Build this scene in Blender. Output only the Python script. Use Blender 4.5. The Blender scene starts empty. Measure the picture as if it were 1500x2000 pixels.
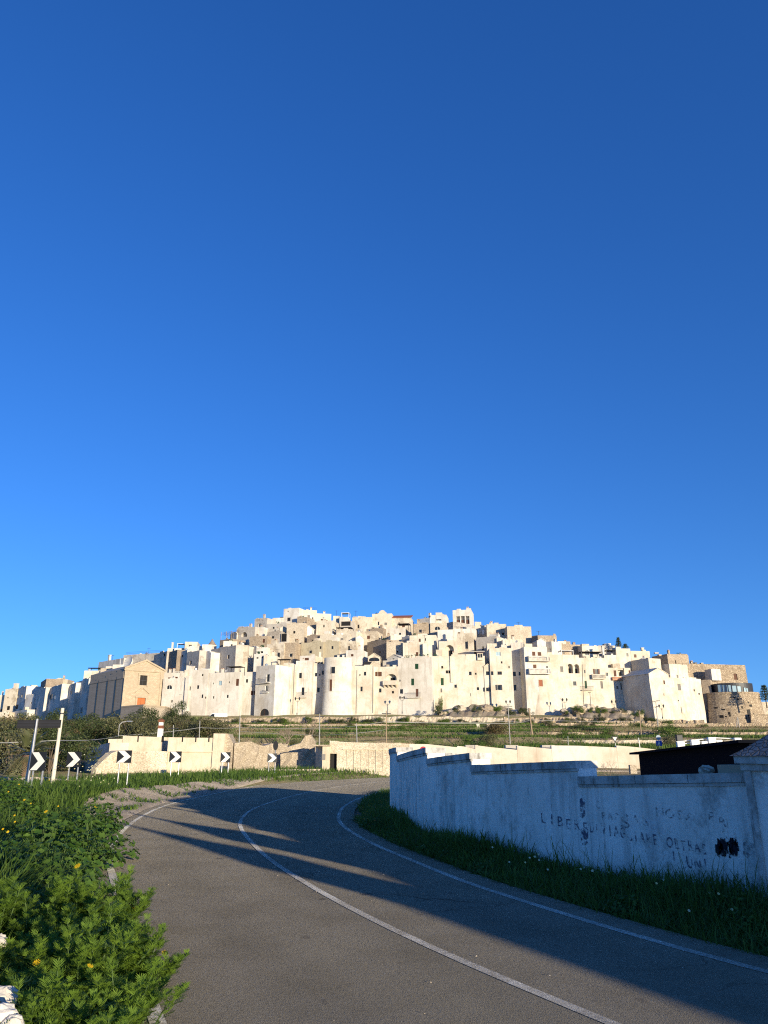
import bpy, math, random
import numpy as np
from mathutils import Vector, Matrix
R = math.radians
scene = bpy.context.scene
COL = scene.collection
rng = random.Random(7)
nr = np.random.default_rng(7)

# ------------------------------------------------------------------ camera
F, PITCH, EYE = 1450.0, R(18), 1.6
cp, sp = math.cos(PITCH), math.sin(PITCH)
def ray(u, v):
    cx, cy = (u-750)/F, (1000-v)/F
    return Vector((cx, cp-cy*sp, sp+cy*cp))
def P(u, v, Y):
    d = ray(u, v); return Vector((0, 0, EYE)) + d*(Y/d.y)
def G(u, v, z=0.0):
    d = ray(u, v); return Vector((0, 0, EYE)) + d*((z-EYE)/d.z)
cd = bpy.data.cameras.new('camera'); cam = bpy.data.objects.new('camera', cd); COL.objects.link(cam)
cam.location = (0, 0, EYE); cam.rotation_euler = (R(90)+PITCH, 0, 0)
cd.sensor_fit = 'VERTICAL'; cd.sensor_height = 36; cd.sensor_width = 27; cd.lens = F/2000*36
cd.clip_start = .05; cd.clip_end = 5000
scene.camera = cam

# ------------------------------------------------------------------ light
SUN_EL = R(6.4); SUN_AZ = math.atan2(.57, -.82)
sd = Vector((math.sin(SUN_AZ)*math.cos(SUN_EL), math.cos(SUN_AZ)*math.cos(SUN_EL), math.sin(SUN_EL)))
ld = bpy.data.lights.new('sun', 'SUN'); ld.energy = 4.7; ld.angle = R(.5); ld.color = (1, .875, .64)
sun = bpy.data.objects.new('sun', ld); COL.objects.link(sun)
sun.rotation_euler = (-sd).to_track_quat('-Z', 'Y').to_euler(); sun.location = (40, -40, 40)
w = bpy.data.worlds.new('World'); scene.world = w; w.use_nodes = True
nt = w.node_tree; nt.nodes.clear()
sky = nt.nodes.new('ShaderNodeTexSky'); sky.sky_type = 'NISHITA'; sky.sun_disc = False
sky.sun_elevation = SUN_EL; sky.sun_rotation = SUN_AZ
sky.altitude = 0; sky.air_density = 1.0; sky.dust_density = .2; sky.ozone_density = 4.0
hs = nt.nodes.new('ShaderNodeHueSaturation'); hs.inputs['Saturation'].default_value = 1.12; hs.inputs['Hue'].default_value = .517; hs.inputs['Value'].default_value = 1.44
bg = nt.nodes.new('ShaderNodeBackground'); bg.inputs['Strength'].default_value = .15
wo = nt.nodes.new('ShaderNodeOutputWorld')
tc = nt.nodes.new('ShaderNodeTexCoord'); va = nt.nodes.new('ShaderNodeVectorMath'); va.operation = 'ADD'; va.inputs[1].default_value = (0, 0, .11)
vn = nt.nodes.new('ShaderNodeVectorMath'); vn.operation = 'NORMALIZE'; nt.links.new(tc.outputs['Generated'], va.inputs[0]); nt.links.new(va.outputs[0], vn.inputs[0]); nt.links.new(vn.outputs[0], sky.inputs['Vector'])
nt.links.new(sky.outputs[0], hs.inputs['Color']); nt.links.new(hs.outputs[0], bg.inputs['Color']); nt.links.new(bg.outputs[0], wo.inputs['Surface'])
scene.view_settings.view_transform = 'Standard'; scene.view_settings.look = 'None'
scene.view_settings.exposure = .64; scene.view_settings.gamma = 1
scene.cycles.max_bounces = 5; scene.cycles.diffuse_bounces = 2; scene.cycles.glossy_bounces = 2; scene.cycles.transmission_bounces = 2; scene.cycles.transparent_max_bounces = 6
scene.cycles.use_denoising = False; scene.cycles.pixel_filter_type = 'BLACKMAN_HARRIS'; scene.cycles.filter_width = 1.15; scene.cycles.use_adaptive_sampling = False; scene.cycles.sample_clamp_indirect = 1.0

# ------------------------------------------------------------------ materials
class NT:
    def __init__(s, name):
        s.m = bpy.data.materials.new(name); s.m.use_nodes = True
        s.t = s.m.node_tree; s.t.nodes.clear()
        s.out = s.t.nodes.new('ShaderNodeOutputMaterial')
    def n(s, ty, ins=None, **kw):
        o = s.t.nodes.new('ShaderNode'+ty)
        for k, v in kw.items(): setattr(o, k, v)
        for k, v in (ins or {}).items():
            if hasattr(v, 'links'): s.t.links.new(v, o.inputs[k])
            else: o.inputs[k].default_value = v
        return o
    def pos(s): return s.n('NewGeometry').outputs['Position']
    def scaled(s, vec, sc):
        return s.n('VectorMath', {0: vec, 1: sc}, operation='MULTIPLY').outputs[0]
    def noise(s, vec, scale, detail=4, rough=.6):
        return s.n('TexNoise', {'Vector': vec, 'Scale': scale, 'Detail': detail, 'Roughness': rough}).outputs['Fac']
    def rampf(s, fac, a, b):
        return s.n('MapRange', {0: fac, 1: a, 2: b, 3: 0.0, 4: 1.0}, clamp=True).outputs[0]
    def mix(s, f, a, b, blend='MIX'):
        o = s.n('Mix', data_type='RGBA', blend_type=blend)
        for i, v in ((0, f), (6, a), (7, b)):
            if hasattr(v, 'links'): s.t.links.new(v, o.inputs[i])
            else: o.inputs[i].default_value = (v if i == 0 else (v[0], v[1], v[2], 1))
        return o.outputs[2]
    def mul(s, a, b):
        return s.n('Math', {0: a, 1: b}, operation='MULTIPLY').outputs[0]
    def bump(s, h, strength, dist):
        return s.n('Bump', {'Height': h, 'Strength': strength, 'Distance': dist}).outputs[0]
    def bsdf(s, col, rough=.85, normal=None, spec=.3, metal=0.0, dr=0.0):
        d = {'Diffuse Roughness': dr, 'Base Color': col if hasattr(col, 'links') else (*col[:3], 1), 'Roughness': rough, 'Specular IOR Level': spec, 'Metallic': metal}
        if normal is not None: d['Normal'] = normal
        b = s.n('BsdfPrincipled', d)
        s.t.links.new(b.outputs[0], s.out.inputs[0]); return b

def plain(name, col, rough=.7, spec=.3, metal=0.0, var=.25, scale=6.0):
    t = NT(name); p = t.pos(); f = t.noise(p, scale, 3)
    c = t.mix(f, [x*(1-var) for x in col], [min(1, x*(1+var)) for x in col])
    t.bsdf(c, rough, None, spec, metal); return t.m
def plaster(name, c1, c2, c3, scale=.22, s_amt=.55, p_amt=.8, bump=.25, bscale=1.2, zs=.1, fine=.12):
    t = NT(name); p = t.pos()
    a = t.rampf(t.noise(p, scale, 8, .70), .42, .64)
    c = t.mix(t.mul(a, p_amt), c1, c2)
    st = t.rampf(t.noise(t.scaled(p, (1, 1, zs)), bscale, 6, .68), .52, .72)
    c = t.mix(t.mul(st, s_amt), c, c3)
    rnd = t.n('ObjectInfo').outputs['Random']
    c = t.mix(t.mul(rnd, fine), c, c2)
    fn = t.noise(p, 1.7, 6, .75)
    c = t.mix(t.mul(t.rampf(fn, .53, .70), .75), c, c2)
    t.bsdf(c, .9, t.bump(fn, bump, .15), .15); return t.m
def stone(name, c1, c2, joint, size=.5, bump=.6, flat=.6, jw=.06, wash=None):
    t = NT(name); p = t.pos()
    d = t.n('TexNoise', {'Vector': p, 'Scale': .8/size, 'Detail': 2.0})
    v = t.n('VectorMath', {0: t.scaled(p, (1/size, 1/size, 1/(size*flat))), 1: t.scaled(d.outputs['Color'], (.5, .5, .5))}, operation='ADD').outputs[0]
    v1 = t.n('TexVoronoi', {'Vector': v, 'Scale': 1.0}); v2 = t.n('TexVoronoi', {'Vector': v, 'Scale': 1.0}, feature='DISTANCE_TO_EDGE')
    sx = t.n('SeparateColor', {0: v1.outputs['Color']})
    c = t.mix(sx.outputs[0], c1, c2)
    big = t.rampf(t.noise(p, .35, 5, .65), .40, .68)
    c = t.mix(t.mul(big, .5), c, [x*.62 for x in c1])
    if wash: c = t.mix(t.rampf(t.noise(p, .5, 6, .7), .45, .62), c, wash)
    j = t.rampf(v2.outputs['Distance'], 0.0, jw*2)
    c = t.mix(j, joint, c)
    t.bsdf(c, .92, t.bump(j, bump, size*.3), .1); return t.m
def patchy(name, c1, c2, c3, lim=.48):
    t = NT(name); p = t.pos()
    v1 = t.n('TexVoronoi', {'Vector': t.scaled(p, (3, 3, 4.5)), 'Scale': 1.0}); sx = t.n('SeparateColor', {0: v1.outputs['Color']}).outputs[0]
    rub = t.mix(sx, c3, c2)
    pl = t.mix(t.rampf(t.noise(p, .35, 6, .7), .38, .66), c1, [(a+b)/2 for a, b in zip(c1, c2)])
    st = t.rampf(t.noise(t.scaled(p, (1, 1, .12)), 1.3, 6, .7), .50, .74); pl = t.mix(t.mul(st, .7), pl, c2)
    rnd = t.n('ObjectInfo').outputs['Random']
    off = t.n('Math', {0: t.mul(rnd, .10), 1: -.05}, operation='ADD').outputs[0]
    nn = t.n('Math', {0: t.noise(p, .28, 7, .72), 1: off}, operation='ADD').outputs[0]
    m = t.rampf(nn, lim+.03, lim+.12)
    c = t.mix(t.mul(m, .8), pl, rub)
    fn = t.noise(p, 2.6, 5, .75); c = t.mix(t.rampf(fn, .58, .75), c, c2)
    t.bsdf(c, .92, t.bump(fn, .5, .2), .12); return t.m
def ashlar(name, c1, c2, joint, bw=.7, bh=.35, dirt=None):
    t = NT(name); p = t.pos(); s = t.n('SeparateXYZ', {0: p})
    h = t.n('Math', {0: t.mul(s.outputs[0], .83), 1: t.mul(s.outputs[1], .56)}, operation='ADD').outputs[0]
    v = t.n('CombineXYZ', {0: h, 1: s.outputs[2], 2: 0.0}).outputs[0]
    b = t.n('TexBrick', {'Vector': v, 'Color1': (*c1, 1), 'Color2': (*c2, 1), 'Mortar': (*joint, 1), 'Scale': 1.0, 'Mortar Size': .035, 'Mortar Smooth': .5, 'Bias': 0.0, 'Brick Width': bw, 'Row Height': bh})
    c = t.mix(t.rampf(t.noise(p, .4, 6, .7), .45, .7), b.outputs['Color'], dirt or [x*.6 for x in c1])
    c = t.mix(t.rampf(t.noise(p, 3, 4, .7), .55, .75), c, [x*.75 for x in c2])
    t.bsdf(c, .9, t.bump(b.outputs['Fac'], -.3, .05), .15); return t.m
def leafmat(name, c1, c2, trans=.3, rough=.55, rand=True):
    t = NT(name)
    a = t.n('Attribute', attribute_name='tone').outputs['Fac']
    c = t.mix(a, c1, c2)
    p = t.pos(); c = t.mix(t.mul(t.rampf(t.noise(p, .9, 3), .35, .7), .45), c, [x*.6 for x in c1])
    b = t.bsdf(c, rough, None, .25)
    tr = t.n('BsdfTranslucent', {'Color': c})
    mx = t.n('MixShader', {0: trans, 1: b.outputs[0], 2: tr.outputs[0]})
    t.t.links.new(mx.outputs[0], t.out.inputs[0]); return t.m

MT = {}
MT['w'] = plaster('lime_white', (.69, .655, .595), (.49, .425, .34), (.33, .275, .215), p_amt=.85, s_amt=.75, bscale=.8, zs=.14)
MT['v'] = plaster('lime_greyed', (.68, .63, .555), (.50, .44, .36), (.35, .295, .23), p_amt=.8, s_amt=.7, zs=.14)
MT['c'] = plaster('cream_plaster', (.69, .635, .53), (.51, .415, .305), (.36, .275, .195), p_amt=.85, s_amt=.75, bscale=.8, zs=.14)
MT['b'] = patchy('aged_beige', (.65, .575, .46), (.46, .38, .28), (.30, .235, .17), .47)
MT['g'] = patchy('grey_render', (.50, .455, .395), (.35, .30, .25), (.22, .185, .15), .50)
MT['o'] = patchy('olive_render', (.46, .40, .285), (.33, .275, .19), (.20, .165, .12), .50)
MT['s'] = stone('rubble_brown', (.38, .295, .21), (.56, .45, .325), (.22, .17, .125), .30, .5, .6, .035)
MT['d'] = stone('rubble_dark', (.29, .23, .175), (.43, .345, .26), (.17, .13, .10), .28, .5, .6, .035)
MT['l'] = stone('rubble_light', (.54, .45, .34), (.69, .60, .47), (.33, .26, .19), .28, .5, .6, .035)
MT['f'] = stone('fort_stone', (.36, .27, .185), (.62, .50, .355), (.20, .15, .10), .40, .7, .6, .05)
MT['t'] = ashlar('tufa_block', (.40, .315, .215), (.53, .43, .305), (.33, .26, .18), .55, .27, (.37, .295, .21))
MT['u'] = ashlar('tufa_block_grey', (.40, .33, .25), (.47, .39, .30), (.32, .26, .195), .8, .36, (.40, .335, .26))
MT['bank'] = patchy('rocky_earth', (.24, .185, .125), (.44, .37, .28), (.085, .095, .035), .47)
MT['roof'] = plaster('roof_paving', (.42, .37, .31), (.30, .26, .22), (.22, .19, .16), scale=.6)
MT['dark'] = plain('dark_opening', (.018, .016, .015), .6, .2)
MT['glass'] = plain('window_glass', (.018, .02, .022), .22, .35)
MT['blueglass'] = plain('pale_glass', (.33, .45, .50), .15, .6, var=.15, scale=.8)
MT['brown'] = plain('brown_wood', (.115, .05, .03), .6)
MT['green'] = plain('green_wood', (.018, .06, .03), .5)
MT['grey'] = plain('grey_wood', (.22, .20, .18), .6)
MT['whitep'] = plain('white_paint', (.78, .76, .72), .5, var=.05)
MT['orange'] = plain('church_door_wood', (.40, .115, .03), .55)
MT['red'] = plain('red_roof_tile', (.33, .115, .06), .8)
MT['terra'] = plain('terracotta', (.52, .25, .14), .8)
MT['iron'] = plain('dark_iron', (.03, .03, .035), .5, .4)
MT['steel'] = plain('galvanised_steel', (.36, .36, .37), .42, .5, .6, var=.12)
MT['canopy'] = plain('dark_canopy', (.03, .027, .026), .8)
MT['wood'] = plain('weathered_wood', (.30, .22, .14), .8, scale=3)
MT['wood2'] = plain('pale_wood', (.66, .60, .47), .8, scale=4)
MT['rustband'] = plain('rust_band', (.20, .075, .04), .8)
MT['black'] = plain('black_sheet', (.007, .008, .012), 1.0, .02)
MT['cable'] = plain('grey_cable', (.33, .32, .30), .6)
MT['signback'] = plain('dark_sign_back', (.022, .021, .022), .5)
MT['chevblack'] = plain('chevron_black', (.018, .018, .02), .4, .4)
MT['chevwhite'] = plain('chevron_white', (.72, .70, .64), .35, .5, var=.07)
MT['signblue'] = plain('sign_blue', (.01, .07, .36), .4)
MT['signred'] = plain('sign_red', (.45, .03, .03), .4)
MT['dish'] = plain('dish_grey', (.50, .48, .45), .5)
MT['tank'] = plain('tank_blue_grey', (.25, .30, .36), .4)
MT['car'] = plain('van_paint', (.78, .77, .74), .3, .5, var=.04)
MT['rubber'] = plain('tyre_rubber', (.02, .02, .02), .8)

# ------------------------------------------------------------------ mesh helpers
class MB:
    def __init__(s): s.v, s.f, s.i, s.mats = [], [], [], []
    def mi(s, m):
        if m not in s.mats: s.mats.append(m)
        return s.mats.index(m)
    def face(s, pts, m):
        b = len(s.v); s.v += [tuple(p) for p in pts]; s.f.append(tuple(range(b, b+len(pts)))); s.i.append(s.mi(m))
    def mesh(s, vs, fs, m):
        b = len(s.v); s.v += [tuple(p) for p in vs]
        for q in fs: s.f.append(tuple(b+k for k in q)); s.i.append(s.mi(m))
    def box(s, x0, x1, y0, y1, z0, z1, m):
        s.mesh([(x0,y0,z0),(x1,y0,z0),(x1,y1,z0),(x0,y1,z0),(x0,y0,z1),(x1,y0,z1),(x1,y1,z1),(x0,y1,z1)],
               [(3,2,1,0),(4,5,6,7),(0,1,5,4),(1,2,6,5),(2,3,7,6),(3,0,4,7)], m)
    def prism(s, poly, z0, z1, m):                      # poly in xy, counter-clockwise
        n = len(poly); vs = [(x,y,z0) for x,y in poly]+[(x,y,z1) for x,y in poly]
        s.mesh(vs, [tuple(range(n-1,-1,-1)), tuple(range(n,2*n))]+[(k,(k+1)%n,n+(k+1)%n,n+k) for k in range(n)], m)
    def extr(s, poly, y0, y1, m):                       # poly in xz seen from -y, counter-clockwise
        n = len(poly); vs = [(x,y0,z) for x,z in poly]+[(x,y1,z) for x,z in poly]
        s.mesh(vs, [tuple(range(n)), tuple(range(2*n-1,n-1,-1))]+[(k,n+k,n+(k+1)%n,(k+1)%n) for k in range(n)], m)
    def tube(s, pts, rad, m, seg=8, cap=True):
        pts = [Vector(p) for p in pts]; n = len(pts); rs = rad if isinstance(rad, (list, tuple)) else [rad]*n
        vs = []
        for k, p in enumerate(pts):
            t = (pts[min(k+1,n-1)]-pts[max(k-1,0)]).normalized()
            a = t.cross(Vector((0,0,1)));
            if a.length < 1e-3: a = Vector((1,0,0))
            a.normalize(); b = t.cross(a)
            for q in range(seg):
                g = 2*math.pi*q/seg; vs.append(p + (a*math.cos(g)+b*math.sin(g))*rs[k])
        fs = [(k*seg+q, k*seg+(q+1)%seg, (k+1)*seg+(q+1)%seg, (k+1)*seg+q) for k in range(n-1) for q in range(seg)]
        if cap: fs += [tuple(range(seg-1,-1,-1)), tuple((n-1)*seg+q for q in range(seg))]
        s.mesh(vs, fs, m)
    def build(s, name, parent=None, smooth=False):
        me = bpy.data.meshes.new(name); me.from_pydata(s.v, [], s.f)
        for m in s.mats: me.materials.append(m)
        me.polygons.foreach_set('material_index', s.i)
        if smooth: me.polygons.foreach_set('use_smooth', [True]*len(s.f))
        me.update(); o = bpy.data.objects.new(name, me); COL.objects.link(o)
        if parent: o.parent = parent
        return o
def np_obj(name, V, quads, tris, m, tone=None, parent=None, smooth=False):
    me = bpy.data.meshes.new(name); V = np.asarray(V, np.float32); me.vertices.add(len(V)); me.vertices.foreach_set('co', V.ravel())
    q = np.asarray(quads, np.int32).reshape(-1,4); t = np.asarray(tris, np.int32).reshape(-1,3)
    L = np.concatenate([q.ravel(), t.ravel()]); me.loops.add(len(L)); me.loops.foreach_set('vertex_index', L)
    st = np.concatenate([np.arange(len(q))*4, len(q)*4+np.arange(len(t))*3]).astype(np.int32)
    me.polygons.add(len(st)); me.polygons.foreach_set('loop_start', st)
    me.polygons.foreach_set('loop_total', np.concatenate([np.full(len(q),4),np.full(len(t),3)]).astype(np.int32))
    if smooth: me.polygons.foreach_set('use_smooth', np.ones(len(st), bool))
    me.update(calc_edges=True); me.validate()
    if tone is not None:
        a = me.attributes.new('tone', 'FLOAT', 'POINT'); a.data.foreach_set('value', np.asarray(tone, np.float32))
    me.materials.append(m); o = bpy.data.objects.new(name, me); COL.objects.link(o)
    if parent: o.parent = parent
    return o
def empty(name, loc, rz=0.0):
    o = bpy.data.objects.new(name, None); o.empty_display_size = .3; COL.objects.link(o); o.location = loc; o.rotation_euler = (0,0,rz); return o
def tag(o, label=None, cat=None, group=None, kind=None):
    if label: o['label'] = label
    if cat: o['category'] = cat
    if group: o['group'] = group
    if kind: o['kind'] = kind
    return o
def copy_tree(o, parent=None):
    c = o.copy(); COL.objects.link(c)
    if parent: c.parent = parent
    for ch in list(o.children): copy_tree(ch, c)
    return c

# ------------------------------------------------------------------ road lines and ground height
def spline(pts, k=6):
    pts = [np.array(p[:2], float) for p in pts]; out = []
    for i in range(len(pts)-1):
        a, b, c, d = pts[max(i-1,0)], pts[i], pts[i+1], pts[min(i+2,len(pts)-1)]
        for j in range(k):
            t = j/k; out.append(.5*((2*b)+(c-a)*t+(2*a-5*b+4*c-d)*t*t+(3*b-a-3*c+d)*t**3))
    out.append(pts[-1]); return np.array(out)
CEN = spline([(10.5,-12),(5.7,-2.6),(2.9,2.7),(1.4,5.4),(.6,6.9),(-.15,8.5),(-1.0,10.6),(-2.0,13.5),(-3.2,18.0),(-3.75,21.4),(-3.95,25.3),(-3.6,31.2),(-2.8,37.4),(-.7,45.0),(3.4,52.0),(10,57.5),(22,61),(40,62),(90,58)])
INN = spline([(11.8,-10.5),(7.2,-.9),(4.4,4.2),(2.9,6.6),(2.1,8.2),(1.5,9.6),(1.0,10.9),(.4,12.9),(-.25,15.2),(-.9,18.3),(-1.2,21.2),(-1.25,25.5),(-.75,31),(.3,36.5),(2.6,42.5),(6.2,48),(12,53),(23,56.8),(40,58.5),(90,54)])
OUT = spline([(7.4,-14),(3.0,-4.6),(.2,1.6),(-1.5,5.6),(-2.5,8.1),(-3.4,10.4),(-4.6,13.6),(-5.7,17.6),(-6.5,21.6),(-7.05,26),(-7.1,31.2),(-6.8,37.6),(-5.9,45.5),(-3.2,53),(1.2,59),(9,63),(22,65),(40,65.5),(90,62)])
def dist_poly(x, y, L):
    best = np.full(x.shape, 1e9); sgn = np.zeros(x.shape)
    for a, b in zip(L[:-1], L[1:]):
        d = b-a; t = np.clip(((x-a[0])*d[0]+(y-a[1])*d[1])/(d@d), 0, 1)
        q = np.hypot(x-a[0]-t*d[0], y-a[1]-t*d[1]); s = np.sign(d[0]*(y-a[1])-d[1]*(x-a[0]))
        m = q < best; best = np.where(m, q, best); sgn = np.where(m, s, sgn)
    return best, sgn
TY = [0, 63, 69, 77, 78.5, 98, 99.5, 122, 123.5, 147, 148.5, 172, 173.5, 197, 198.2, 208, 215]
TZ = [0, 0, .25, .7, 1.7, 2.2, 3.2, 3.6, 4.6, 5.0, 6.0, 6.5, 7.4, 8.4, 10.2, 11.1, 11.6]
CU = [-900, -300, 0, 170, 300, 450, 560, 750, 930, 1050, 1200, 1370, 1480, 1600, 1900]
CZ = [3, 9, 13, 18, 24, 33, 44, 45, 43, 33, 24, 16, 12, 10, 7]
def sm(t):
    t = np.clip(t, 0, 1); return t*t*(3-2*t)
def ter(x, y):
    x = np.asarray(x, float); y = np.asarray(y, float)
    yy = y - 1.3*np.maximum(0, -70-x)
    z = np.interp(yy, TY, TZ)
    cap = np.interp(750+1480*x/np.maximum(y, 5), CU, CZ)
    hill = np.minimum(11.6+.45*np.maximum(0, yy-216), np.maximum(cap, 11.6))
    z = np.where(yy > 215, hill, z)
    z = z - 2.3*sm((x-42)/50)*sm((yy-172)/25)*(1-sm((yy-222)/20))
    z = z*(1-sm((y-430)/160))
    d, s = dist_poly(x, y, CEN)
    v = -.05 + .32*sm((d-3.9)/2.2) + np.where((s > 0) & (y < 60), .22*sm((d-5.2)/4)*(1-sm((y-12)/9)), 0)
    return z + v
def tz(x, y): return float(ter(np.array([x]), np.array([y]))[0])
# ------------------------------------------------------------------ ground, road
t = NT('ground_earth'); p = t.pos()
c = t.mix(t.rampf(t.noise(p, .25, 6, .65), .4, .65), (.20, .15, .095), (.10, .125, .04))
c = t.mix(t.rampf(t.noise(p, 2.5, 6, .7), .5, .7), c, (.28, .225, .155))
t.bsdf(c, .95, t.bump(t.noise(p, 5, 4), .8, .15), .1, 0.0, 1.0); M_EARTH = t.m
xs = np.unique(np.round(np.concatenate([np.arange(-1600,-300,100), np.arange(-300,-40,6), np.arange(-40,-14,2), np.arange(-14,14,.6), np.arange(14,40,2), np.arange(40,300,6), np.arange(300,1700,100)]),3))
ys = np.unique(np.round(np.concatenate([np.arange(-900,-40,80), np.arange(-40,-4,3), np.arange(-4,30,.6), np.arange(30,70,1.2), np.array(TY[2:-1]), np.arange(70,216,3), np.arange(216,460,6), np.arange(460,700,20), np.arange(700,3000,150)]),3))
XX, YY = np.meshgrid(xs, ys); ZZ = ter(XX, YY)
near = (YY < 60)
ZZ = ZZ + np.where(YY > 70, .12*np.sin(XX*.35+YY*.11)*np.cos(YY*.4+XX*.05), .0)
nx, ny = len(xs), len(ys); idx = np.arange(nx*ny).reshape(ny, nx)
q = np.stack([idx[:-1,:-1], idx[:-1,1:], idx[1:,1:], idx[1:,:-1]], -1).reshape(-1, 4)
g = np_obj('ground', np.stack([XX, YY, ZZ], -1).reshape(-1, 3), q, [], M_EARTH, smooth=True); tag(g, kind='structure')

# asphalt
t = NT('asphalt'); p = t.pos()
n1 = t.noise(p, 90, 3, .7); n2 = t.noise(p, 1.1, 6, .65); n3 = t.noise(p, .25, 3, .5)
n4 = t.noise(p, 28, 4, .75); n1 = t.n('Math', {0: t.mul(n1, .5), 1: t.mul(n4, .5)}, operation='ADD').outputs[0]; n1 = t.rampf(n1, .30, .70)
c = t.mix(n1, (.26, .22, .160), (.49, .424, .312))
c = t.mix(t.mul(t.rampf(n2, .42, .68), .5), c, (.245, .205, .138))
c = t.mix(t.mul(t.rampf(n3, .45, .65), .35), c, (.42, .36, .245))
la = t.n('Attribute', attribute_name='lat').outputs['Fac']
tr = t.n('Math', {0: t.mul(la, 25.13)}, operation='COSINE').outputs[0]
tr = t.mul(t.rampf(tr, -.2, .9), t.rampf(t.noise(t.scaled(p, (.35, .35, 1)), 1.0, 4), .3, .65))
c = t.mix(t.mul(tr, .30), c, (.19, .165, .122))
ck = t.n('TexVoronoi', {'Vector': t.n('VectorMath', {0: p, 1: t.scaled(t.n('TexNoise', {'Vector': p, 'Scale': 1.5, 'Detail': 4.0}).outputs['Color'], (.9, .9, 0))}, operation='ADD').outputs[0], 'Scale': .38}, feature='DISTANCE_TO_EDGE').outputs['Distance']
ck = t.n('Math', {0: 1.0, 1: t.rampf(ck, .001, .006)}, operation='SUBTRACT').outputs[0]
c = t.mix(t.mul(t.mul(ck, t.rampf(t.noise(p, .16, 2), .52, .60)), .55), c, (.06, .055, .05))
vo = t.n('TexVoronoi', {'Vector': p, 'Scale': 55.0}); sp1 = t.rampf(vo.outputs['Distance'], .10, .16)
c = t.mix(t.mul(t.n('Math', {0: 1.0, 1: sp1}, operation='SUBTRACT').outputs[0], .45), c, (.42, .39, .36))
oil = t.rampf(t.noise(p, 3.2, 2, .4), .70, .76); c = t.mix(t.mul(oil, .5), c, (.08, .07, .07))
t.bsdf(c, .85, t.bump(n1, 1.0, .02), 0.0, 0.0, 1.0); M_ASPH = t.m
def offs(L, d):
    T = np.gradient(L, axis=0); T /= np.linalg.norm(T, axis=1)[:, None]
    return L + np.stack([-T[:,1], T[:,0]], -1)*d           # + is to the left
def strip(A, B, z, name, m, zb=None):
    n = len(A); V = np.concatenate([np.c_[A, np.full(n, z)], np.c_[B, np.full(n, z if zb is None else zb)]])
    i = np.arange(n-1); return np_obj(name, V, np.stack([i, i+n, i+n+1, i+1], -1), [], m)
def resample(L, n=240):
    s = np.r_[0, np.cumsum(np.linalg.norm(np.diff(L, axis=0), axis=1))]; u = np.linspace(0, s[-1], n)
    return np.stack([np.interp(u, s, L[:,0]), np.interp(u, s, L[:,1])], -1)
O_, I_, C_ = resample(OUT), resample(INN), resample(CEN)
wob = np.cumsum(nr.normal(0, .03, 240)); wob -= np.linspace(0, wob[-1], 240)
A_, B_ = offs(O_, .38+np.clip(wob,-.12,.12)[:,None]), offs(I_, -.42); nl = 9; n_ = len(A_); i = np.arange(n_-1)
V = np.concatenate([np.c_[A_*(1-k/(nl-1))+B_*(k/(nl-1)), np.zeros(n_)] for k in range(nl)]); q = np.concatenate([np.stack([i+k*n_, i+(k+1)*n_, i+(k+1)*n_+1, i+k*n_+1], -1) for k in range(nl-1)])
rd = np_obj('road', V, q, [], M_ASPH); at_ = rd.data.attributes.new('lat', 'FLOAT', 'POINT'); at_.data.foreach_set('value', np.repeat(np.linspace(0, 1, nl), n_).astype(np.float32)); tag(rd, kind='structure')
t = NT('road_paint'); p = t.pos()
wr = t.rampf(t.n('Math', {0: t.mul(t.noise(p, 26, 6, .8), .6), 1: t.mul(t.noise(p, .8, 3), .4)}, operation='ADD').outputs[0], .42, .58)
c = t.mix(wr, (.80, .75, .64), (.34, .295, .23))
c = t.mix(t.rampf(t.noise(p, 1.5, 4), .45, .7), c, (.50, .455, .375)); t.bsdf(c, .85, t.bump(t.noise(p, 90, 3, .7), 1.0, .02), 0.0, 0.0, 1.0); M_LINE = t.m
def line(L, name, hw=.05):
    tag(strip(offs(L, hw), offs(L, -hw), .004, name, M_LINE), kind='structure')
line(C_, 'road_centre_line', .045); line(O_, 'road_edge_line'); line(I_, 'road_edge_line')
# thin twin worn edge of the centre marking
# dirt pull-in on the outside of the bend
t = NT('dirt_shoulder'); p = t.pos()
c = t.mix(t.rampf(t.noise(p, 1.2, 6, .7), .38, .66), (.40, .335, .26), (.25, .205, .155))
c = t.mix(t.rampf(t.noise(p, 7, 5, .7), .58, .72), c, (.50, .44, .36))
t.bsdf(c, .95, t.bump(t.noise(p, 9, 5, .7), 1.0, .10), .1, 0.0, 1.0); M_DIRT = t.m
ed = OUT[(OUT[:,1] > 18.5) & (OUT[:,0] < 30)]
wd = np.interp(ed[:,1], [18.5, 20, 24, 28, 34, 41, 46, 50, 70], [.5, 1.4, 2.2, 2.6, 2.1, 1.5, .9, .75, .7])
A = offs(ed, .30)[:, :2]; B = ed + (offs(ed, 1)-ed)*wd[:,None] + nr.normal(0, .12, ed.shape)
nseg = 9; V = []
for k in range(nseg):
    f = k/(nseg-1); pt = A*(1-f)+B*f
    V.append(np.c_[pt, np.maximum(ter(pt[:,0], pt[:,1])+(.03 if k == 0 else .085), -.012) + (nr.normal(0, .012, len(pt)) if 0 < k else 0)])
n = len(A); V = np.concatenate(V); i = np.arange(n-1)
q = np.concatenate([np.stack([i+k*n, i+k*n+1, i+(k+1)*n+1, i+(k+1)*n], -1) for k in range(nseg-1)])
tag(np_obj('dirt_shoulder', V, q, [], M_DIRT, smooth=True), kind='structure')
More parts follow.
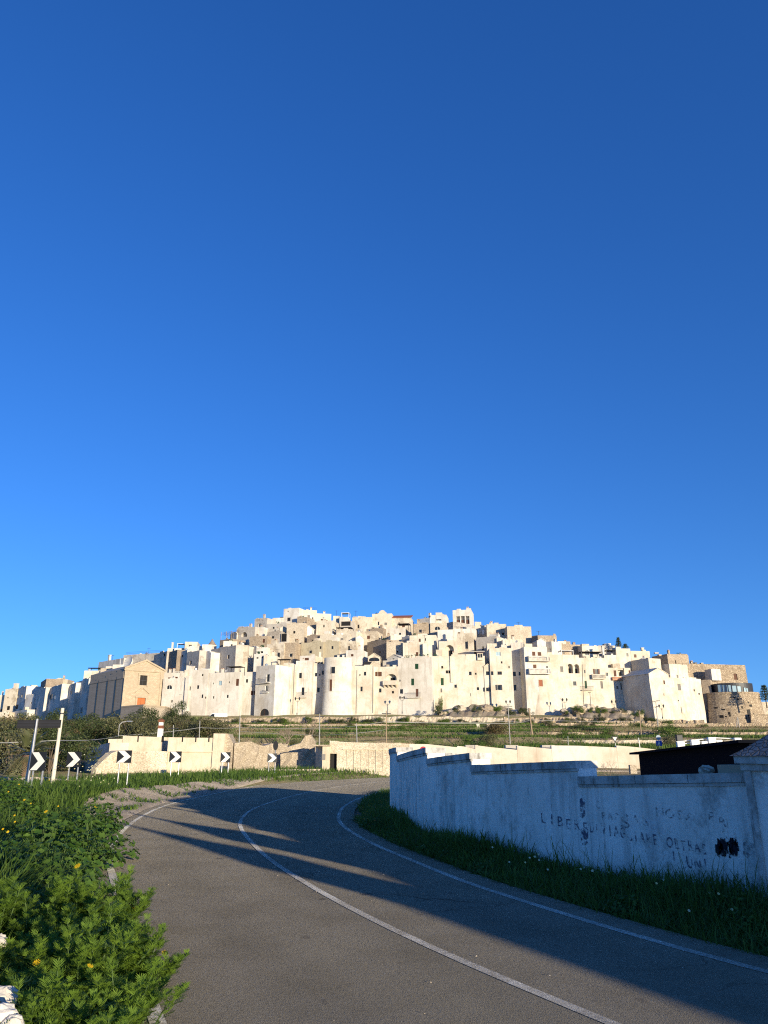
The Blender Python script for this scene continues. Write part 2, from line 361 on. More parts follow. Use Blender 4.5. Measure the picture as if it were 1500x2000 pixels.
# loose stones on the road margin and pale chips on the asphalt
st = MB()
for k in range(220):
    j = rng.randrange(len(ed)); f = rng.random()**1.6; c0 = A[j]*(1-f)+B[j]*f; r = rng.uniform(.015, .06)
    z = max(tz(c0[0], c0[1]), -.01)+r*.5
    vs = [Vector((rng.gauss(0,1), rng.gauss(0,1), rng.gauss(0,.7))).normalized()*r+Vector((c0[0],c0[1],z)) for _ in range(4)]
    st.mesh(vs, [(0,1,2),(0,2,3),(0,3,1),(1,3,2)], M_DIRT)
for k in range(260):
    s = rng.uniform(0, 1)**2; j = int(20+s*70); f = rng.random()
    c0 = O_[j]*(1-f)+I_[j]*f; r = rng.uniform(.004, .012)
    vs = [Vector((rng.gauss(0,1), rng.gauss(0,1), abs(rng.gauss(0,.8)))).normalized()*r+Vector((c0[0],c0[1],.004)) for _ in range(4)]
    st.mesh(vs, [(0,1,2),(0,2,3),(0,3,1),(1,3,2)], MT['l'])
tag(st.build('gravel'), 'loose stones and grit scattered along the road and its dirt shoulder', 'gravel', kind='stuff')

# ------------------------------------------------------------------ whitewashed roadside wall with stepped coping
t = NT('weathered_whitewash'); p = t.pos()
c = t.mix(t.rampf(t.noise(p, .7, 7, .7), .40, .66), (.92, .89, .82), (.74, .71, .64))
stv = t.rampf(t.noise(t.scaled(p, (1, 1, .09)), 3.4, 7, .72), .50, .70); c = t.mix(t.mul(stv, .62), c, (.27, .265, .24))
st2 = t.rampf(t.noise(t.scaled(p, (1, 1, .3)), 9, 6, .75), .60, .72); c = t.mix(t.mul(st2, .7), c, (.15, .145, .13))
bl = t.rampf(t.noise(t.scaled(p, (1, 1, .75)), 3.0, 9, .78), .51, .64); bm = t.rampf(t.noise(p, .55, 3), .34, .54); c = t.mix(t.mul(t.mul(bl, bm), .62), c, (.26, .255, .23))
sk = t.rampf(t.noise(p, 11, 6, .8), .60, .67); c = t.mix(t.mul(sk, t.mul(bm, .75)), c, (.16, .16, .155))
fl = t.rampf(t.noise(p, 2.2, 5, .6), .60, .66); c = t.mix(t.mul(fl, .5), c, (.74, .74, .73))
och = t.rampf(t.noise(p, 1.1, 4, .6), .60, .72); c = t.mix(t.mul(och, .4), c, (.36, .31, .22))
t.bsdf(c, .9, t.bump(t.noise(p, 16, 6, .7), .5, .03), .15); M_WASH = t.m
t = NT('coping_concrete'); p = t.pos()
c = t.mix(t.rampf(t.noise(p, 3, 6, .7), .4, .65), (.58, .56, .52), (.30, .28, .25))
c = t.mix(t.rampf(t.noise(t.scaled(p, (1,1,.2)), 7, 6, .75), .54, .68), c, (.09, .085, .07))
t.bsdf(c, .92, t.bump(t.noise(p, 20, 4), .5, .03), .1); M_COP = t.m
WL = spline([(5.1,7.1),(4.62,8.0),(4.1,8.9),(3.3,10.1),(2.42,11.6),(1.5,13.6),(.74,16.4),(.24,20.4),(.17,21.6),(.19,22.6),(.42,23.8),(1.0,25.2),(2.2,27.2)], 10)
def wl_at_col(u):                       # where the wall line crosses a picture column
    k = (u-750)/1564.0; f = WL[:,0]-k*WL[:,1]
    for i in range(len(f)-1):
        if f[i]*f[i+1] <= 0 and f[i] != f[i+1]:
            t = f[i]/(f[i]-f[i+1]); return i+t
    return None
def wl_pt(s):
    i = min(int(s), len(WL)-2); return WL[i]*(1-(s-i))+WL[i+1]*(s-i)
iA = float(np.argmin(np.abs(WL[:,1]-22.4)))
segs = [(1476, 1136, 1506.5, 1515), (1136, 925, 1484, 1494), (925, 837, 1469, 1481), (837, 777, 1459, 1476)]
wall = empty('roadside_wall', (2.4, 11.6, 0)); tag(wall, 'long stained whitewashed wall with faded graffiti and stepped coping along the inside of the bend', 'wall')
WO = Vector(wall.location)
def wall_seg(s0, s1, za_, zb_, th=.36):
    zf = lambda k, n_: za_+(zb_-za_)*k/(n_-1)
    n = max(3, int((s1-s0)*2)+1); pts = np.array([wl_pt(s) for s in np.linspace(s0, s1, n)])
    bk = offs(pts, -th)                 # the back lies to the right of the travel direction
    zb = -.1; b = MB(); c = MB(); ch = .115
    def shell(mb, F_, B_, z0, z1, m):                  # z0, z1: lists or numbers
        n_ = len(F_); Z0 = z0 if isinstance(z0, list) else [z0]*n_; Z1 = z1 if isinstance(z1, list) else [z1]*n_
        for k in range(n_-1):
            a0, a1, b0, b1 = F_[k], F_[k+1], B_[k], B_[k+1]
            mb.face([(*a1,Z0[k+1]),(*a0,Z0[k]),(*a0,Z1[k]),(*a1,Z1[k+1])], m); mb.face([(*b0,Z0[k]),(*b1,Z0[k+1]),(*b1,Z1[k+1]),(*b0,Z1[k])], m)
            mb.face([(*a0,Z1[k]),(*b0,Z1[k]),(*b1,Z1[k+1]),(*a1,Z1[k+1])], m); mb.face([(*a0,Z0[k]),(*a1,Z0[k+1]),(*b1,Z0[k+1]),(*b0,Z0[k])], m)
        for e in (0, -1):
            a0, b0 = F_[e], B_[e]; f = [(*a0,Z0[e]),(*b0,Z0[e]),(*b0,Z1[e]),(*a0,Z1[e])]; mb.face(f if e == 0 else f[::-1], m)
    sub = lambda A_: A_ - np.array([WO.x, WO.y])
    shell(b, sub(pts), sub(bk), zb, [zf(k, n)-ch for k in range(n)], M_WASH); b.build('wall_segment', wall)
    fo = offs(pts, .035); bo = offs(pts, -th-.035)
    fo[0] += (pts[0]-pts[1])/np.linalg.norm(pts[0]-pts[1])*.0
    # coping: a run of separate slabs with narrow joints
    dist = np.r_[0, np.cumsum(np.linalg.norm(np.diff(pts, axis=0), axis=1))]; L = dist[-1]; k = 0.0
    while k < L-.05:
        e = min(k+rng.uniform(.7, 1.1), L);
        if L-e < .35: e = L
        u = np.array([k+.006, (k+e)/2, e-.006]); f3 = np.stack([np.interp(u, dist, fo[:,0]), np.interp(u, dist, fo[:,1])], -1); b3 = np.stack([np.interp(u, dist, bo[:,0]), np.interp(u, dist, bo[:,1])], -1)
        zt3 = [za_+(zb_-za_)*q/L for q in u]; dz_ = rng.uniform(0, .012); shell(c, sub(f3), sub(b3), [q-ch+.001 for q in zt3], [q-dz_ for q in zt3], M_COP); k = e
    c.build('coping', wall)
    # drip moulding under the coping
    d = MB(); f4 = offs(pts, .018); shell(d, sub(f4), sub(offs(pts, -.02)), [zf(k, n)-ch-.035 for k in range(n)], [zf(k, n)-ch-.002 for k in range(n)], M_COP); d.build('moulding', wall)
tops = []
for u0, u1, v0, v1 in segs:
    s0, s1 = wl_at_col(u0), wl_at_col(u1); m0, m1 = wl_pt(s0), wl_pt(s1)
    z0_, z1_ = P(u0, v0, m0[1]).z, P(u1, v1, m1[1]).z; tops.append(z0_); wall_seg(s0, s1, z0_, z1_)
sB = wl_at_col(777); m = wl_pt(sB); zA = P(777, 1459, m[1]).z; wall_seg(sB, len(WL)-1.01, zA, zA-.15)
print('wall tops', tops, zA)

# graffiti, faded capitals painted on the wall
t = NT('faded_blue_paint'); p = t.pos()
a = t.rampf(t.noise(p, 12, 6, .8), .45, .54)
b = t.bsdf((.085, .10, .16), .8); tr = t.n('BsdfTransparent'); mx = t.n('MixShader', {0: t.mul(a, .95), 1: tr.outputs[0], 2: b.outputs[0]}); t.t.links.new(mx.outputs[0], t.out.inputs[0]); M_GRAF = t.m
t = NT('ghost_paint'); p = t.pos()
a = t.rampf(t.noise(p, 14, 6, .8), .47, .58)
b = t.bsdf((.10, .11, .14), .8); tr = t.n('BsdfTransparent'); mx = t.n('MixShader', {0: t.mul(a, .75), 1: tr.outputs[0], 2: b.outputs[0]}); t.t.links.new(mx.outputs[0], t.out.inputs[0]); M_GHOST = t.m
def letter(ch, m, name='graffiti_letter'):
    cu = bpy.data.curves.new('txt', 'FONT'); cu.body = ch; cu.align_x = 'CENTER'; cu.size = 1.0; cu.resolution_u = 4; cu.offset = .004
    o = bpy.data.objects.new('txt', cu); COL.objects.link(o); bpy.context.view_layer.update()
    me = bpy.data.meshes.new_from_object(o.evaluated_get(bpy.context.evaluated_depsgraph_get()))
    bpy.data.objects.remove(o); me.materials.clear(); me.materials.append(m); return me
def on_wall(u, v, eps=.006):            # point on the wall face behind pixel u, v
    s = wl_at_col(u); 
    for _ in range(3):
        q = wl_pt(s); k = (cp-(1000-v)/F*sp)
        s = wl_at_col(750+1564*((u-750)/F)/k) or s
    q = wl_pt(s); i = min(int(s), len(WL)-2); tdir = (WL[i]-WL[i+1]); tdir /= np.linalg.norm(tdir)   # to the right seen from the road
    nrm = np.array([tdir[1], -tdir[0]])
    if nrm[0] > 0: nrm = -nrm
    z = P(u, v, q[1]).z; return Vector((q[0]+nrm[0]*eps, q[1]+nrm[1]*eps, z)), Vector((tdir[0], tdir[1], 0)), Vector((nrm[0], nrm[1], 0))
def write(txt, u0, v0, u1, v1, hpx, m=None, wpx=None):
    n = len(txt); word = MB()
    V = []; Fs = []; off = 0; vs_all = []; fs_all = []
    for k, ch in enumerate(txt):
        if ch == ' ': continue
        f = k/max(n-1, 1); u = u0+(u1-u0)*f; v = v0+(v1-v0)*f+rng.uniform(-1.5, 1.5)
        o, tx, nn = on_wall(u, v); o2, _, _ = on_wall(u, v-hpx); h = (o2-o).length
        me = letter(ch, m or M_GRAF); wd = ((u1-u0)/max(n-1, 1) if n > 1 else hpx*.6); oo, _, _ = on_wall(u+wd*.5, v); ob, _, _ = on_wall(u-wd*.5, v)
        sx = (oo-ob).length*.95; tilt = rng.uniform(-.06, .06)
        b0 = len(vs_all)
        for q in me.vertices:
            x, y = q.co.x, q.co.y; vs_all.append(o+tx*((x+y*tilt)*sx*1.25)+Vector((0, 0, y*h*1.38))-WO+nn*.001*(k % 3))
        for pl in me.polygons: fs_all.append(tuple(b0+i for i in pl.vertices))
    word.mesh(vs_all, fs_all, m or M_GRAF); word.build('graffiti', wall)
write('LIBERE', 1062, 1606, 1144, 1625, 20)
write('DI', 1157, 1626, 1167, 1629, 22)
write('VIAGGIARE', 1180, 1630, 1281, 1651, 22)
write('OLTRAS', 1309, 1656, 1377, 1667, 21)
write('ITUNI', 1318, 1686, 1380, 1702, 24)
write('C', 1168, 1578, 1168, 1578, 16, M_GHOST)
write('SA', 1222, 1616, 1260, 1619, 22, M_GHOST)
write('RAPINA', 1180, 1600, 1242, 1606, 15, M_GHOST)
write('NOSA', 1290, 1594, 1348, 1602, 18, M_GHOST)
write('PR', 1390, 1606, 1412, 1614, 20, M_GHOST)
t = NT('scribble_paint'); p = t.pos(); a = t.rampf(t.noise(t.scaled(p, (1, 1, .6)), 16, 5, .75), .45, .52)
b = t.bsdf((.008, .010, .02), .7); tr = t.n('BsdfTransparent'); mx = t.n('MixShader', {0: a, 1: tr.outputs[0], 2: b.outputs[0]}); t.t.links.new(mx.outputs[0], t.out.inputs[0]); M_SCR = t.m
def wall_patch(u0, u1, v0, v1, m, n=5):
    b = MB(); rows = []
    for k in range(n+1):
        u = u0+(u1-u0)*k/n; j = 4*math.sin(k*1.9); rows.append((on_wall(u, v1+j)[0]-WO, on_wall(u, v0-j*.6)[0]-WO))
    for a0, a1 in zip(rows[:-1], rows[1:]): b.face([a0[0], a1[0], a1[1], a0[1]], m)
    b.build('graffiti', wall)
def scribble(u0, u1, v0, v1, n, m, wid=.012):
    b = MB(); rg = random.Random(3)
    for s in range(n):
        u = u0+(u1-u0)*rg.random(); pts = []; e0, e1, f0, f1 = rg.uniform(0, 12), rg.uniform(0, 12), rg.uniform(-3, 9), rg.uniform(-3, 9)
        for k in range(7):
            u = min(max(u+rg.uniform(-7, 8), u0+e0), u1-e1); v = (v0+f0 if k % 2 else v1-f1)+rg.uniform(-5, 5); pts.append(on_wall(u, v, .006+.0006*(s % 6))[0]-WO)
        for a_, c_ in zip(pts[:-1], pts[1:]):
            t_ = (c_-a_).normalized(); nn = on_wall((u0+u1)/2, v0)[2]; sd_ = t_.cross(nn)*wid*rg.uniform(.6, 1.3); b.face([a_-sd_, a_+sd_, c_+sd_, c_-sd_], m)
    b.build('graffiti', wall)
scribble(1397, 1448, 1640, 1670, 22, M_SCR, .010)
wall_patch(1133, 1143, 1560, 1595, M_GRAF, 2); wall_patch(1135, 1149, 1618, 1648, M_GRAF, 2)
wall_patch(1452, 1474, 1645, 1672, M_GHOST, 3)

# gate pillars with stone pyramid caps, and the wall going on past them
MT['slab'] = stone('cap_stone', (.22, .215, .21), (.36, .345, .33), (.10, .095, .09), .07, .8, .6)
def gate_pillar(x, y, rz, hb, half, apex, label):
    r = empty('gate_pillar', (x, y, 0), rz)
    b = MB(); b.box(-half, half, -half, half, -.1, hb, M_WASH); b.build('shaft', r)
    e = MB()
    for sx in (-1, 1):
        for sy in (-1, 1):
            e.box(sx*half-(.03 if sx < 0 else .05), sx*half+(.05 if sx < 0 else .03), sy*half-(.03 if sy < 0 else .05), sy*half+(.05 if sy < 0 else .03), -.1, hb-.002, M_COP)
    e.build('quoin', r)
    c = MB(); c.box(-half-.05, half+.05, -half-.05, half+.05, hb+.001, hb+.07, M_COP); c.box(-half-.09, half+.09, -half-.09, half+.09, hb+.072, hb+.15, M_COP); c.build('cornice', r)
    k = MB(); h2 = half+.12; z0 = hb+.152; n = 5
    for i in range(n):
        f0, f1 = 1-i/n, 1-(i+1)/n; zz0 = z0+(apex-z0)*(i/n)**1.15; zz1 = z0+(apex-z0)*((i+1)/n)**1.15
        a, bb = h2*f0, max(h2*f1, .05)
        k.mesh([(-a,-a,zz0),(a,-a,zz0),(a,a,zz0),(-a,a,zz0),(-bb,-bb,zz1),(bb,-bb,zz1),(bb,bb,zz1),(-bb,bb,zz1)], [(0,1,5,4),(1,2,6,5),(2,3,7,6),(3,0,4,7)]+([(4,5,6,7)] if i == n-1 else [])+([(3,2,1,0)] if i == 0 else []), MT['slab'])
    k.build('pyramid_cap', r)
    f = MB(); f.tube([(0,0,apex-.05),(0,0,apex+.10),(0,0,apex+.17),(0,0,apex+.22),(0,0,apex+.3)], [.05,.045,.08,.05,.012], MT['slab']); f.build('finial', r, True)
    return tag(r, label, 'gate pillar', 'gate pillars with pyramid caps')
gate_pillar(4.56, 8.52, R(-61), 1.42, .40, 2.0, 'white gate pillar under a dark stone pyramid cap, beside the graffiti wall')
gate_pillar(6.92, 2.25, R(-61), 1.78, .36, 2.5, 'white gate pillar at the far side of the sheet iron gate, nearer the graffiti wall')
gate_pillar(8.40, -1.90, R(-61), 1.85, .34, 2.78, 'white gate pillar at the sheet iron gate, on the side away from the graffiti wall')
gt = empty('iron_gate', (7.66, .18, 0), R(-70.3)); tag(gt, 'closed dark sheet iron gate hung between two pyramid capped pillars', 'gate')
b = MB(); b.box(-1.72, -.01, -.03, .03, .1, 1.5, MT['iron']); b.box(.01, 1.72, -.03, .03, .1, 1.5, MT['iron']); b.build('panel', gt)
b = MB(); b.box(-1.74, 1.74, -.05, -.031, .3, .36, MT['steel']); b.build('rail', gt)
def plain_wall(pts, zs, th, label):
    o = empty('garden_wall', (pts[0][0], pts[0][1], 0)); tag(o, label, 'wall'); p0 = np.array(pts[0])
    for k in range(len(pts)-1):
        A2 = np.array([pts[k], pts[k+1]])-p0; B2 = offs(A2, .36); z = zs[k]; b = MB(); v = [(*A2[0],-.2),(*A2[1],-.2),(*B2[1],-.2),(*B2[0],-.2),(*A2[0],z),(*A2[1],z),(*B2[1],z),(*B2[0],z)]
        b.mesh(v, [(0,1,2,3),(7,6,5,4),(4,5,1,0),(5,6,2,1),(6,7,3,2),(7,4,0,3)], M_WASH); b.build('wall_segment', o)
plain_wall([(4.86,8.02),(5.75,5.4),(6.72,2.65)], [1.72,1.58], .36, 'white roadside wall between the graffiti wall pillar and the sheet iron gate')
plain_wall([(8.6,-2.27),(10.1,-5.0),(12.2,-9.0),(15.5,-15.5),(22,-29)], [2.05,2.0,2.0,2.0], .36, 'white roadside wall running on past the sheet iron gate')
# dark shed in the garden behind the wall, timber box and rubble stone left on the coping
sh = empty('garden_shed', (0, 0, 0)); tag(sh, 'black sheet metal shed with a thin flat roof behind the roadside wall', 'shed')
a, bq = P(1247, 1470, 20.0), P(1462, 1445, 12.6)
sh.location = (a.x, a.y, 0); dv = Vector((bq.x-a.x, bq.y-a.y)); L = dv.length; sh.rotation_euler = (0, 0, math.atan2(dv.y, dv.x))
z0_, z1_ = a.z-.05, bq.z-.05; b = MB()
b.mesh([(0,0,.2),(L,0,.2),(L,3.2,.2),(0,3.2,.2),(0,0,z0_),(L,0,z1_),(L,3.2,z1_),(0,3.2,z0_)], [(3,2,1,0),(4,5,6,7),(0,1,5,4),(1,2,6,5),(2,3,7,6),(3,0,4,7)], MT['black'])
b.build('body', sh)
b = MB(); b.mesh([(-.15,-.2,z0_+.002),(L+.1,-.2,z1_+.002),(L+.1,3.4,z1_+.002),(-.15,3.4,z0_+.002),(-.15,-.2,z0_+.05),(L+.1,-.2,z1_+.05),(L+.1,3.4,z1_+.05),(-.15,3.4,z0_+.05)], [(3,2,1,0),(4,5,6,7),(0,1,5,4),(1,2,6,5),(2,3,7,6),(3,0,4,7)], MT['black']); b.build('roof', sh)
# ------------------------------------------------------------------ the white town
REG = {1:(0,1230,340/1500), 2:(300,1170,260/1500), 3:(480,1170,260/1500), 4:(680,1170,260/1500), 5:(860,1170,260/1500), 6:(1040,1190,260/1500), 7:(1240,1220,260/1500), 8:(0,1310,.12)}
def UV(r, x, y):
    a = REG[r]; return a[0]+x*a[2], a[1]+y*a[2]
def tan_el(u, v):
    d = ray(u, v); return d.z/d.y
def depth_for(u, v):
    return min(max(77.45/max(.45-tan_el(u, v), .12), 214), 330)
HOUSES = {}
PLANE = [None]
hcount = [0]
def H(r, x0, x1, yt, yb, label, m='w', yaw=14, dep=9, D=None, hgt=None, dD=0, wins=(), par=.55, same=False, set_=0.0, batter=0.0, zref=.45, clutter=None, gable=None, base=None, name='house', cat='house', drop=0.0, roofm=None, key=None, ybase=None, nochim=False, left_wins=()):
    hcount[0] += 1; jit = (hcount[0] % 7)*.013
    u0, vt = UV(r, x0, yt); u1, vb = UV(r, x1, yb); uc, vm = (u0+u1)/2, (vt+vb)/2
    D = (D if D is not None else depth_for(uc, vb))+dD+jit
    a = R(yaw)
    if same and PLANE[0]:
        C0, a = PLANE[0]; nv = Vector((-math.sin(a), -math.cos(a), 0)); C0 = C0 - nv*set_
    else:
        C0 = P(uc, vm, D); nv = Vector((-math.sin(a), -math.cos(a), 0)); PLANE[0] = (C0.copy(), a)
    tv = Vector((math.cos(a), -math.sin(a), 0)); E0 = Vector((0, 0, EYE))
    def hit(u, v):
        d = ray(u, v); return E0 + d*((C0-E0).dot(nv)/d.dot(nv))
    xa, xb = (hit(u0, vm)-C0).dot(tv), (hit(u1, vm)-C0).dot(tv)
    W = xb-xa; ztop = hit(uc, vt).z; zvis = hit(uc, vb).z
    cx, cy = C0.x, C0.y
    zb = min(zvis, tz(cx, cy)+.2) - .6 - drop if base is None else base
    if hgt: zb = ztop-hgt
    org = C0 + tv*xa; org.z = zb
    Hh = ztop-zb
    root = empty(name, org, -a)
    def loc(u, v):
        h = hit(u, v); return (h-C0).dot(tv)-xa, h.z-zb
    zr = (zvis-zb) + (Hh-(zvis-zb))*zref
    def sh(z): return -batter*max(0, zr-z)
    mat = MT[m]
    # openings
    ops = []
    ra_ = random.Random(hcount[0]*29+3)
    if not wins and not gable and W > 4 and name == 'house':
        zlo, zhi = max(zvis-zb, Hh-4.5), Hh-.9
        for _ in range(ra_.choice([1, 1, 2, 2, 3])):
            ww, hh = ra_.uniform(.5, 1.0), ra_.uniform(.6, 1.5)
            if zhi-zlo < hh+.3: continue
            x0_, z0_ = ra_.uniform(.6, W-.6-ww), ra_.uniform(zlo+.1, zhi-hh)
            if any(x0_ < o[1]+.4 and x0_+ww > o[0]-.4 for o in ops): continue
            ops.append((x0_, x0_+ww, z0_, z0_+hh, ra_.choice(['w', 'w', 'x', 'b', 'y', 'D']), None))
    for wn in wins:
        q = UV(r, wn[0], wn[2]); q2 = UV(r, wn[1], wn[3])
        ax, az1 = loc(*q); bx, az0 = loc(*q2)
        ax, bx = max(ax, .06), min(bx, W-.06); az0 = max(az0, .1); az1 = min(az1, Hh-.08)
        if bx-ax < .15 or az1-az0 < .15: continue
        ops.append((ax, bx, az0, az1, wn[4], wn[5] if len(wn) > 5 else None))
    xsn = sorted({0.0, W} | {q for o in ops for q in o[:2]}); zsn = sorted({0.0, Hh} | {q for o in ops for q in o[2:4]} | ({zr} if batter and 0 < zr < Hh else set()))
    b = MB()
    for i in range(len(xsn)-1):
        for j in range(len(zsn)-1):
            mx_, mz = (xsn[i]+xsn[i+1])/2, (zsn[j]+zsn[j+1])/2
            if any(o[0] < mx_ < o[1] and o[2] < mz < o[3] for o in ops): continue
            z0, z1 = zsn[j], zsn[j+1]
            b.face([(xsn[i], sh(z0), z0), (xsn[i+1], sh(z0), z0), (xsn[i+1], sh(z1), z1), (xsn[i], sh(z1), z1)], mat)
    for (ax, bx, z0, z1, ty, ex) in ops:
        dpt = 1.3 if ty in ('L', 'N') else .22; s0, s1 = sh(z0), sh(z1); q = dpt+max(s0, s1, key=abs) if False else dpt
        b.face([(ax,s0,z0),(ax,q,z0),(ax,q,z1),(ax,s1,z1)][::-1], mat); b.face([(bx,s0,z0),(bx,q,z0),(bx,q,z1),(bx,s1,z1)], mat)
        b.face([(ax,s0,z0),(bx,s0,z0),(bx,q,z0),(ax,q,z0)], mat); b.face([(ax,s1,z1),(bx,s1,z1),(bx,q,z1),(ax,q,z1)][::-1], mat)
        if ty in ('L', 'A'):          # arched head
            rr = (bx-ax)/2; zc = z1-min(rr, (z1-z0)*.6); n = 8; hgt = z1-zc; mxx = (ax+bx)/2
            arc = [(mxx-rr*math.cos(math.pi*k/n), zc+hgt*math.sin(math.pi*k/n)) for k in range(n+1)]
            for side in (0, 1):
                seg_ = arc[:n//2+1] if side == 0 else arc[n//2:]
                cor = (ax, z1) if side == 0 else (bx, z1)
                for k in range(len(seg_)-1):
                    p0, p1 = seg_[k], seg_[k+1]
                    b.face([(p0[0],s1,p0[1]),(p1[0],s1,p1[1]),(cor[0],s1,cor[1])], mat)
                    b.face([(p0[0],s1,p0[1]),(p0[0],dpt,p0[1]),(p1[0],dpt,p1[1]),(p1[0],s1,p1[1])], mat)
    if not gable and W > 3.5:      # uneven parapet
        rp = random.Random(hcount[0]*7+1)
        for _ in range(rp.choice([0, 1, 1, 2])):
            l_ = rp.uniform(.12, .4)*W; q0 = rp.uniform(0, W-l_); b.box(q0, q0+l_, .004, min(.3, W*.2, dep*.2)-.004, Hh+.001, Hh+rp.uniform(.15, .55), mat)
    # sides, back, parapet
    sp_ = [(sh(0), 0)] + ([(0, zr)] if batter and 0 < zr < Hh else []) + [(0, Hh)]
    for X in (0, W):
        f = [(X, y, z) for y, z in sp_] + [(X, dep, Hh), (X, dep, 0)]
        b.face(f if X == 0 else f[::-1], mat)
    b.face([(W,dep,0),(0,dep,0),(0,dep,Hh),(W,dep,Hh)], mat)
    if gable:
        gz = Hh+gable; ax_ = W/2
        b.face([(0,0,Hh),(W,0,Hh),(ax_,0,gz)], mat); b.face([(W,dep,Hh),(0,dep,Hh),(ax_,dep,gz)], mat)
        b.build('wall', root)
        rf = MB(); o_ = .18; s_ = gable/(W/2)
        for sgn in (-1, 1):
            xe = ax_+sgn*(W/2+o_); ze = Hh-o_*s_
            pts = [(ax_,-o_,gz+.01),(xe,-o_,ze+.01),(xe,dep+o_,ze+.01),(ax_,dep+o_,gz+.01)]
            up = [(x,y,z+.14) for x,y,z in pts]
            k = [(0,1,2,3),(7,6,5,4),(0,4,5,1),(1,5,6,2),(2,6,7,3),(3,7,4,0)]
            rf.mesh(pts+up, k if sgn < 0 else [q[::-1] for q in k], roofm or MT['roof'])
        roof = rf.build('roof', root)
    else:
        tp = min(.3, W*.2, dep*.2); pz = Hh-par
        o4 = [(0,0),(W,0),(W,dep),(0,dep)]; i4 = [(tp,tp),(W-tp,tp),(W-tp,dep-tp),(tp,dep-tp)]
        for k in range(4):
            k2 = (k+1) % 4
            b.face([(*o4[k],Hh),(*o4[k2],Hh),(*i4[k2],Hh),(*i4[k],Hh)], mat); b.face([(*i4[k],Hh),(*i4[k2],Hh),(*i4[k2],pz),(*i4[k],pz)], mat)
        b.build('wall', root)
        rf = MB(); rf.face([(tp,tp,pz),(W-tp,tp,pz),(W-tp,dep-tp,pz),(tp,dep-tp,pz)], roofm or MT['roof']); roof = rf.build('roof', root)
    # what fills the openings
    for (ax, bx, z0, z1, ty, ex) in ops:
        s = sh((z0+z1)/2)
        if ty == 'x':
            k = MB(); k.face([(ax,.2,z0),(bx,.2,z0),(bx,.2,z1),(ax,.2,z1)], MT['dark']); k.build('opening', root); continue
        if ty in ('L', 'N'):
            k = MB(); k.face([(ax,1.29,z0),(bx,1.29,z0),(bx,1.29,z1),(ax,1.29,z1)], mat); wd = bx-ax
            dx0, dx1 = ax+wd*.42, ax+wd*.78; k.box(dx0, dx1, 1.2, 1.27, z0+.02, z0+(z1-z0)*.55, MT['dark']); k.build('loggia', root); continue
        k = MB(); nm = 'window'; yy = .17
        if ty in ('w', 'A', 'o', 'p', 'r'):
            pane = MT['blueglass'] if ty == 'p' else MT['glass']; k.face([(ax,yy,z0),(bx,yy,z0),(bx,yy,z1),(ax,yy,z1)], pane)
            fr = MT['whitep'] if (hcount[0] + int(ax*10)) % 3 else MT['brown']; t_ = .055
            if ty != 'r' and bx-ax > .85:
                k.box(ax, ax+t_, yy-.05, yy-.002, z0, z1, fr); k.box(bx-t_, bx, yy-.05, yy-.002, z0, z1, fr); k.box(ax+t_, bx-t_, yy-.05, yy-.002, z0, z0+t_, fr); k.box(ax+t_, bx-t_, yy-.05, yy-.002, z1-t_, z1, fr)
                if bx-ax > 1.1: k.box((ax+bx)/2-.03, (ax+bx)/2+.03, yy-.049, yy-.003, z0+t_, z1-t_, fr)
        elif ty in ('b', 'g', 'y'):
            mm = {'b': MT['brown'], 'g': MT['green'], 'y': MT['grey']}[ty]; mid = (ax+bx)/2
            for q0, q1 in ((ax, mid-.01), (mid+.01, bx)):
                n = max(3, int((z1-z0)/.28)); hh = (z1-z0)/n
                for i in range(n): k.mesh([(q0,.13,z0+i*hh),(q1,.13,z0+i*hh),(q1,.07,z0+(i+1)*hh-.02),(q0,.07,z0+(i+1)*hh-.02)], [(0,1,2,3)], mm)
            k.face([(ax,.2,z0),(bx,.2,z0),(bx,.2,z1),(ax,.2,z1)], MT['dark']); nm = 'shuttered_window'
        elif ty in ('d', 'D', 'W'):
            mm = {'d': MT['dark'], 'D': MT['brown'], 'W': MT['whitep']}[ty]; nm = 'door'
            k.box(ax, bx, .12, .19, z0, z1, mm); k.box(ax, ax+.07, .06, .118, z0, z1, MT['grey']); k.box(bx-.07, bx, .06, .118, z0, z1, MT['grey'])
        wo_ = k.build(nm, root)
        if ty == 'o':
            for q0, q1 in ((ax-(bx-ax)*.5, ax-.02), (bx+.02, bx+(bx-ax)*.5)):
                k = MB(); k.box(q0, q1, s-.07, s-.015, z0, z1, {None: MT['iron'], 'b': MT['brown'], 'y': MT['grey'], 'g': MT['green']}[ex]); k.build('shutter', wo_)
        if ty in ('w', 'o', 'p') and (bx-ax) > .7 and (hcount[0] % 2):
            k = MB(); k.box(ax-.1, bx+.1, s-.09, .02, z0-.1, z0-.003, mat); k.build('sill', wo_)
    # roof clutter
    rg = random.Random(hcount[0]*13+5)
    cl = clutter if clutter is not None else (0 if (gable or W < 4) else rg.choice([2, 3, 3, 4, 5]))
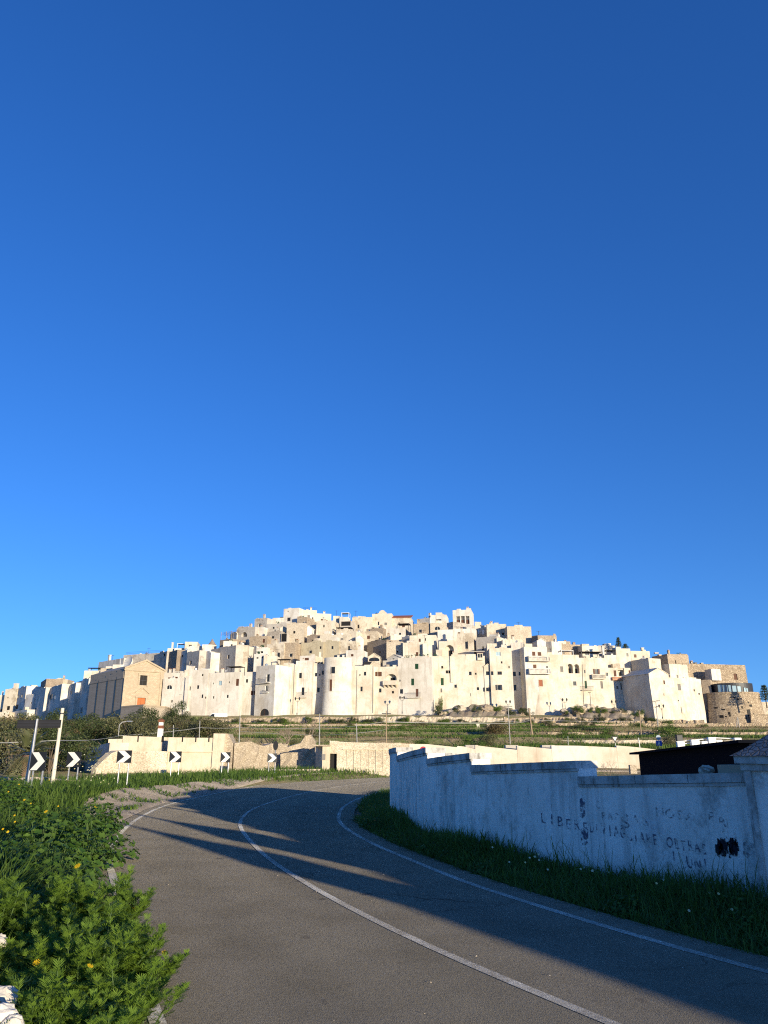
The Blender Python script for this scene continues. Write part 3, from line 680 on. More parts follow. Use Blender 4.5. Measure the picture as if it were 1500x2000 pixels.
    for k in range(cl):
        kind = rg.choice(['chimney', 'antenna', 'dish', 'tank', 'chimney', 'hut', 'hut', 'pole', 'plants', 'plants'])
        x, y = rg.uniform(.8, W-.8), rg.uniform(.8, min(dep-1, 5)); z = Hh-par
        q = MB()
        if kind == 'chimney':
            h_ = par+rg.uniform(.7, 1.5); wq = rg.uniform(.25, .38); q.box(x-wq,x+wq,y-wq,y+wq,z,z+h_,mat); q.box(x-wq-.07,x+wq+.07,y-wq-.07,y+wq+.07,z+h_+.001,z+h_+.1,mat)
            for sx in (-1,1): q.box(x+sx*wq*.7-.06,x+sx*wq*.7+.06,y-wq*.8,y+wq*.8,z+h_+.102,z+h_+.3,mat)
            q.box(x-wq,x+wq,y-wq,y+wq,z+h_+.302,z+h_+.38,MT['terra']); q.build('chimney', roof)
        elif kind == 'antenna':
            h_ = rg.uniform(2.2, 3.6); q.tube([(x,y,z),(x,y,z+h_)], .055, MT['iron'], 5)
            q.box(x-.75,x+.75,y-.02,y+.02,z+h_*.93,z+h_*.93+.04,MT['iron'])
            for i in range(5): q.box(x-.6+.3*i-.012,x-.6+.3*i+.012,y-.35,y+.35,z+h_*.93+.045,z+h_*.93+.07,MT['iron'])
            q.build('antenna', roof)
        elif kind == 'dish':
            h_ = par+.5; q.tube([(x,y,z),(x,y,z+h_)], .03, MT['iron'], 5); n = 10; ctr = Vector((x,y-.12,z+h_+.1)); ax2 = Vector((rg.uniform(-.7,.7),-.8,.45)).normalized(); u_ = ax2.cross(Vector((0,0,1))).normalized(); v_ = u_.cross(ax2)
            vs = [ctr-ax2*.08]+[ctr+(u_*math.cos(6.2832*i/n)+v_*math.sin(6.2832*i/n))*.42 for i in range(n)]+[ctr-ax2*.1]
            q.mesh(vs, [(0,1+i,1+(i+1)%n) for i in range(n)]+[(n+1,1+(i+1)%n,1+i) for i in range(n)], MT['dish']); q.build('satellite_dish', roof)
        elif kind == 'hut':
            wq, dq, h_ = rg.uniform(.7, 1.5), rg.uniform(.6, 1.2), par+rg.uniform(.5, 1.6); x = min(max(x, wq+.35), max(W-wq-.35, wq+.35)); y = max(y, dq+.35); q.mesh([(x-wq,y-dq,z),(x+wq,y-dq,z),(x+wq,y+dq,z),(x-wq,y+dq,z),(x-wq,y-dq,z+h_),(x+wq,y-dq,z+h_*rg.uniform(.75,1.1)),(x+wq,y+dq,z+h_),(x-wq,y+dq,z+h_)], [(4,5,6),(4,6,7),(0,1,5,4),(1,2,6,5),(2,3,7,6),(3,0,4,7)], MT[rg.choice(['w','c','b','v'])]); q.build('stair_head', roof)
        elif kind == 'pole':
            h_ = rg.uniform(1.5, 3.2); q.tube([(x,y,z),(x+rg.uniform(-.15,.15),y,z+h_)], .04, MT[rg.choice(['iron','whitep','wood'])], 5); q.build('roof_pole', roof)
        elif kind == 'plants':
            for j in range(26):
                a_ = rg.uniform(0, 6.28); rr = .5*math.sqrt(rg.random()); e = Vector((x+rr*math.cos(a_)*1.4, y*.5+rr*math.sin(a_), z+par*.6+rg.random()*.9)); s_ = .16; q.mesh([e+Vector((-s_,0,-.05)), e+Vector((s_,.05,.02)), e+Vector((.02,-.06,s_*1.6))], [(0,1,2)], MT['green'])
            q.box(x-.6, x+.6, y*.5-.2, y*.5+.2, z, z+par*.7, MT['terra']); q.build('roof_plants', roof)
        else:
            h_ = rg.uniform(.9, 1.3); rr = rg.uniform(.4, .55); q.tube([(x,y,z),(x,y,z+h_),(x,y,z+h_+.15)], [rr,rr,rr*.4], MT[rg.choice(['tank','whitep','steel'])], 10); q.build('water_tank', roof)
    tag(root, label, cat)
    info = dict(root=root, loc=loc, W=W, H=Hh, sh=sh, roof=roof, zb=zb, r=r, mat=mat, dep=dep, par=par)
    if key: HOUSES[key] = info
    return info
def chim(h, x0, x1, yt, y=1.2, dep=.7, m=None, cap=True):       # a chimney seen above a roof, in the region's coordinates
    ax, z1 = h['loc'](*UV(h['r'], x0, yt)); bx, _ = h['loc'](*UV(h['r'], x1, yt)); z0 = h['H']-h['par']
    if z1 <= z0+.2: z1 = z0+1.2
    q = MB(); q.box(ax, bx, y, y+dep, z0, z1-.14, m or h['mat'])
    if cap: q.box(ax-.08, bx+.08, y-.08, y+dep+.08, z1-.139, z1, m or MT['c'])
    q.build('chimney', h['roof'])
def rail_balcony(h, x0, x1, ytop, ybot, d=.85):
    ax, z1 = h['loc'](*UV(h['r'], x0, ytop)); bx, z0 = h['loc'](*UV(h['r'], x1, ybot)); s = h['sh'](z0); q = MB()
    q.box(ax, bx, s-d, s+.02, z0-.14, z0, h['mat']); ba = q.build('balcony', h['root']); q = MB(); zz = z1
    for X in (ax+.03, bx-.03): q.tube([(X,s-d+.04,zz),(X,s,zz)], .02, MT['iron'], 4)
    q.tube([(ax+.03,s-d+.04,zz),(bx-.03,s-d+.04,zz)], .025, MT['iron'], 4)
    n = max(4, int((bx-ax)/.16))
    for k in range(n+1):
        X = ax+.03+(bx-ax-.06)*k/n; q.tube([(X,s-d+.04,z0+.001),(X,s-d+.04,zz)], .013, MT['iron'], 4, False)
    q.build('railing', ba)
def solid_balcony(h, x0, x1, ytop, ybot, d=.95, m=None, slots=True, corbels=0):
    ax, z1 = h['loc'](*UV(h['r'], x0, ytop)); bx, z0 = h['loc'](*UV(h['r'], x1, ybot)); s = h['sh'](z0); m = m or h['mat']; q = MB()
    q.box(ax, bx, s-d, s+.02, z0, z0+.18, m); q.box(ax, bx, s-d, s-d+.12, z1-.16, z1, m); q.box(ax, ax+.12, s-d+.121, s, z0+.181, z1, m); q.box(bx-.12, bx, s-d+.121, s, z0+.181, z1, m)
    if slots:
        n = max(6, int((bx-ax)/.34))
        for k in range(n+1):
            X = ax+.06+(bx-ax-.12)*k/n; q.box(X-.075, X+.075, s-d+.01, s-d+.11, z0+.181, z1-.161, m)
    else: q.box(ax, bx, s-d+.003, s-d+.118, z0+.181, z1-.161, m)
    for k in range(corbels):
        X = ax+.25+(bx-ax-.5)*k/(corbels-1); q.mesh([(X-.14,s-d*.9,z0-.003),(X+.14,s-d*.9,z0-.003),(X+.14,s,z0-.003),(X-.14,s,z0-.003),(X-.12,s-.02,z0-.75),(X+.12,s-.02,z0-.75)], [(0,1,5,4),(0,4,3),(1,2,5),(2,3,4,5),(3,2,1,0)], m)
    q.build('balcony', h['root'])
def pipe(h, x0, y0, x1, y1):
    a, za = h['loc'](*UV(h['r'], x0, y0)); b_, zb_ = h['loc'](*UV(h['r'], x1, y1)); q = MB()
    n = 8; pts = []
    for k in range(n+1):
        f = k/n; z = za+(zb_-za)*f; pts.append((a+(b_-a)*f, h['sh'](z)-.07, z))
    q.tube(pts, .06, MT['grey'], 6); q.build('drainpipe', h['root'])
def terrace_canopy(h, x0, x1, yt, m='canopy', y=1.0, d=3.2, thick=.12, posts=True):
    ax, z1 = h['loc'](*UV(h['r'], x0, yt)); bx, _ = h['loc'](*UV(h['r'], x1, yt)); z0 = h['H']-h['par']
    if z1 < z0+1: z1 = z0+2.2
    q = MB(); q.box(ax, bx, y, y+d, z1-thick, z1, MT[m])
    if posts:
        for X in (ax+.1, bx-.1):
            for Y in (y+.1, y+d-.1): q.box(X-.06, X+.06, Y-.06, Y+.06, z0, z1-thick-.001, MT['whitep'] if m == 'whitep' else MT['iron'])
    q.build('canopy', h['roof'])
def ledge(h, x0, x1, y, th=.14):
    a, z = h['loc'](*UV(h['r'], x0, y)); b_, _ = h['loc'](*UV(h['r'], x1, y)); s = h['sh'](z); q = MB(); q.box(a, b_, s-.09, s-.004, z-th, z, h['mat']); q.build('ledge', h['root'])
def pots(h, x0, x1, n=4):
    rg = random.Random(int(x0)); ax, _ = h['loc'](*UV(h['r'], x0, 500)); bx, _ = h['loc'](*UV(h['r'], x1, 500))
    for k in range(n):
        x = ax+(bx-ax)*(k+.5)/n; z = h['H']+.002; q = MB(); q.tube([(x,.15,z),(x,.15,z+.25)], [.12,.17], MT['terra'], 7)
        for j in range(16):
            a_ = rg.uniform(0, 6.28); e = Vector((x+.35*math.cos(a_)*rg.random(), .15+.35*math.sin(a_)*rg.random(), z+.3+rg.random()*.45)); q.mesh([e+Vector((-.1,0,0)), e+Vector((.1,.03,.02)), e+Vector((.02,-.05,.2))], [(0,1,2)], MT['green'])
        q.build('potted_plant', h['root'])
def roof_rail(h, f0=.05, f1=.95):
    q = MB(); a, b_ = h['W']*f0, h['W']*f1; z = h['H']+.002; n = max(4, int((b_-a)/.7))
    for zz in (.45, .9): q.tube([(a,.12,z+zz),(b_,.12,z+zz)], .025, MT['iron'], 4)
    for k in range(n+1): X = a+(b_-a)*k/n; q.tube([(X,.12,z-.05),(X,.12,z+.9)], .02, MT['iron'], 4, False)
    q.build('railing', h['roof'])
w_, x_ = 'w', 'x'

# --- front row, left to right
F1 = H(2, 92, 345, 895, 1310, 'pale plastered house with a small arched window, next to the church in the front row', 'v', 14, 8, D=208.5, wins=[(150,205,970,1016,'A'),(197,213,1138,1166,'x'),(304,320,1152,1180,'x'),(326,346,1228,1244,'x')], clutter=2)
H(2, 345, 385, 868, 1310, 'narrow pale flue buttress between the arched window house and the long blank front', 'v', 24, 6, same=True, set_=-.5, clutter=0, name='flue_buttress', cat='buttress', par=.1)
F2 = H(2, 385, 602, 800, 1310, 'pale front with five scattered small windows, right of the narrow flue buttress', 'v', 24, 8, same=True, set_=.12, wins=[(398,416,985,1030,'w'),(490,510,972,1012,'w'),(540,557,1075,1115,'w'),(603-60,560,843,868,'x'),(578,592,1100,1122,'x')], clutter=1)
F3 = H(2, 602, 962, 828, 1310, 'long pale blank front with a tall brown shutter at its right edge', 'v', 24, 2.2, same=True, set_=.3, wins=[(735,767,922,972,'p'),(930,958,900,978,'b'),(668,682,1095,1122,'x'),(824,843,1080,1114,'w'),(668,677,942,962,'x'),(846,857,928,948,'x')], clutter=3)
terrace_canopy(F3, 800, 960, 755)
H(2, 952, 1162, 822, 1310, 'recessed bluish shaded front between the long blank front and the balcony tower house', 'w', 12, 8, D=210, wins=[(1040,1062,903,942,'w'),(1096,1122,1036,1082,'b'),(1130,1150,1034,1080,'b')], clutter=1)
F5 = H(3, 106, 322, 750, 1325, 'tall narrow house with an iron balcony high up and an arched gateway at street level', 'w', 33, 7, D=206, wins=[(236,266,848,932,'w'),(220,252,978,1036,'w'),(163,258,1238,1312,'A')], clutter=2)
rail_balcony(F5, 158, 280, 895, 942); rail_balcony(F5, 196, 262, 1030, 1050, .5)
F6 = H(3, 372, 556, 738, 1318, 'cream house with two brown framed windows and twin drainpipes, right of the iron balcony house', 'c', 10, 8, D=213, wins=[(465,496,846,890,'w'),(428,473,997,1056,'b')], clutter=2)
pipe(F6, 520, 775, 505, 1290); pipe(F6, 550, 745, 530, 1290); terrace_canopy(F6, 345, 480, 672, 'canopy', 1.0, 2.5)
F7 = H(3, 556, 742, 695, 1300, 'white house with a railed balcony beside the round tower', 'w', 8, 8, D=213.8, wins=[(602,630,832,892,'w'),(630,658,996,1082,'w')], clutter=1)
rail_balcony(F7, 520, 690, 1055, 1108)
F8 = H(3, 742, 888, 732, 1300, 'shaded white front set back against the left side of the round tower', 'w', 4, 8, D=215.6, wins=[(780,802,832,872,'w'),(860,882,806,852,'w'),(805,832,997,1048,'w'),(828,840,843,862,'x')], clutter=2)
ledge(F8, 835, 880, 915)
# --- round towers
def tower(r, x0, x1, yt, yb, label, m, D, wins=(), batter=.05, band=None, zref=.5, arc=(188, 352), rad=None, n=20, name='round_tower', sxy=.62, clutter=2):
    u0, vt = UV(r, x0, yt); u1, vb = UV(r, x1, yb); uc = (u0+u1)/2; c = P(uc, (vt+vb)/2, D); ra = (u1-u0)/2/F*D*1.02
    zt, zv = P(uc, vt, D-ra*sxy).z, P(uc, vb, D-ra*sxy).z; zb = zv-1.2
    root = empty(name, (c.x, c.y, zb)); b = MB(); mat = MT[m]; Hh = zt-zb; zr = Hh*zref
    angs = [R(arc[0]+(arc[1]-arc[0])*k/n) for k in range(n+1)]
    def pt(a_, z, o=0): k = ra+batter*max(0, zr-z)+o; return (math.cos(a_)*k, math.sin(a_)*k*sxy, z)
    zs = [0, zr, Hh]; ring = [[pt(a_, z) for a_ in angs]+[(ra, 7, z), (-ra, 7, z)] for z in zs]
    N = len(ring[0])
    for j in range(2):
        for k in range(N): b.face([ring[j][k], ring[j][(k+1)%N], ring[j+1][(k+1)%N], ring[j+1][k]], mat)
    inn = [(x*.93, y*.93+.1, Hh) for x, y, _ in ring[2]]; inl = [(x, y, Hh-.5) for x, y, _ in inn]
    for k in range(N):
        k2 = (k+1)%N; b.face([ring[2][k], ring[2][k2], inn[k2], inn[k]], mat); b.face([inn[k], inn[k2], inl[k2], inl[k]], mat)
    b.build('wall', root); q = MB(); q.face(inl, MT['roof']); roof = q.build('roof', root)
    def surf(u, v, o=0):
        best = None; d = ray(u, v)
        for s in range(0, 400):
            Y = D-ra*sxy*1.6-1+s*(ra*1.9+2)/400; w = P(u, v, Y); x, y, z = w.x-c.x, w.y-c.y, w.z-zb
            k = ra+batter*max(0, zr-z)
            if y <= 0 and (x/k)**2+(y/(k*sxy))**2 <= 1: return math.atan2(y/sxy, x), z
        return None
    for (a0, a1, y0, y1, ty) in wins:
        um, vm = UV(r, (a0+a1)/2, (y0+y1)/2); q = surf(um, vm)
        if not q: continue
        al, z = q; hw = (a1-a0)*REG[r][2]/F*D/2/max(.5, abs(math.sin(al))); hh = (y1-y0)*REG[r][2]/F*D/2
        k = MB(); px, py, _ = pt(al, z); nrm = Vector((math.cos(al), math.sin(al)/sxy, 0)).normalized(); tn = Vector((-nrm.y, nrm.x, 0))
        def bx(x0_, x1_, z0_, z1_, d0, d1, mm):
            cs = [Vector((px,py,0))+tn*xx+nrm*dd+Vector((0,0,zz)) for zz in (z0_, z1_) for (xx, dd) in ((x0_,d0),(x1_,d0),(x1_,d1),(x0_,d1))]
            k.mesh(cs, [(3,2,1,0),(4,5,6,7),(0,1,5,4),(1,2,6,5),(2,3,7,6),(3,0,4,7)], mm)
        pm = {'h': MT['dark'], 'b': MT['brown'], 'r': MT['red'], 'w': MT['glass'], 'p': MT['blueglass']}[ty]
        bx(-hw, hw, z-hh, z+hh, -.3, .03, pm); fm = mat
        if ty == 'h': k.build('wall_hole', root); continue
        bx(-hw-.12, -hw-.002, z-hh, z+hh, -.3, .10, fm); bx(hw+.002, hw+.12, z-hh, z+hh, -.3, .10, fm); bx(-hw-.12, hw+.12, z+hh+.002, z+hh+.14, -.3, .12, fm); bx(-hw-.16, hw+.16, z-hh-.12, z-hh-.002, -.3, .14, fm)
        k.build('window', root)
    if band:
        _, z = surf(*UV(r, (x0+x1)/2, band)) or (0, Hh*.5); q = MB(); lo = [pt(a_, z, .0) for a_ in angs]; hi = [pt(a_, z, .12) for a_ in angs]
        for k in range(n): q.mesh([(*lo[k][:2],z-.09),(*hi[k][:2],z-.09),(*hi[k+1][:2],z-.09),(*lo[k+1][:2],z-.09),(*lo[k][:2],z+.09),(*hi[k][:2],z+.09),(*hi[k+1][:2],z+.09),(*lo[k+1][:2],z+.09)], [(1,2,6,5),(4,5,6,7),(3,2,1,0)], mat)
        q.build('string_course', root)
    rg = random.Random(int(x0))
    for k in range(clutter):
        x, y = rg.uniform(-ra*.5, ra*.5), rg.uniform(1, 4); q = MB(); h_ = rg.uniform(.8, 1.6); q.box(x-.3,x+.3,y-.3,y+.3,Hh-.5,Hh+h_-.3,mat); q.box(x-.38,x+.38,y-.38,y+.38,Hh+h_-.299,Hh+h_-.18,mat); q.build('chimney', roof)
    return dict(root=root, tz=Hh, pt=pt, ra=ra, roof=roof), tag(root, label, 'tower')
tower(3, 884, 1186, 655, 1300, 'round white tower with a tall narrow brown door high in its wall', 'w', 213, [(965,1006,766,836,'w'),(946,972,910,1034,'b')], .06, 1040)
F9 = H(4, 30, 284, 752, 1305, 'cream front with a tilted dark roof panel, just right of the round tower', 'c', 8, 8, D=212.5, wins=[(138,162,987,1040,'w'),(177,203,820,862,'w'),(126,138,845,866,'x')], clutter=1, batter=.03)
a, z1 = F9['loc'](*UV(4, 140, 735)); bb, _ = F9['loc'](*UV(4, 222, 735)); k = MB(); z = F9['H']-.4; k.mesh([(a,.5,z),(bb,.5,z),(bb+.8,2.4,z+1.7),(a+.8,2.4,z+1.7),(a,.5,z+.1),(bb,.5,z+.1),(bb+.8,2.4,z+1.8),(a+.8,2.4,z+1.8)], [(3,2,1,0),(4,5,6,7),(0,1,5,4),(1,2,6,5),(2,3,7,6),(3,0,4,7)], MT['canopy']); k.build('tilted_panel', F9['roof'])
pipe(F9, 100, 800, 92, 1290); pipe(F9, 282, 745, 278, 1285)
F10 = H(4, 284, 562, 762, 1305, 'house with an arched loggia over a corbelled white balcony', 'c', 10, 8, D=212.8, wins=[(304,332,820,870,'b'),(336,378,820,870,'b'),(347,375,1008,1052,'w'),(491,516,1036,1064,'x'),(420,546,845,925,'L')], clutter=2, batter=.03)
solid_balcony(F10, 398, 552, 922, 970, 1.1, slots=False, corbels=4)
F11 = H(4, 562, 950, 658, 1300, 'tall house with green shutters, a small iron balcony and a sloping right corner', 'v', 15, 3, D=211, wins=[(752,792,730,788,'g'),(709,743,897,972,'g'),(580,618,1014,1068,'w'),(575,590,908,930,'x'),(760,792,1012,1100,'D'),(598,616,1104,1120,'x')], batter=.05, clutter=1)
rail_balcony(F11, 672, 820, 1060, 1108); pots(F11, 690, 920, 5)
F12 = H(5, -125, 512, 642, 1215, 'broad sunlit white front above the boulders, with a boxed bay window', 'c', 3, 9, D=213.5, wins=[(10,33,754,783,'x'),(60,88,804,838,'x'),(90,117,804,838,'x'),(4,39,890,972,'g'),(0,22,1008,1053,'y'),(158,186,964,1000,'w'),(322,353,818,858,'w'),(389,409,831,853,'x'),(410,437,994,1026,'w'),(338,346,1062,1098,'x')], batter=.05, clutter=3)
a, z1 = F12['loc'](*UV(5, 415, 612)); bb, z0 = F12['loc'](*UV(5, 480, 690)); k = MB()
k.box(a, bb, -.55, .02, z0, z1, MT['c']); k.box(a-.25, bb+.25, -.8, .02, z1+.001, z1+.12, MT['brown']); k.box(a+.15, (a+bb)/2-.08, -.58, -.551, z0+.7, z1-.2, MT['glass']); k.box((a+bb)/2+.08, bb-.15, -.58, -.551, z0+.7, z1-.2, MT['glass']); k.build('bay_window', F12['root'])
ledge(F12, 225, 500, 588)
q = F12['loc'](*UV(5, 108, 640)); k = MB(); k.box(q[0]-.0, q[0]+.7, -.3, .02, F12['loc'](*UV(5, 108, 940))[1], F12['H']-.01, MT['c']); k.build('buttress', F12['root'])
F13 = H(5, 566, 818, 552, 1215, 'white house with two pairs of open dark shutters on its lowest floor', 'c', 2, 9, D=212.2, wins=[(626,680,595,640,'p'),(514+56,549+50,815,857,'w'),(643,694,816,853,'w'),(506,548,996,1042,'w'),(640,680,966,1027,'o'),(681,701,702,726,'x'),(767,782,754,780,'x')], batter=.05, clutter=1)
H(5, 500, 585, 762, 1215, 'narrow white house with a small gable, between the bay window front and open shutter house', 'c', 3, 8, D=212.9, wins=[(514,549,815,857,'w'),(505,546,996,1042,'o')], batter=.05, clutter=0, gable=.7, roofm=MT['c'])
H(5, 815, 962, 490, 1225, 'shaded recessed white front beside the balconied apartment house', 'w', 8, 8, D=215.2, wins=[(818,852,820,868,'w'),(882,912,820,862,'w'),(898,924,672,704,'w'),(818,862,964,1032,'w')], clutter=1)
F15 = H(5, 962, 1226, 540, 1310, 'modern white apartment house with two stacked balustraded balconies and brown shutters', 'w', -6, 10, D=211, wins=[(1033,1072,593,642,'b'),(1096,1138,597,646,'b'),(1044,1084,738,782,'b'),(1188,1212,754,780,'w')], clutter=2)
solid_balcony(F15, 980, 1222, 645, 708, 1.3); solid_balcony(F15, 988, 1230, 785, 850, 1.3)
tower(5, 990, 1300, 895, 1320, 'squat round white bastion bulging out under the balconied apartment house', 'c', 213.5, [(1030,1052,944,980,'w'),(1112,1152,914,982,'r')], .14, 1055, .75, clutter=0)
F16 = H(6, 186, 548, 512, 1200, 'white front with a pair of tall arched recesses and a brown shutter', 'c', -4, 9, D=212.5, wins=[(310,347,643,707,'y'),(394,459,613,722,'L'),(468,531,618,722,'L'),(455,496,810,862,'w')], batter=.07, clutter=2)
F17 = H(6, 548, 872, 548, 1215, 'white front with a half arch over a balustraded balcony and a second small balcony', 'c', -4, 9, same=True, set_=.15, wins=[(579,598,684,720,'w'),(585,617,806,892,'g'),(700,742,672,737,'o','b'),(762,796,810,894,'y'),(822,852,714,752,'w')], batter=.07, clutter=0)
rail_balcony(F17, 545, 682, 868, 912); solid_balcony(F17, 662, 815, 735, 788, 1.0); pipe(F17, 560, 620, 580, 1180)
terrace_canopy(F17, 560, 800, 470, 'canopy', .9, 4); terrace_canopy(F16, 330, 470, 455, 'whitep', .8, 3)
F18 = H(6, 872, 1130, 660, 1230, 'white front with brown shuttered doors over terracotta balustrades', 'c', -4, 9, same=True, set_=.3, wins=[(912,948,688,757,'b'),(958,1038,648,755,'N'),(1082,1112,688,757,'b'),(944,970,864,898,'w'),(988,1024,832,908,'w'),(1114,1130,848,915,'x')], batter=.07, clutter=1)
solid_balcony(F18, 893, 1062, 765, 802, .7, MT['terra']); solid_balcony(F18, 1074, 1128, 762, 790, .7, MT['terra'])
F19 = H(7, 182, 405, 560, 1035, 'bright white house with a low gable and a battered shaded left flank', 'c', -24, 12, D=205.5, wins=[(319,341,628,672,'b'),(316,326,776,802,'x'),(300,325,525,560,'y')], batter=.06, zref=.8, clutter=0, gable=1.6, roofm=MT['c'])
F20 = H(7, 405, 770, 605, 1075, 'plain white wall block with flaking stains and one tall grey window, nearest the stone fort', 'c', -24, 10, same=True, set_=.15, wins=[(478,522,667,742,'y'),(510,527,924,1002,'x'),(714,733,769,790,'x'),(480,494,850,864,'x'),(660,676,728,752,'w')], batter=.05, zref=.6, clutter=1)
# --- the stone fort at the right end
FT = H(7, 588, 1292, 448, 1150, 'brown stone fort block with one red shutter above the glazed terrace', 'f', -12, 12, D=221, wins=[(1108,1157,553,622,'b')], clutter=2, batter=.05, zref=.9, name='fort', cat='fort')
chim(FT, 775, 798, 425); chim(FT, 700, 726, 420, m=MT['iron'])
tower(7, 850, 1400, 755, 1190, 'round battered stone bastion below the glazed terrace, pitted with dark holes', 'f', 212, [(965,992,1020,1050,'h'),(1055,1075,985,1015,'h'),(1270,1305,960,1060,'h'),(905,925,930,945,'h'),(1110,1130,815,830,'h'),(1150,1170,830,850,'h'),(985,1010,950,965,'h'),(1065,1082,1020,1035,'h'),(1200,1215,920,945,'h'),(1270,1285,870,885,'h'),(1075,1085,815,828,'h'),(1290,1320,900,925,'h'),(1330,1345,1000,1030,'h'),(1240,1260,1045,1065,'h'),(1020,1035,1030,1042,'h')], .10, 775, .95, name='bastion', sxy=.75, clutter=0)
g2, _ = tower(7, 905, 1310, 655, 770, 'curved glazed terrace with pale blue panes between dark posts, on the bastion', 'iron', 211.6, [(955,1000,678,755,'p'),(1003,1042,680,757,'p'),(1045,1082,683,760,'p'),(1102,1148,690,763,'p'),(1152,1196,696,766,'p'),(1228,1250,712,770,'p'),(1255,1275,718,775,'p')], 0, None, .5, name='glazed_terrace', sxy=.7, clutter=0)
H(7, 780, 880, 620, 1120, 'rough dark stone corner pier at the left of the round bastion', 's', 30, 6, D=212.5, clutter=0, batter=.05, zref=.9, name='stone_pier', cat='pier')
H(7, 860, 965, 500, 560, 'small white rooftop hut on the fort above the glazed terrace', 'w', -12, 3, D=215, clutter=0, name='roof_hut', cat='hut', hgt=3.2)
# --- roofs behind the right part of the front row
H(7, 165, 300, 382, 620, 'pale block with a stained parapet just behind the low gable house', 'b', -24, 7, D=213, clutter=1)
q = H(7, 20, 165, 400, 640, 'shaded grey block left of the pale stained block, over the terracotta balconies', 'w', 40, 7, D=216, clutter=1)
q = H(7, 395, 600, 447, 640, 'white block under the small brown stone upper storey, left of the fort', 'c', -22, 7, D=213.5, clutter=0)
q = H(7, 372, 608, 335, 470, 'brown stone upper storey with a slit window, left of the fort', 's', -18, 7, D=219, wins=[(452,468,402,440,'x')], clutter=2)
chim(q, 300, 328, 330); 
q = H(6, 950, 1112, 442, 680, 'white house with a small square window beside the dark rooftop pine', 'c', -4, 8, D=219, wins=[(1055,1082,495,532,'w')], clutter=0); chim(q, 918, 946, 405)
q = H(6, 1112, 1325, 470, 600, 'pale stained block with two chimneys, right of the house beside the pine', 'b', -6, 8, D=224, clutter=0); chim(q, 1247, 1275, 425); chim(q, 1400, 1440, 480, m=MT['w'])
q = H(6, 812, 950, 515, 640, 'low white terrace house under a black awning, left of the rooftop pine', 'w', -4, 6, D=217, clutter=0); terrace_canopy(q, 838, 948, 455, 'canopy', .6, 3); chim(q, 800, 820, 405)
H(6, 562, 748, 412, 570, 'white roof house with an arch, behind the black terrace pergola', 'c', -4, 6, D=222, wins=[(590,640,460,520,'A')], clutter=1)
H(6, 745, 930, 408, 520, 'long grey wall with a thin red coping on the skyline left of the pine', 'g', -4, 6, D=229, clutter=1, roofm=MT['red'])
H(6, 435, 560, 398, 520, 'brown rubble wall house on the skyline right of centre, beside the white roof house', 's', -8, 6, D=226, clutter=1)
H(6, 272, 440, 392, 520, 'low rubble house with a stub tower on the right skyline', 's', -6, 6, D=224, clutter=2)
H(6, 345, 428, 362, 420, 'small square stone stub rising from the right skyline', 's', -6, 3, D=226, clutter=0, name='stub_tower', cat='tower')
H(5, 1100, 1312, 410, 520, 'brown stone block on the skyline right of the rubble house with one window', 's', -4, 8, D=232, clutter=1)
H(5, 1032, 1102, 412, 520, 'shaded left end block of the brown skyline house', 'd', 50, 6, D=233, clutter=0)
H(5, 1092, 1190, 475, 560, 'small white gabled rooftop room above the balconied apartment house', 'w', -6, 6, D=219, clutter=0, gable=.7, roofm=MT['w'])
H(5, 1190, 1256, 480, 580, 'small shaded white block right of the gabled rooftop room', 'w', 48, 5, D=221, clutter=1)
H(5, 755, 1028, 308, 500, 'rubble stone house with one dark window on the skyline, right of the white tower house', 'l', -3, 9, D=236, wins=[(800,834,406,452,'w')], clutter=2, dD=0)
H(5, 524, 746, 282, 440, 'beige block with a plain stained front on the skyline, left of the rubble stone house', 'b', 5, 8, D=240, clutter=2)
H(5, 360, 526, 298, 400, 'low beige house with two doorways beside the white tower house', 'b', 8, 8, D=246, wins=[(420,440,340,398,'W'),(465,500,345,398,'W')], clutter=2)
H(5, 405, 638, 425, 580, 'grey shaded house stepping down behind the bay window front', 'g', 30, 8, D=226, wins=[(470,490,535,575,'x')], clutter=2)
H(5, 638, 712, 440, 560, 'white lit end wall with a dark lantern, right of the grey shaded house', 'c', -10, 6, D=224, clutter=0)
H(5, 705, 925, 455, 600, 'white upper block with a ragged parapet behind the open shutter house', 'c', 0, 7, D=221, clutter=2)
H(5, 530, 640, 500, 700, 'small white stepped block above the arched gable house', 'c', 5, 7, D=217.5, clutter=0)
# --- white tower house and neighbours at the top
q = H(4, 1180, 1390, 122, 360, 'tall white tower house with three tall openings near its top, highest on the skyline', 'w', 12, 9, D=262, wins=[(1218,1262,195,282,'N'),(1270,1316,192,282,'N'),(1325,1368,192,280,'N')], clutter=1)
for x0, x1 in ((1222,1258),(1274,1312),(1329,1364)):
    a, z1 = q['loc'](*UV(4, x0, 232)); bb, z0 = q['loc'](*UV(4, x1, 281)); k = MB(); k.box(a, bb, .5, .56, z0, z1, MT['brown']); k.build('shutter', q['root'])
H(4, 1228, 1412, 385, 600, 'pale house with one tall brown framed window under the white tower house', 'b', 14, 8, D=228, wins=[(1314,1352,477,562,'w')], clutter=1)
q = H(4, 1180, 1440, 335, 430, 'white terrace with a railing below the white tower house', 'w', 10, 7, D=240, clutter=1)
roof_rail(q)
q = H(4, 1022, 1232, 475, 665, 'white loggia house with one big round arch', 'c', 6, 8, D=221, wins=[(1090,1193,518,642,'L')], clutter=1)
H(4, 990, 1056, 570, 670, 'small plain white block left of the big arch', 'c', 10, 6, D=219.5, clutter=0)
H(4, 1008, 1182, 345, 500, 'white house with a dark doorway left of the white tower house', 'w', 8, 8, D=236, wins=[(1142,1180,435,470,'x')], clutter=1)
H(4, 1112, 1182, 262, 350, 'dark blue shaded gap house left of the white tower house', 'g', 55, 6, D=252, clutter=0)
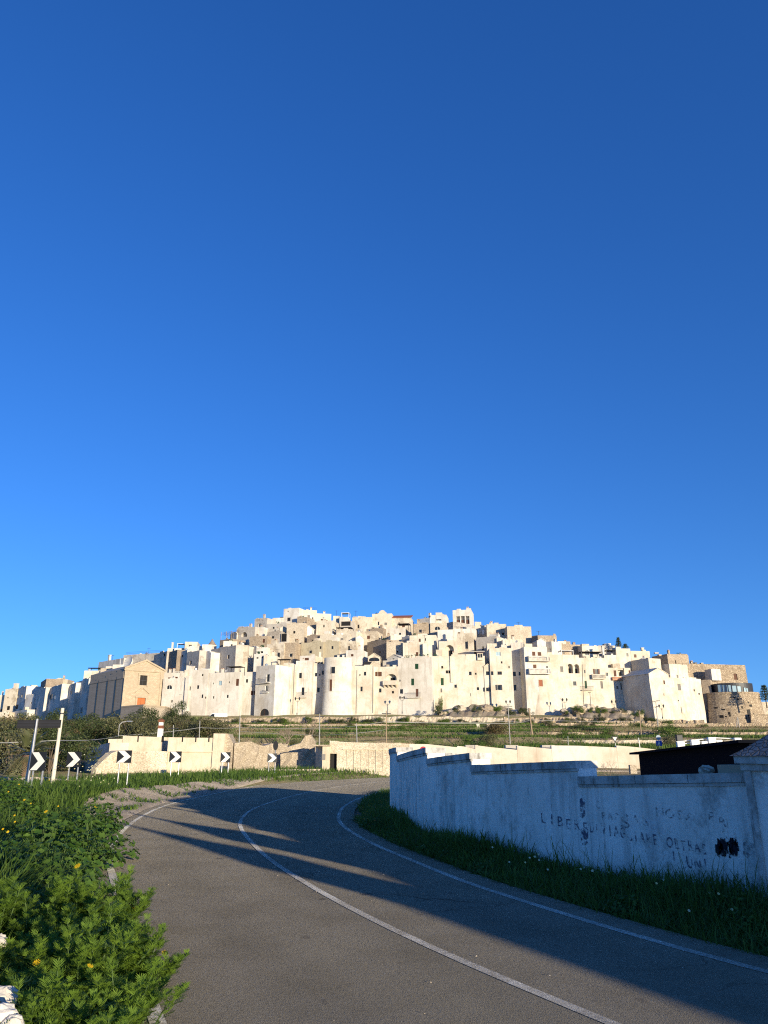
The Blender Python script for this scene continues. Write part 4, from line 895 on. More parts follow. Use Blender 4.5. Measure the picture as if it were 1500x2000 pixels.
H(4, 925, 1112, 270, 380, 'rough stone house with a broad blind arch below the skyline', 'l', 4, 8, D=240, wins=[(975,1035,310,350,'A')], clutter=1)
q = H(4, 928, 1108, 178, 285, 'house with a rust coloured roof edge and a white front on the skyline', 'w', 10, 8, D=256, wins=[(990,1050,228,270,'N')], clutter=1, roofm=MT['red'])
chim(q, 1048, 1062, 172); chim(q, 915, 930, 158)
H(4, 775, 925, 218, 290, 'low grey and white roof house on the skyline beside the red tile roof', 'w', 40, 7, D=258, clutter=2)
H(4, 735, 925, 278, 400, 'brown stone house below the grey and white roof house', 's', 6, 8, D=241, clutter=2)
q = H(4, 692, 992, 408, 560, 'broad cream house with a brown door above the green shutter house', 'c', 8, 8, D=227, wins=[(795,818,447,482,'D'),(862,876,440,470,'x')], clutter=3)
H(4, 618, 842, 490, 690, 'cream block with one brown window above the green shutter house', 'c', 9, 7, D=220.5, wins=[(762,790,598,642,'b')], clutter=1)
H(4, 842, 948, 502, 690, 'narrow bright cream block right of the brown window block', 'c', -4, 7, D=219, clutter=1)
H(4, 432, 618, 482, 700, 'rough rubble house with one small square hole, below the white stair wall', 'l', 8, 8, D=224, wins=[(546,566,583,604,'x')], clutter=1)
q = H(4, 390, 556, 690, 800, 'low white roof room with a gabled end over the corbelled balcony house', 'w', 26, 5, D=216.5, wins=[(436,520,742,765,'A')], clutter=0)
H(4, 440, 598, 665, 720, 'white gabled attic room with a small dark window', 'w', 34, 5, D=219, clutter=0, gable=1.0, roofm=MT['w'], wins=[(495,520,668,690,'x')])
H(4, 595, 682, 690, 790, 'bluish shaded white wall beside the attic room', 'w', 48, 5, D=217, clutter=1)
q = H(4, 225, 360, 655, 790, 'vaulted roof room with a wide glazed arch', 'b', 4, 5, D=216.3, wins=[(234,352,658,700,'A')], clutter=0, gable=1.1, roofm=MT['b'])
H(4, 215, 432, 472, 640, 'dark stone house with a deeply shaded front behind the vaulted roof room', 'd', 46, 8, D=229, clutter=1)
H(4, 385, 482, 412, 520, 'brown roof house with a sagging edge left of the white stair wall', 's', 10, 7, D=235, clutter=1)
H(4, 478, 602, 412, 520, 'bright white stair wall house right of the brown sagging roof', 'c', -14, 6, D=232, clutter=0)
H(4, 565, 692, 425, 540, 'blue shaded house front under the white terrace wall', 'w', 50, 6, D=235, wins=[(572,596,455,500,'x')], clutter=0)
q = H(4, 408, 640, 332, 430, 'white terrace house with a dark pergola on its roof', 'w', 12, 8, D=244, clutter=1); terrace_canopy(q, 548, 680, 272, 'canopy', .8, 4)
q = H(4, 490, 708, 208, 330, 'house with a long sloping red tile roof on the skyline', 'b', 8, 9, D=256, clutter=0)
k = MB(); k.mesh([(-.3,-.4,q['H']+.05),(q['W']+.3,-.4,q['H']+.05),(q['W']+.3,4.5,q['H']+1.5),(-.3,4.5,q['H']+1.5),(-.3,-.4,q['H']-.12),(q['W']+.3,-.4,q['H']-.12),(q['W']+.3,4.5,q['H']+1.3),(-.3,4.5,q['H']+1.3)], [(0,1,2,3),(7,6,5,4),(0,4,5,1),(1,5,6,2),(2,6,7,3),(3,7,4,0)], MT['red']); k.build('tile_roof', q['root'])
q = H(4, 270, 492, 165, 340, 'tan house with a rounded hump on its parapet on the skyline', 'b', 8, 9, D=256, clutter=1)
k = MB(); a, z1 = q['loc'](*UV(4, 345, 125)); bb, _ = q['loc'](*UV(4, 425, 125)); n = 10
k.extr([(a,q['H']+.002)]+[((a+bb)/2+(bb-a)/2*math.cos(math.pi*i/n), q['H']+.002+(z1-q['H'])*math.sin(math.pi*i/n)) for i in range(n)], .02, .5, MT['b']); k.build('parapet_hump', q['root'])
H(4, 45, 272, 205, 355, 'tan house with one small doorway, left of the humped parapet', 'b', 8, 9, D=255, wins=[(105,126,288,330,'x')], clutter=2)
H(4, 205, 395, 332, 420, 'low grey brown roof house below the humped parapet', 'd', 20, 7, D=243, clutter=2)
H(4, 75, 325, 365, 480, 'beige house just below the tan skyline house with one small doorway', 'b', 14, 8, D=236, clutter=2)
H(4, 85, 175, 440, 520, 'small white triangular stair wall among beige houses', 'w', -10, 4, D=229, clutter=0, gable=.8, roofm=MT['w'])
# --- upper middle
q = H(3, 425, 598, 105, 275, 'tall white block at the left end of the highest roofs, with one dark window', 'w', 20, 9, D=258, wins=[(467,503,210,248,'w'),(469,481,133,147,'x')], clutter=0)
q = H(3, 640, 800, 125, 270, 'bright white house with a doorway and a roof railing, right of the tall white block', 'c', -10, 9, D=262, wins=[(695,722,180,235,'y'),(748,762,205,226,'x')], clutter=1)
roof_rail(q)
q = H(3, 795, 962, 165, 290, 'bright white lower wing right of the roof railing house', 'c', -12, 9, D=264, clutter=1)
q = H(3, 985, 1062, 190, 330, 'narrow white house left of the rooftop pavilion', 'w', -4, 8, D=254, clutter=1)
q = H(3, 1055, 1155, 202, 260, 'white block carrying a small open rooftop pavilion', 'w', 6, 6, D=252, clutter=0); terrace_canopy(q, 1074, 1162, 150, 'whitep', .5, 3)
q = H(3, 1058, 1195, 248, 330, 'brown shaded loggia below the rooftop pavilion', 'g', 10, 6, D=248, wins=[(1075,1180,255,300,'x')], clutter=0)
q = H(3, 1020, 1180, 340, 400, 'house under a wide black awning in the upper middle of the town', 'b', 10, 6, D=240, clutter=0); terrace_canopy(q, 1015, 1185, 318, 'canopy', .2, 4); 
H(3, 795, 988, 245, 400, 'plain tan house below the bright white lower wing', 'b', 12, 8, D=243, wins=[(872,888,290,318,'x')], clutter=1)
H(3, 660, 795, 265, 345, 'brown stone wall house below the roof railing house', 's', 8, 7, D=249, clutter=1)
H(3, 580, 690, 205, 275, 'small brown stone block in front of the roof railing house', 's', 20, 6, D=254, clutter=1)
H(3, 460, 652, 272, 500, 'rough stone house with two dark openings one above the other', 'l', 12, 9, D=238, wins=[(534,558,360,388,'x'),(557,589,450,480,'x')], clutter=1, dD=0)
H(3, 655, 770, 345, 480, 'bright white sloping stair house right of the rough stone house', 'w', -10, 7, D=241, clutter=1, gable=1.2, roofm=MT['w'])
H(3, 232, 458, 278, 380, 'long brown grey wall house below the tall white block', 'g', 18, 8, D=248, clutter=1)
q = H(3, 385, 462, 330, 400, 'small white hut with a slanted top beside the rough stone house', 'w', -6, 5, D=241, clutter=0, gable=.5, roofm=MT['w'])
H(3, 242, 398, 365, 510, 'dark brown house left of the tall black doorway', 'g', 16, 8, D=238, clutter=2)
H(3, 396, 462, 388, 510, 'house with one tall black doorway', 'g', 20, 8, D=236.5, wins=[(400,458,392,478,'x')], clutter=0)
H(3, 690, 842, 408, 490, 'dark rubble wall house right of the stair house', 'd', 22, 7, D=236, clutter=2)
H(3, 835, 1175, 402, 500, 'long beige retaining house below the black awning', 'b', 14, 7, D=233, clutter=3)
H(3, 1165, 1245, 360, 500, 'beige buttressed corner house with a patched front', 'b', 18, 7, D=232, clutter=1)
H(3, 622, 870, 490, 690, 'olive brown house with a small white framed window', 'o', 16, 8, D=226, wins=[(713,744,578,614,'w'),(832,852,533,562,'x')], clutter=2)
H(3, 870, 1052, 480, 690, 'greenish brown house with one upper window, right of the olive brown house', 'o', 14, 8, D=225.4, wins=[(965,987,530,564,'w')], clutter=1)
H(3, 1052, 1240, 475, 690, 'tan house with a slanting stair line and a small dark window', 'b', 12, 8, D=224.6, wins=[(1153,1173,530,572,'w')], clutter=1)
H(3, 428, 558, 492, 720, 'rough brown rubble house beside the narrow dark alley', 's', 18, 8, D=224, wins=[(491,526,613,652,'w')], clutter=1)
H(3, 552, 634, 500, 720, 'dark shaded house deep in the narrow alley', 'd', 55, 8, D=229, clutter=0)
q = H(3, 236, 430, 505, 690, 'plain beige block with thin roof poles, left of the rubble house by the alley', 'b', 18, 8, D=225, clutter=3)
H(3, 118, 240, 545, 660, 'white stepped terrace with three small square windows', 'w', 10, 7, D=223.5, wins=[(130,150,590,610,'x'),(170,195,588,610,'x')], clutter=2)
H(3, 90, 205, 618, 800, 'white terrace below the three window terrace', 'w', 10, 6, D=219.5, wins=[(120,142,655,672,'x'),(180,195,650,668,'x')], clutter=1)
H(3, 200, 345, 640, 780, 'white lean-to house with a sunlit sloping top above the iron balcony house', 'c', 4, 6, D=218, clutter=2)
q = H(3, 608, 775, 638, 760, 'white roof room with a wide brown shutter', 'w', 14, 5, D=219.3, wins=[(638,710,664,690,'b')], clutter=1); 
q = H(3, 770, 862, 650, 740, 'low white roof room with a chimney stack next to the round tower', 'c', 0, 5, D=220, clutter=0); chim(q, 822, 845, 590)
H(3, 1128, 1312, 575, 700, 'plain white block behind the top of the round tower', 'w', 14, 6, D=219, clutter=2)
# --- upper left
H(2, 1135, 1275, 220, 380, 'grey house with one dark window left of the highest white block', 'g', 28, 9, D=256, wins=[(1183,1210,276,314,'w')], clutter=1)
H(2, 1340, 1462, 212, 280, 'small bright white roof room left of the tall white block', 'w', 8, 6, D=259, clutter=1)
H(2, 1138, 1242, 318, 380, 'small white box room under the grey house with one window', 'w', 18, 5, D=247, clutter=0)
H(2, 932, 1138, 322, 510, 'ruined grey house with a broken arch on the left skyline', 'g', 28, 8, D=247, wins=[(990,1050,375,425,'L')], clutter=2)
H(2, 1082, 1280, 420, 530, 'brown stone terrace wall house below the broken arch', 's', 20, 8, D=237, clutter=2)
q = H(2, 860, 935, 388, 490, 'bluish grey house behind the wooden frame on the left skyline', 'w', 52, 6, D=250, clutter=1)
q = H(2, 745, 872, 455, 530, 'house with a bare timber frame on its roof', 'd', 40, 6, D=243, clutter=0); 
k = MB(); z = q['H']-q['par']
for i in range(7): k.box(.1, q['W']+3, .1+.5*i, .18+.5*i, z+2.2+.45*(i % 3), z+2.28+.45*(i % 3), MT['wood'])
for X in (.2, q['W']*.5, q['W']-.2):
    for Y in (.2, 3.0): k.box(X-.06, X+.06, Y-.06, Y+.06, z, z+3.2, MT['wood'])
k.build('timber_frame', q['roof'])
q = H(2, 785, 940, 475, 560, 'small bright white block behind the grey weathered house', 'c', -12, 7, D=236, clutter=1)
H(2, 640, 922, 545, 760, 'weathered grey house with streaked shaded walls, its right end sunlit', 'g', 46, 8, D=226, wins=[(832,854,633,670,'w'),(738,752,653,682,'x'),(668,682,648,664,'x')], clutter=1)
H(2, 925, 1062, 520, 720, 'beige lit house right of the weathered grey house', 'b', 2, 7, D=223, clutter=1)
H(2, 1040, 1155, 552, 790, 'blue shaded house in the hollow right of the beige lit house', 'w', 55, 7, D=227, clutter=1)
q = H(2, 525, 642, 612, 760, 'white house in blue shade left of the weathered grey house', 'w', 50, 7, D=228, clutter=1)
q = H(2, 545, 662, 512, 640, 'white house beside the stone roof cone', 'w', -8, 7, D=238, clutter=0)
H(2, 372, 510, 592, 780, 'grey rubble house with two small windows above the church roof line', 'g', 48, 7, D=229, wins=[(408,428,698,736,'w'),(333,348,708,738,'x')], clutter=2)
q = H(2, 372, 545, 535, 640, 'white stepped roof house with a small window on the left skyline', 'w', 6, 7, D=240, wins=[(388,408,572,596,'w')], clutter=2)
q = H(2, 350, 492, 482, 600, 'bright cream house with a dark terrace opening on the left skyline', 'c', -6, 7, D=250, wins=[(398,430,516,542,'x')], clutter=0)
q = H(2, 155, 352, 555, 640, 'long bright white terrace wall with a pergola on the left skyline', 'c', -4, 7, D=252, clutter=1); terrace_canopy(q, 262, 348, 498, 'whitep', .5, 3); chim(q, 198, 216, 482)
H(2, 255, 372, 592, 790, 'bluish grey house below the long terrace wall', 'w', 55, 7, D=236, wins=[(318,332,630,655,'x')], clutter=1)
H(2, 140, 258, 592, 790, 'dark stone house between two bluish houses, above the church roof', 'd', 56, 7, D=240, wins=[(155,175,715,755,'x')], clutter=1)
H(2, 0, 142, 612, 790, 'blue grey plastered house right above the church gable', 'g', 56, 7, D=247, wins=[(115,130,620,645,'x')], clutter=1)
H(2, 118, 345, 830, 930, 'low white roof room behind the arched window house', 'w', 6, 5, D=221, clutter=3)
H(2, 345, 470, 800, 900, 'small plain roof room behind the flue buttress', 'b', 10, 5, D=222, clutter=2)
# trullo cone roof
def cone_roof(r, x0, x1, yt, yb, D, label):
    u0, vt = UV(r, x0, yt); u1, vb = UV(r, x1, yb); c = P((u0+u1)/2, vb, D); ra = (u1-u0)/2/F*D; h_ = P((u0+u1)/2, vt, D).z-c.z
    o = empty('cone_roof_house', (c.x, c.y, c.z-9)); b = MB(); b.tube([(0,0,0),(0,0,9)], ra*.96, MT['w'], 16); b.build('drum', o)
    b = MB(); n = 7; b.tube([(0,0,9.002+h_*.9*(i/n)) for i in range(n+1)]+[(0,0,9+h_*.97),(0,0,9+h_)], [ra*(1-.86*(i/n)**.8) for i in range(n+1)]+[ra*.2, ra*.12], MT['d'], 16); b.build('roof', o); tag(o, label, 'house')
cone_roof(2, 605, 712, 452, 522, 243, 'dark dry stone cone roof on the left skyline')

# --- church
CH = empty('church', (0,0,0))
uA, vA = UV(1, 1045, 660)
ca = P(uA, 1385, 203)                                  # near corner between shaded flank and lit front
psi = R(41)                                            # front looks to the right of the camera
tf = Vector((math.cos(psi), math.sin(psi), 0)); nf = Vector((math.sin(psi), -math.cos(psi), 0))
E0 = Vector((0,0,EYE))
def chit(u, v):
    d = ray(u, v); return E0+d*((ca-E0).dot(nf)/d.dot(nf))
def cl(x, y): h = chit(*UV(1, x, y)); return (h-ca).dot(tf), h.z
Wc = cl(1402, 480)[0]; zb = cl(1220, 670)[1]-3.5; ze = cl(1060, 330)[1]; za = cl(1240, 268)[1]
CH.location = (ca.x, ca.y, zb); CH.rotation_euler = (0, 0, psi); tag(CH, 'small stone church with a pediment gable, a tall dark window and an orange door', 'church')
Hc = ze-zb; gA = za-zb; L = 25.0
wx0, wz1 = cl(1208, 392); wx1, wz0 = cl(1262, 480); dx0, dz1 = cl(1184, 585); dx1, dz0 = cl(1248, 652)
wz0, wz1, dz0, dz1 = wz0-zb, wz1-zb, dz0-zb, dz1-zb
b = MB(); xs_ = sorted({0, wx0, wx1, dx0, dx1, Wc}); zs_ = sorted({0, wz0, wz1, dz0, dz1, Hc})
for i in range(len(xs_)-1):
    for j in range(len(zs_)-1):
        mx_, mz = (xs_[i]+xs_[i+1])/2, (zs_[j]+zs_[j+1])/2
        if (wx0 < mx_ < wx1 and wz0 < mz < wz1) or (dx0 < mx_ < dx1 and dz0 < mz < dz1): continue
        b.face([(xs_[i],0,zs_[j]),(xs_[i+1],0,zs_[j]),(xs_[i+1],0,zs_[j+1]),(xs_[i],0,zs_[j+1])], MT['t'])
for (x0,x1,z0,z1) in ((wx0,wx1,wz0,wz1),(dx0,dx1,dz0,dz1)):
    b.face([(x0,0,z0),(x0,0,z1),(x0,.4,z1),(x0,.4,z0)], MT['t']); b.face([(x1,0,z1),(x1,0,z0),(x1,.4,z0),(x1,.4,z1)], MT['t']); b.face([(x0,0,z1),(x1,0,z1),(x1,.4,z1),(x0,.4,z1)], MT['t']); b.face([(x1,0,z0),(x0,0,z0),(x0,.4,z0),(x1,.4,z0)], MT['t'])
b.face([(0,0,Hc),(Wc,0,Hc),(Wc/2,0,gA)], MT['t'])
b.build('front_wall', CH)
b = MB(); b.face([(0,L,0),(0,0,0),(0,0,Hc),(0,L,Hc)], MT['u']); b.face([(Wc,0,0),(Wc,L,0),(Wc,L,Hc),(Wc,0,Hc)], MT['u']); b.face([(Wc,L,0),(0,L,0),(0,L,Hc),(Wc/2,L,gA-.3),(Wc,L,Hc)], MT['u']); b.build('nave_wall', CH)
b = MB()
for (y0, y1, hz) in ((.6, 5.5, 1.3), (5.5, 9.2, .4), (9.2, 13, -.6), (13, 20, -1.6), (20, L, -2.4)): b.box(-.12, .35, y0, y1, Hc-2.6, Hc+hz*.45-.8, MT['u'])
b.build('stepped_parapet', CH)
rf = MB(); rf.face([(0,.5,Hc-.02),(Wc/2,.5,gA-.15),(Wc/2,L-.02,gA-.32),(0,L-.02,Hc-.02)], MT['roof']); rf.face([(Wc/2,.5,gA-.15),(Wc,.5,Hc-.02),(Wc,L-.02,Hc-.02),(Wc/2,L-.02,gA-.32)], MT['roof']); rf.build('roof', CH)
b = MB(); s_ = (gA-Hc)/(Wc/2)
for sg in (-1, 1):
    x0 = Wc/2; x1 = Wc/2+sg*(Wc/2+.35); z0 = gA+.0; z1 = Hc-.35*s_
    pts = [(x0,-.4,z0),(x1,-.4,z1),(x1,.6,z1),(x0,.6,z0)]; up = [(x,y,z+.45) for x,y,z in pts]; k = [(3,2,1,0),(4,5,6,7),(0,1,5,4),(1,2,6,5),(2,3,7,6),(3,0,4,7)]
    b.mesh(pts+up, k if sg > 0 else [q[::-1] for q in k], MT['t'])
b.box(-.35, Wc+.35, -.3, -.004, Hc-.55, Hc-.12, MT['t']); b.build('pediment_cornice', CH)
b = MB(); b.face([(wx0,.38,wz0),(wx1,.38,wz0),(wx1,.38,wz1),(wx0,.38,wz1)], MT['dark']); b.box((wx0+wx1)/2-.05,(wx0+wx1)/2+.05,.3,.37,wz0,wz1,MT['iron']); b.box(wx0,wx1,.31,.36,(wz0+wz1)/2-.05,(wz0+wz1)/2+.05,MT['iron']); wn = b.build('window', CH)
b = MB(); b.box(wx0-.4,wx0-.003,-.14,-.003,wz0-.3,wz1+.003,MT['t']); b.box(wx1+.003,wx1+.4,-.14,-.003,wz0-.3,wz1+.003,MT['t']); b.box(wx0-.6,wx1+.6,-.25,-.003,wz1+.006,wz1+.5,MT['t']); b.build('window_surround', wn)
b = MB(); b.box(dx0,(dx0+dx1)/2-.02,.25,.35,dz0,dz1,MT['orange']); b.box((dx0+dx1)/2+.02,dx1,.25,.35,dz0,dz1,MT['orange']); dr = b.build('door', CH)
b = MB(); b.box(dx0-.45,dx0-.003,-.16,-.003,dz0,dz1,MT['t']); b.box(dx1+.003,dx1+.45,-.16,-.003,dz0,dz1,MT['t']); b.box(dx0-.7,dx1+.7,-.25,-.003,dz1+.003,dz1+.45,MT['t'])
mc = (dx0+dx1)/2
for sg in (-1, 1): b.mesh([(mc+sg*2.0,-.3,dz1+1.1),(mc+sg*.3,-.3,dz1+2.3),(mc+sg*.3,-.003,dz1+2.3),(mc+sg*2.0,-.003,dz1+1.1),(mc+sg*2.0,-.3,dz1+1.4),(mc+sg*.3,-.3,dz1+2.6),(mc+sg*.3,-.003,dz1+2.6),(mc+sg*2.0,-.003,dz1+1.4)], [(0,1,2,3),(4,5,6,7),(0,1,5,4),(1,2,6,5),(2,3,7,6),(3,0,4,7)], MT['t'])
b.build('door_surround', dr)
for q0, q1 in ((-.12, .9), (Wc-.9, Wc+.1)): b = MB(); b.box(q0,q1,-.14,-.002,0,Hc-.56,MT['t']); b.build('pilaster', CH)
b = MB(); xc_ = Wc/2; b.tube([(xc_,.3,gA+.4),(xc_,.3,gA+2.6)], .05, MT['iron'], 6); b.box(xc_-.4,xc_+.4,.26,.34,gA+2.0,gA+2.1,MT['iron']); b.build('cross', CH)
b = MB()
for y_ in (5.0, 11.0, 18.0): b.tube([(-.1,y_,.5),(-.1,y_,Hc-2.0)], .07, MT['iron'], 6)
b.build('drainpipe', CH)
# church forecourt: stone platform and shaded side chapel on the right
fo = empty('church_forecourt', (0,0,0)); b = MB()
qa, qb, qc = P(*UV(1,1040,700), 199.0), P(*UV(1,1235,660), 191.0), P(*UV(1,1415,735), 199.0)
zf = P(*UV(1,1235,655), 191).z; low = tz(qb.x, 196)-3
fo.location = (qa.x, qa.y, low); pl = [(0,0),(qb.x-qa.x,qb.y-qa.y),(qc.x-qa.x,qc.y-qa.y),(qc.x-qa.x-1,qc.y-qa.y+12),(0,14)]
b.prism(pl, 0, zf-low, MT['u']); b.build('platform', fo); b = MB(); b.prism([(x*1.012, y*1.012-.1) for x,y in pl], zf-low+.002, zf-low+.35, MT['t']); b.build('coping', fo)
tag(fo, 'stone platform with a pale coping below the church door', 'platform')
# --- left wing of the town
q = H(1, 1060, 1405, 208, 330, 'long pale grey house with a roof railing, above and left of the church gable', 'g', 24, 8, D=262, clutter=3)
roof_rail(q)
q = H(1, 848, 1062, 262, 350, 'pale grey skyline house with a tall white chimney, left of the big satellite dish', 'w', 44, 8, D=268, clutter=1); chim(q, 905, 918, 215)
q = H(1, 968, 1080, 300, 400, 'white block with a ragged top behind the church flank', 'w', 0, 6, D=246, clutter=2)
q = H(1, 720, 868, 352, 470, 'sunlit white house under a black flat canopy on the left skyline', 'c', 0, 6, D=262, clutter=2); terrace_canopy(q, 755, 870, 325, 'canopy', .4, 3)
H(1, 860, 970, 330, 480, 'crumbled pale house beside the black canopy house', 'l', 4, 6, D=252, clutter=1)
H(8, 735, 1092, 140, 330, 'ochre stone house with a low roof on the far left ridge', 'l', -4, 8, D=296, clutter=3)
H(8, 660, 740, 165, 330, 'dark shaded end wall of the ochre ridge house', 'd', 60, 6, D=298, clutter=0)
H(8, 1185, 1402, 172, 860, 'tall blue shaded white house touching the far end of the church flank', 'w', 56, 4, D=256, wins=[(1310,1338,600,685,'w'),(1280,1296,455,475,'x')], clutter=2)
H(8, 960, 1195, 250, 860, 'blue shaded house with one tall dark window, second from the church flank', 'w', 57, 4, D=266, wins=[(1150,1170,335,380,'w'),(1018,1045,500,540,'w'),(1055,1085,645,740,'x')], clutter=2)
H(8, 700, 965, 280, 860, 'blue shaded house with a pair of wide dark windows, left of the church', 'w', 57, 4, D=276, wins=[(800,850,400,460,'w'),(868,905,412,460,'w'),(760,780,435,465,'x'),(725,760,600,660,'b')], clutter=2)
H(8, 528, 705, 322, 860, 'blue shaded house with two small dark windows, third from the church flank', 'w', 57, 4, D=290, wins=[(546,572,455,500,'w'),(614,640,445,490,'w'),(570,590,610,640,'x')], clutter=1)
H(8, 390, 540, 395, 860, 'low shaded house with a bright sunlit end wall on the far left', 'w', 40, 9, D=300, clutter=2)
H(8, 395, 605, 262, 440, 'sunlit cream end wall on the far left ridge under a dark flat roof', 'c', -8, 8, D=318, clutter=2)
H(8, 250, 400, 282, 700, 'tall blue shaded house with two narrow windows on the far left', 'w', 54, 9, D=318, wins=[(290,310,395,440,'w'),(350,372,390,430,'w'),(260,290,560,620,'x')], clutter=1)
q = H(8, 62, 255, 298, 690, 'pinkish sunlit house with a small bell turret on the far left', 'b', 14, 9, D=324, wins=[(118,135,428,448,'x'),(115,155,575,640,'x')], clutter=0); chim(q, 185, 235, 200, 1.5, 1.5)
H(8, -40, 92, 395, 690, 'pale yellow house at the left edge of the picture under a dark roof', 'c', 8, 9, D=330, wins=[(10,45,625,665,'x')], clutter=1)
H(8, 120, 425, 655, 860, 'low shaded white house with drainpipes at the far left foot of the town', 'w', 50, 8, D=300, wins=[(300,320,700,720,'x')], clutter=2)
H(8, -60, 125, 672, 860, 'low pale yellow house at the left edge below the others', 'c', 10, 8, D=300, clutter=0)
# big satellite dish beside the church gable
dh = empty('satellite_dish', (0,0,0)); c = P(*UV(1, 1112, 278), 215); dh.location = (c.x, c.y, c.z-6); tag(dh, 'big round grey satellite dish on a mast behind the church gable', 'dish')
b = MB(); n = 18; ax2 = Vector((-.55,-.8,.25)).normalized(); u_ = ax2.cross(Vector((0,0,1))).normalized(); v_ = u_.cross(ax2); o = Vector((0,0,6))
for j, (r0, r1) in enumerate(((0,.7),(.7,1.25),(1.25,1.7))):
    ring = lambda r_: [o+(u_*math.cos(6.2832*i/n)+v_*math.sin(6.2832*i/n))*r_*2.6/1.7*.66+ax2*(r_*r_*.12) for i in range(n)]
    A_, B_ = ring(max(r0,.02)), ring(r1); b.mesh(A_+B_, [(i,(i+1)%n,n+(i+1)%n,n+i) for i in range(n)], MT['dish'])
b.build('reflector', dh, True); b = MB(); b.tube([(0,.15,0),(0,.15,6)], .09, MT['steel'], 8); b.tube([o+ax2*.1, o+ax2*1.5], .04, MT['steel'], 5); b.build('mast', dh)
# ------------------------------------------------------------------ walls below the town
def rough_wall(pts, hts, th, m, label, name='stone_wall', cat='wall', down=1.0, step=1.0, rag=.12, bulge=.05, batter=.0, group=None):
    # pts: list of (x, y, ground z); hts: matching wall heights; built with a ragged top and a bulging face
    P3 = np.array(pts, float); d = np.r_[0, np.cumsum(np.hypot(np.diff(P3[:,0]), np.diff(P3[:,1])))]; n = max(2, int(d[-1]/step)+1); u = np.linspace(0, d[-1], n)
    x, y, z, h = (np.interp(u, d, c) for c in (P3[:,0], P3[:,1], P3[:,2], hts))
    T = np.stack([np.gradient(x), np.gradient(y)], -1); T /= np.linalg.norm(T, axis=1)[:,None]; N_ = np.stack([T[:,1], -T[:,0]], -1)   # to the right of travel = face
    o = empty(name, (x[0], y[0], z[0])); b = MB(); rows = []
    rr = np.random.default_rng(int(abs(x[0]*31+y[0]*17)))
    rgn = np.convolve(np.r_[0, 0, rr.normal(0, rag*1.6, n), 0, 0], [.12, .22, .32, .22, .12], 'valid')
    for f, zf in ((0, -down), (0, .0), (0, .35), (0, .7), (0, 1.0), (th, 1.0), (th, -down)):
        top = zf >= 1.0; zz = z + (h*zf if zf > 0 else zf) + (rgn if top else 0); off = -f + rr.normal(0, bulge, n) + (batter*(h*(1-max(zf, 0))) if f == 0 else 0)
        rows.append(np.stack([x+N_[:,0]*off-x[0], y+N_[:,1]*off-y[0], zz-z[0]], -1))
    for A_, B_ in zip(rows[:-1], rows[1:]):
        for i in range(n-1): b.face([A_[i], A_[i+1], B_[i+1], B_[i]], m)
    for e in (0, n-1):
        f = [rows[k][e] for k in range(len(rows))]; b.face(f[::-1] if e == 0 else f, m)
    b.build('masonry', o); return tag(o, label, cat, group)
def px_wall(pix, Y, hpx, th, m, label, **kw):      # pixels along the visible foot, depth list
    pts, hts = [], []
    for k, (u, v) in enumerate(pix):
        yy = Y[k] if isinstance(Y, (list, tuple)) else Y; p = P(u, v, yy); q = P(u, v-(hpx[k] if isinstance(hpx, (list, tuple)) else hpx), yy); pts.append((p.x, p.y, p.z)); hts.append(q.z-p.z)
    return rough_wall(pts, hts, th, m, label, **kw)
px_wall([(388,1414),(560,1413),(700,1412)], 196.6, [10,12,13], .7, MT['s'], 'long brown retaining wall below the left half of the town street', down=2, step=.4, rag=.14, bulge=.12)
px_wall([(700,1412),(850,1412),(985,1414)], 196.4, [13,12,12], .7, MT['l'], 'paler retaining wall below the middle of the town, under the boulders', down=2, step=.4, rag=.14, bulge=.12)
px_wall([(985,1415),(1110,1416),(1240,1420)], 196.2, [14,15,16], .7, MT['s'], 'retaining wall of tumbled stone right of the leaning wooden pole', down=2, step=.4, rag=.14, bulge=.16)
px_wall([(1130,1422),(1250,1426),(1378,1428)], [190,188,186], [14,17,22], .9, MT['f'], 'sloping rubble wall under the right end of the white houses', down=2, step=.4, rag=.14, bulge=.2, batter=.12)
px_wall([(1376,1436),(1440,1440),(1560,1443)], [186,184,184], [22,20,18], .8, MT['d'], 'dark stone foot wall under the round bastion', down=3, step=1, bulge=.12)
px_wall([(1470,1424),(1530,1426),(1640,1430)], 205, [30,30,30], .8, MT['f'], 'upper terraced stone wall right of the bastion', down=3, step=1, bulge=.12)
px_wall([(1468,1392),(1530,1392),(1640,1396)], 222, [22,22,22], .8, MT['l'], 'pale terraced stone wall beyond the bastion near the right edge', down=10, step=1, bulge=.12)
# terrace walls on the slope
def terr(y, x0, x1, label, m='l', h=1.25, wob=.6):
    n = 8; pts = [(x0+(x1-x0)*k/n, y+wob*math.sin(k*1.7+x0), 0) for k in range(n+1)]; pts = [(a_, b_, tz(a_, y-1.2)-.1) for a_, b_, _ in pts]
    rough_wall(pts, [h]*(n+1), .6, MT[m], label, down=.6, step=.32, rag=.07, bulge=.08)
terr(77.2, -14, 24, 'lowest dry stone terrace wall, just above the sunlit garden wall', 's', .45)
terr(98.4, -16, 12, 'low dry stone terrace wall below the middle electricity poles', 's', .5)
terr(98.6, 20, 62, 'dry stone terrace wall right of the leaning wooden pole on the second terrace', 'l', .8)
terr(122.3, -26, 22, 'third dry stone terrace wall, broken and half hidden in grass', 's', .45)
terr(122.5, 26, 74, 'third terrace wall under the right of the town, pale and long', 's', 1.0)
terr(147.2, -34, 10, 'fourth brown terrace wall under the tall white pole', 'd', .5)
terr(147.4, 30, 88, 'fourth rubble terrace wall, widest of the right hand slope', 's', .6)
terr(172.2, -50, 4, 'uppermost brown terrace wall below the street on the left', 's', 1.1)
terr(172.4, 36, 98, 'uppermost rubble terrace wall below the street on the right', 'f', 1.3)
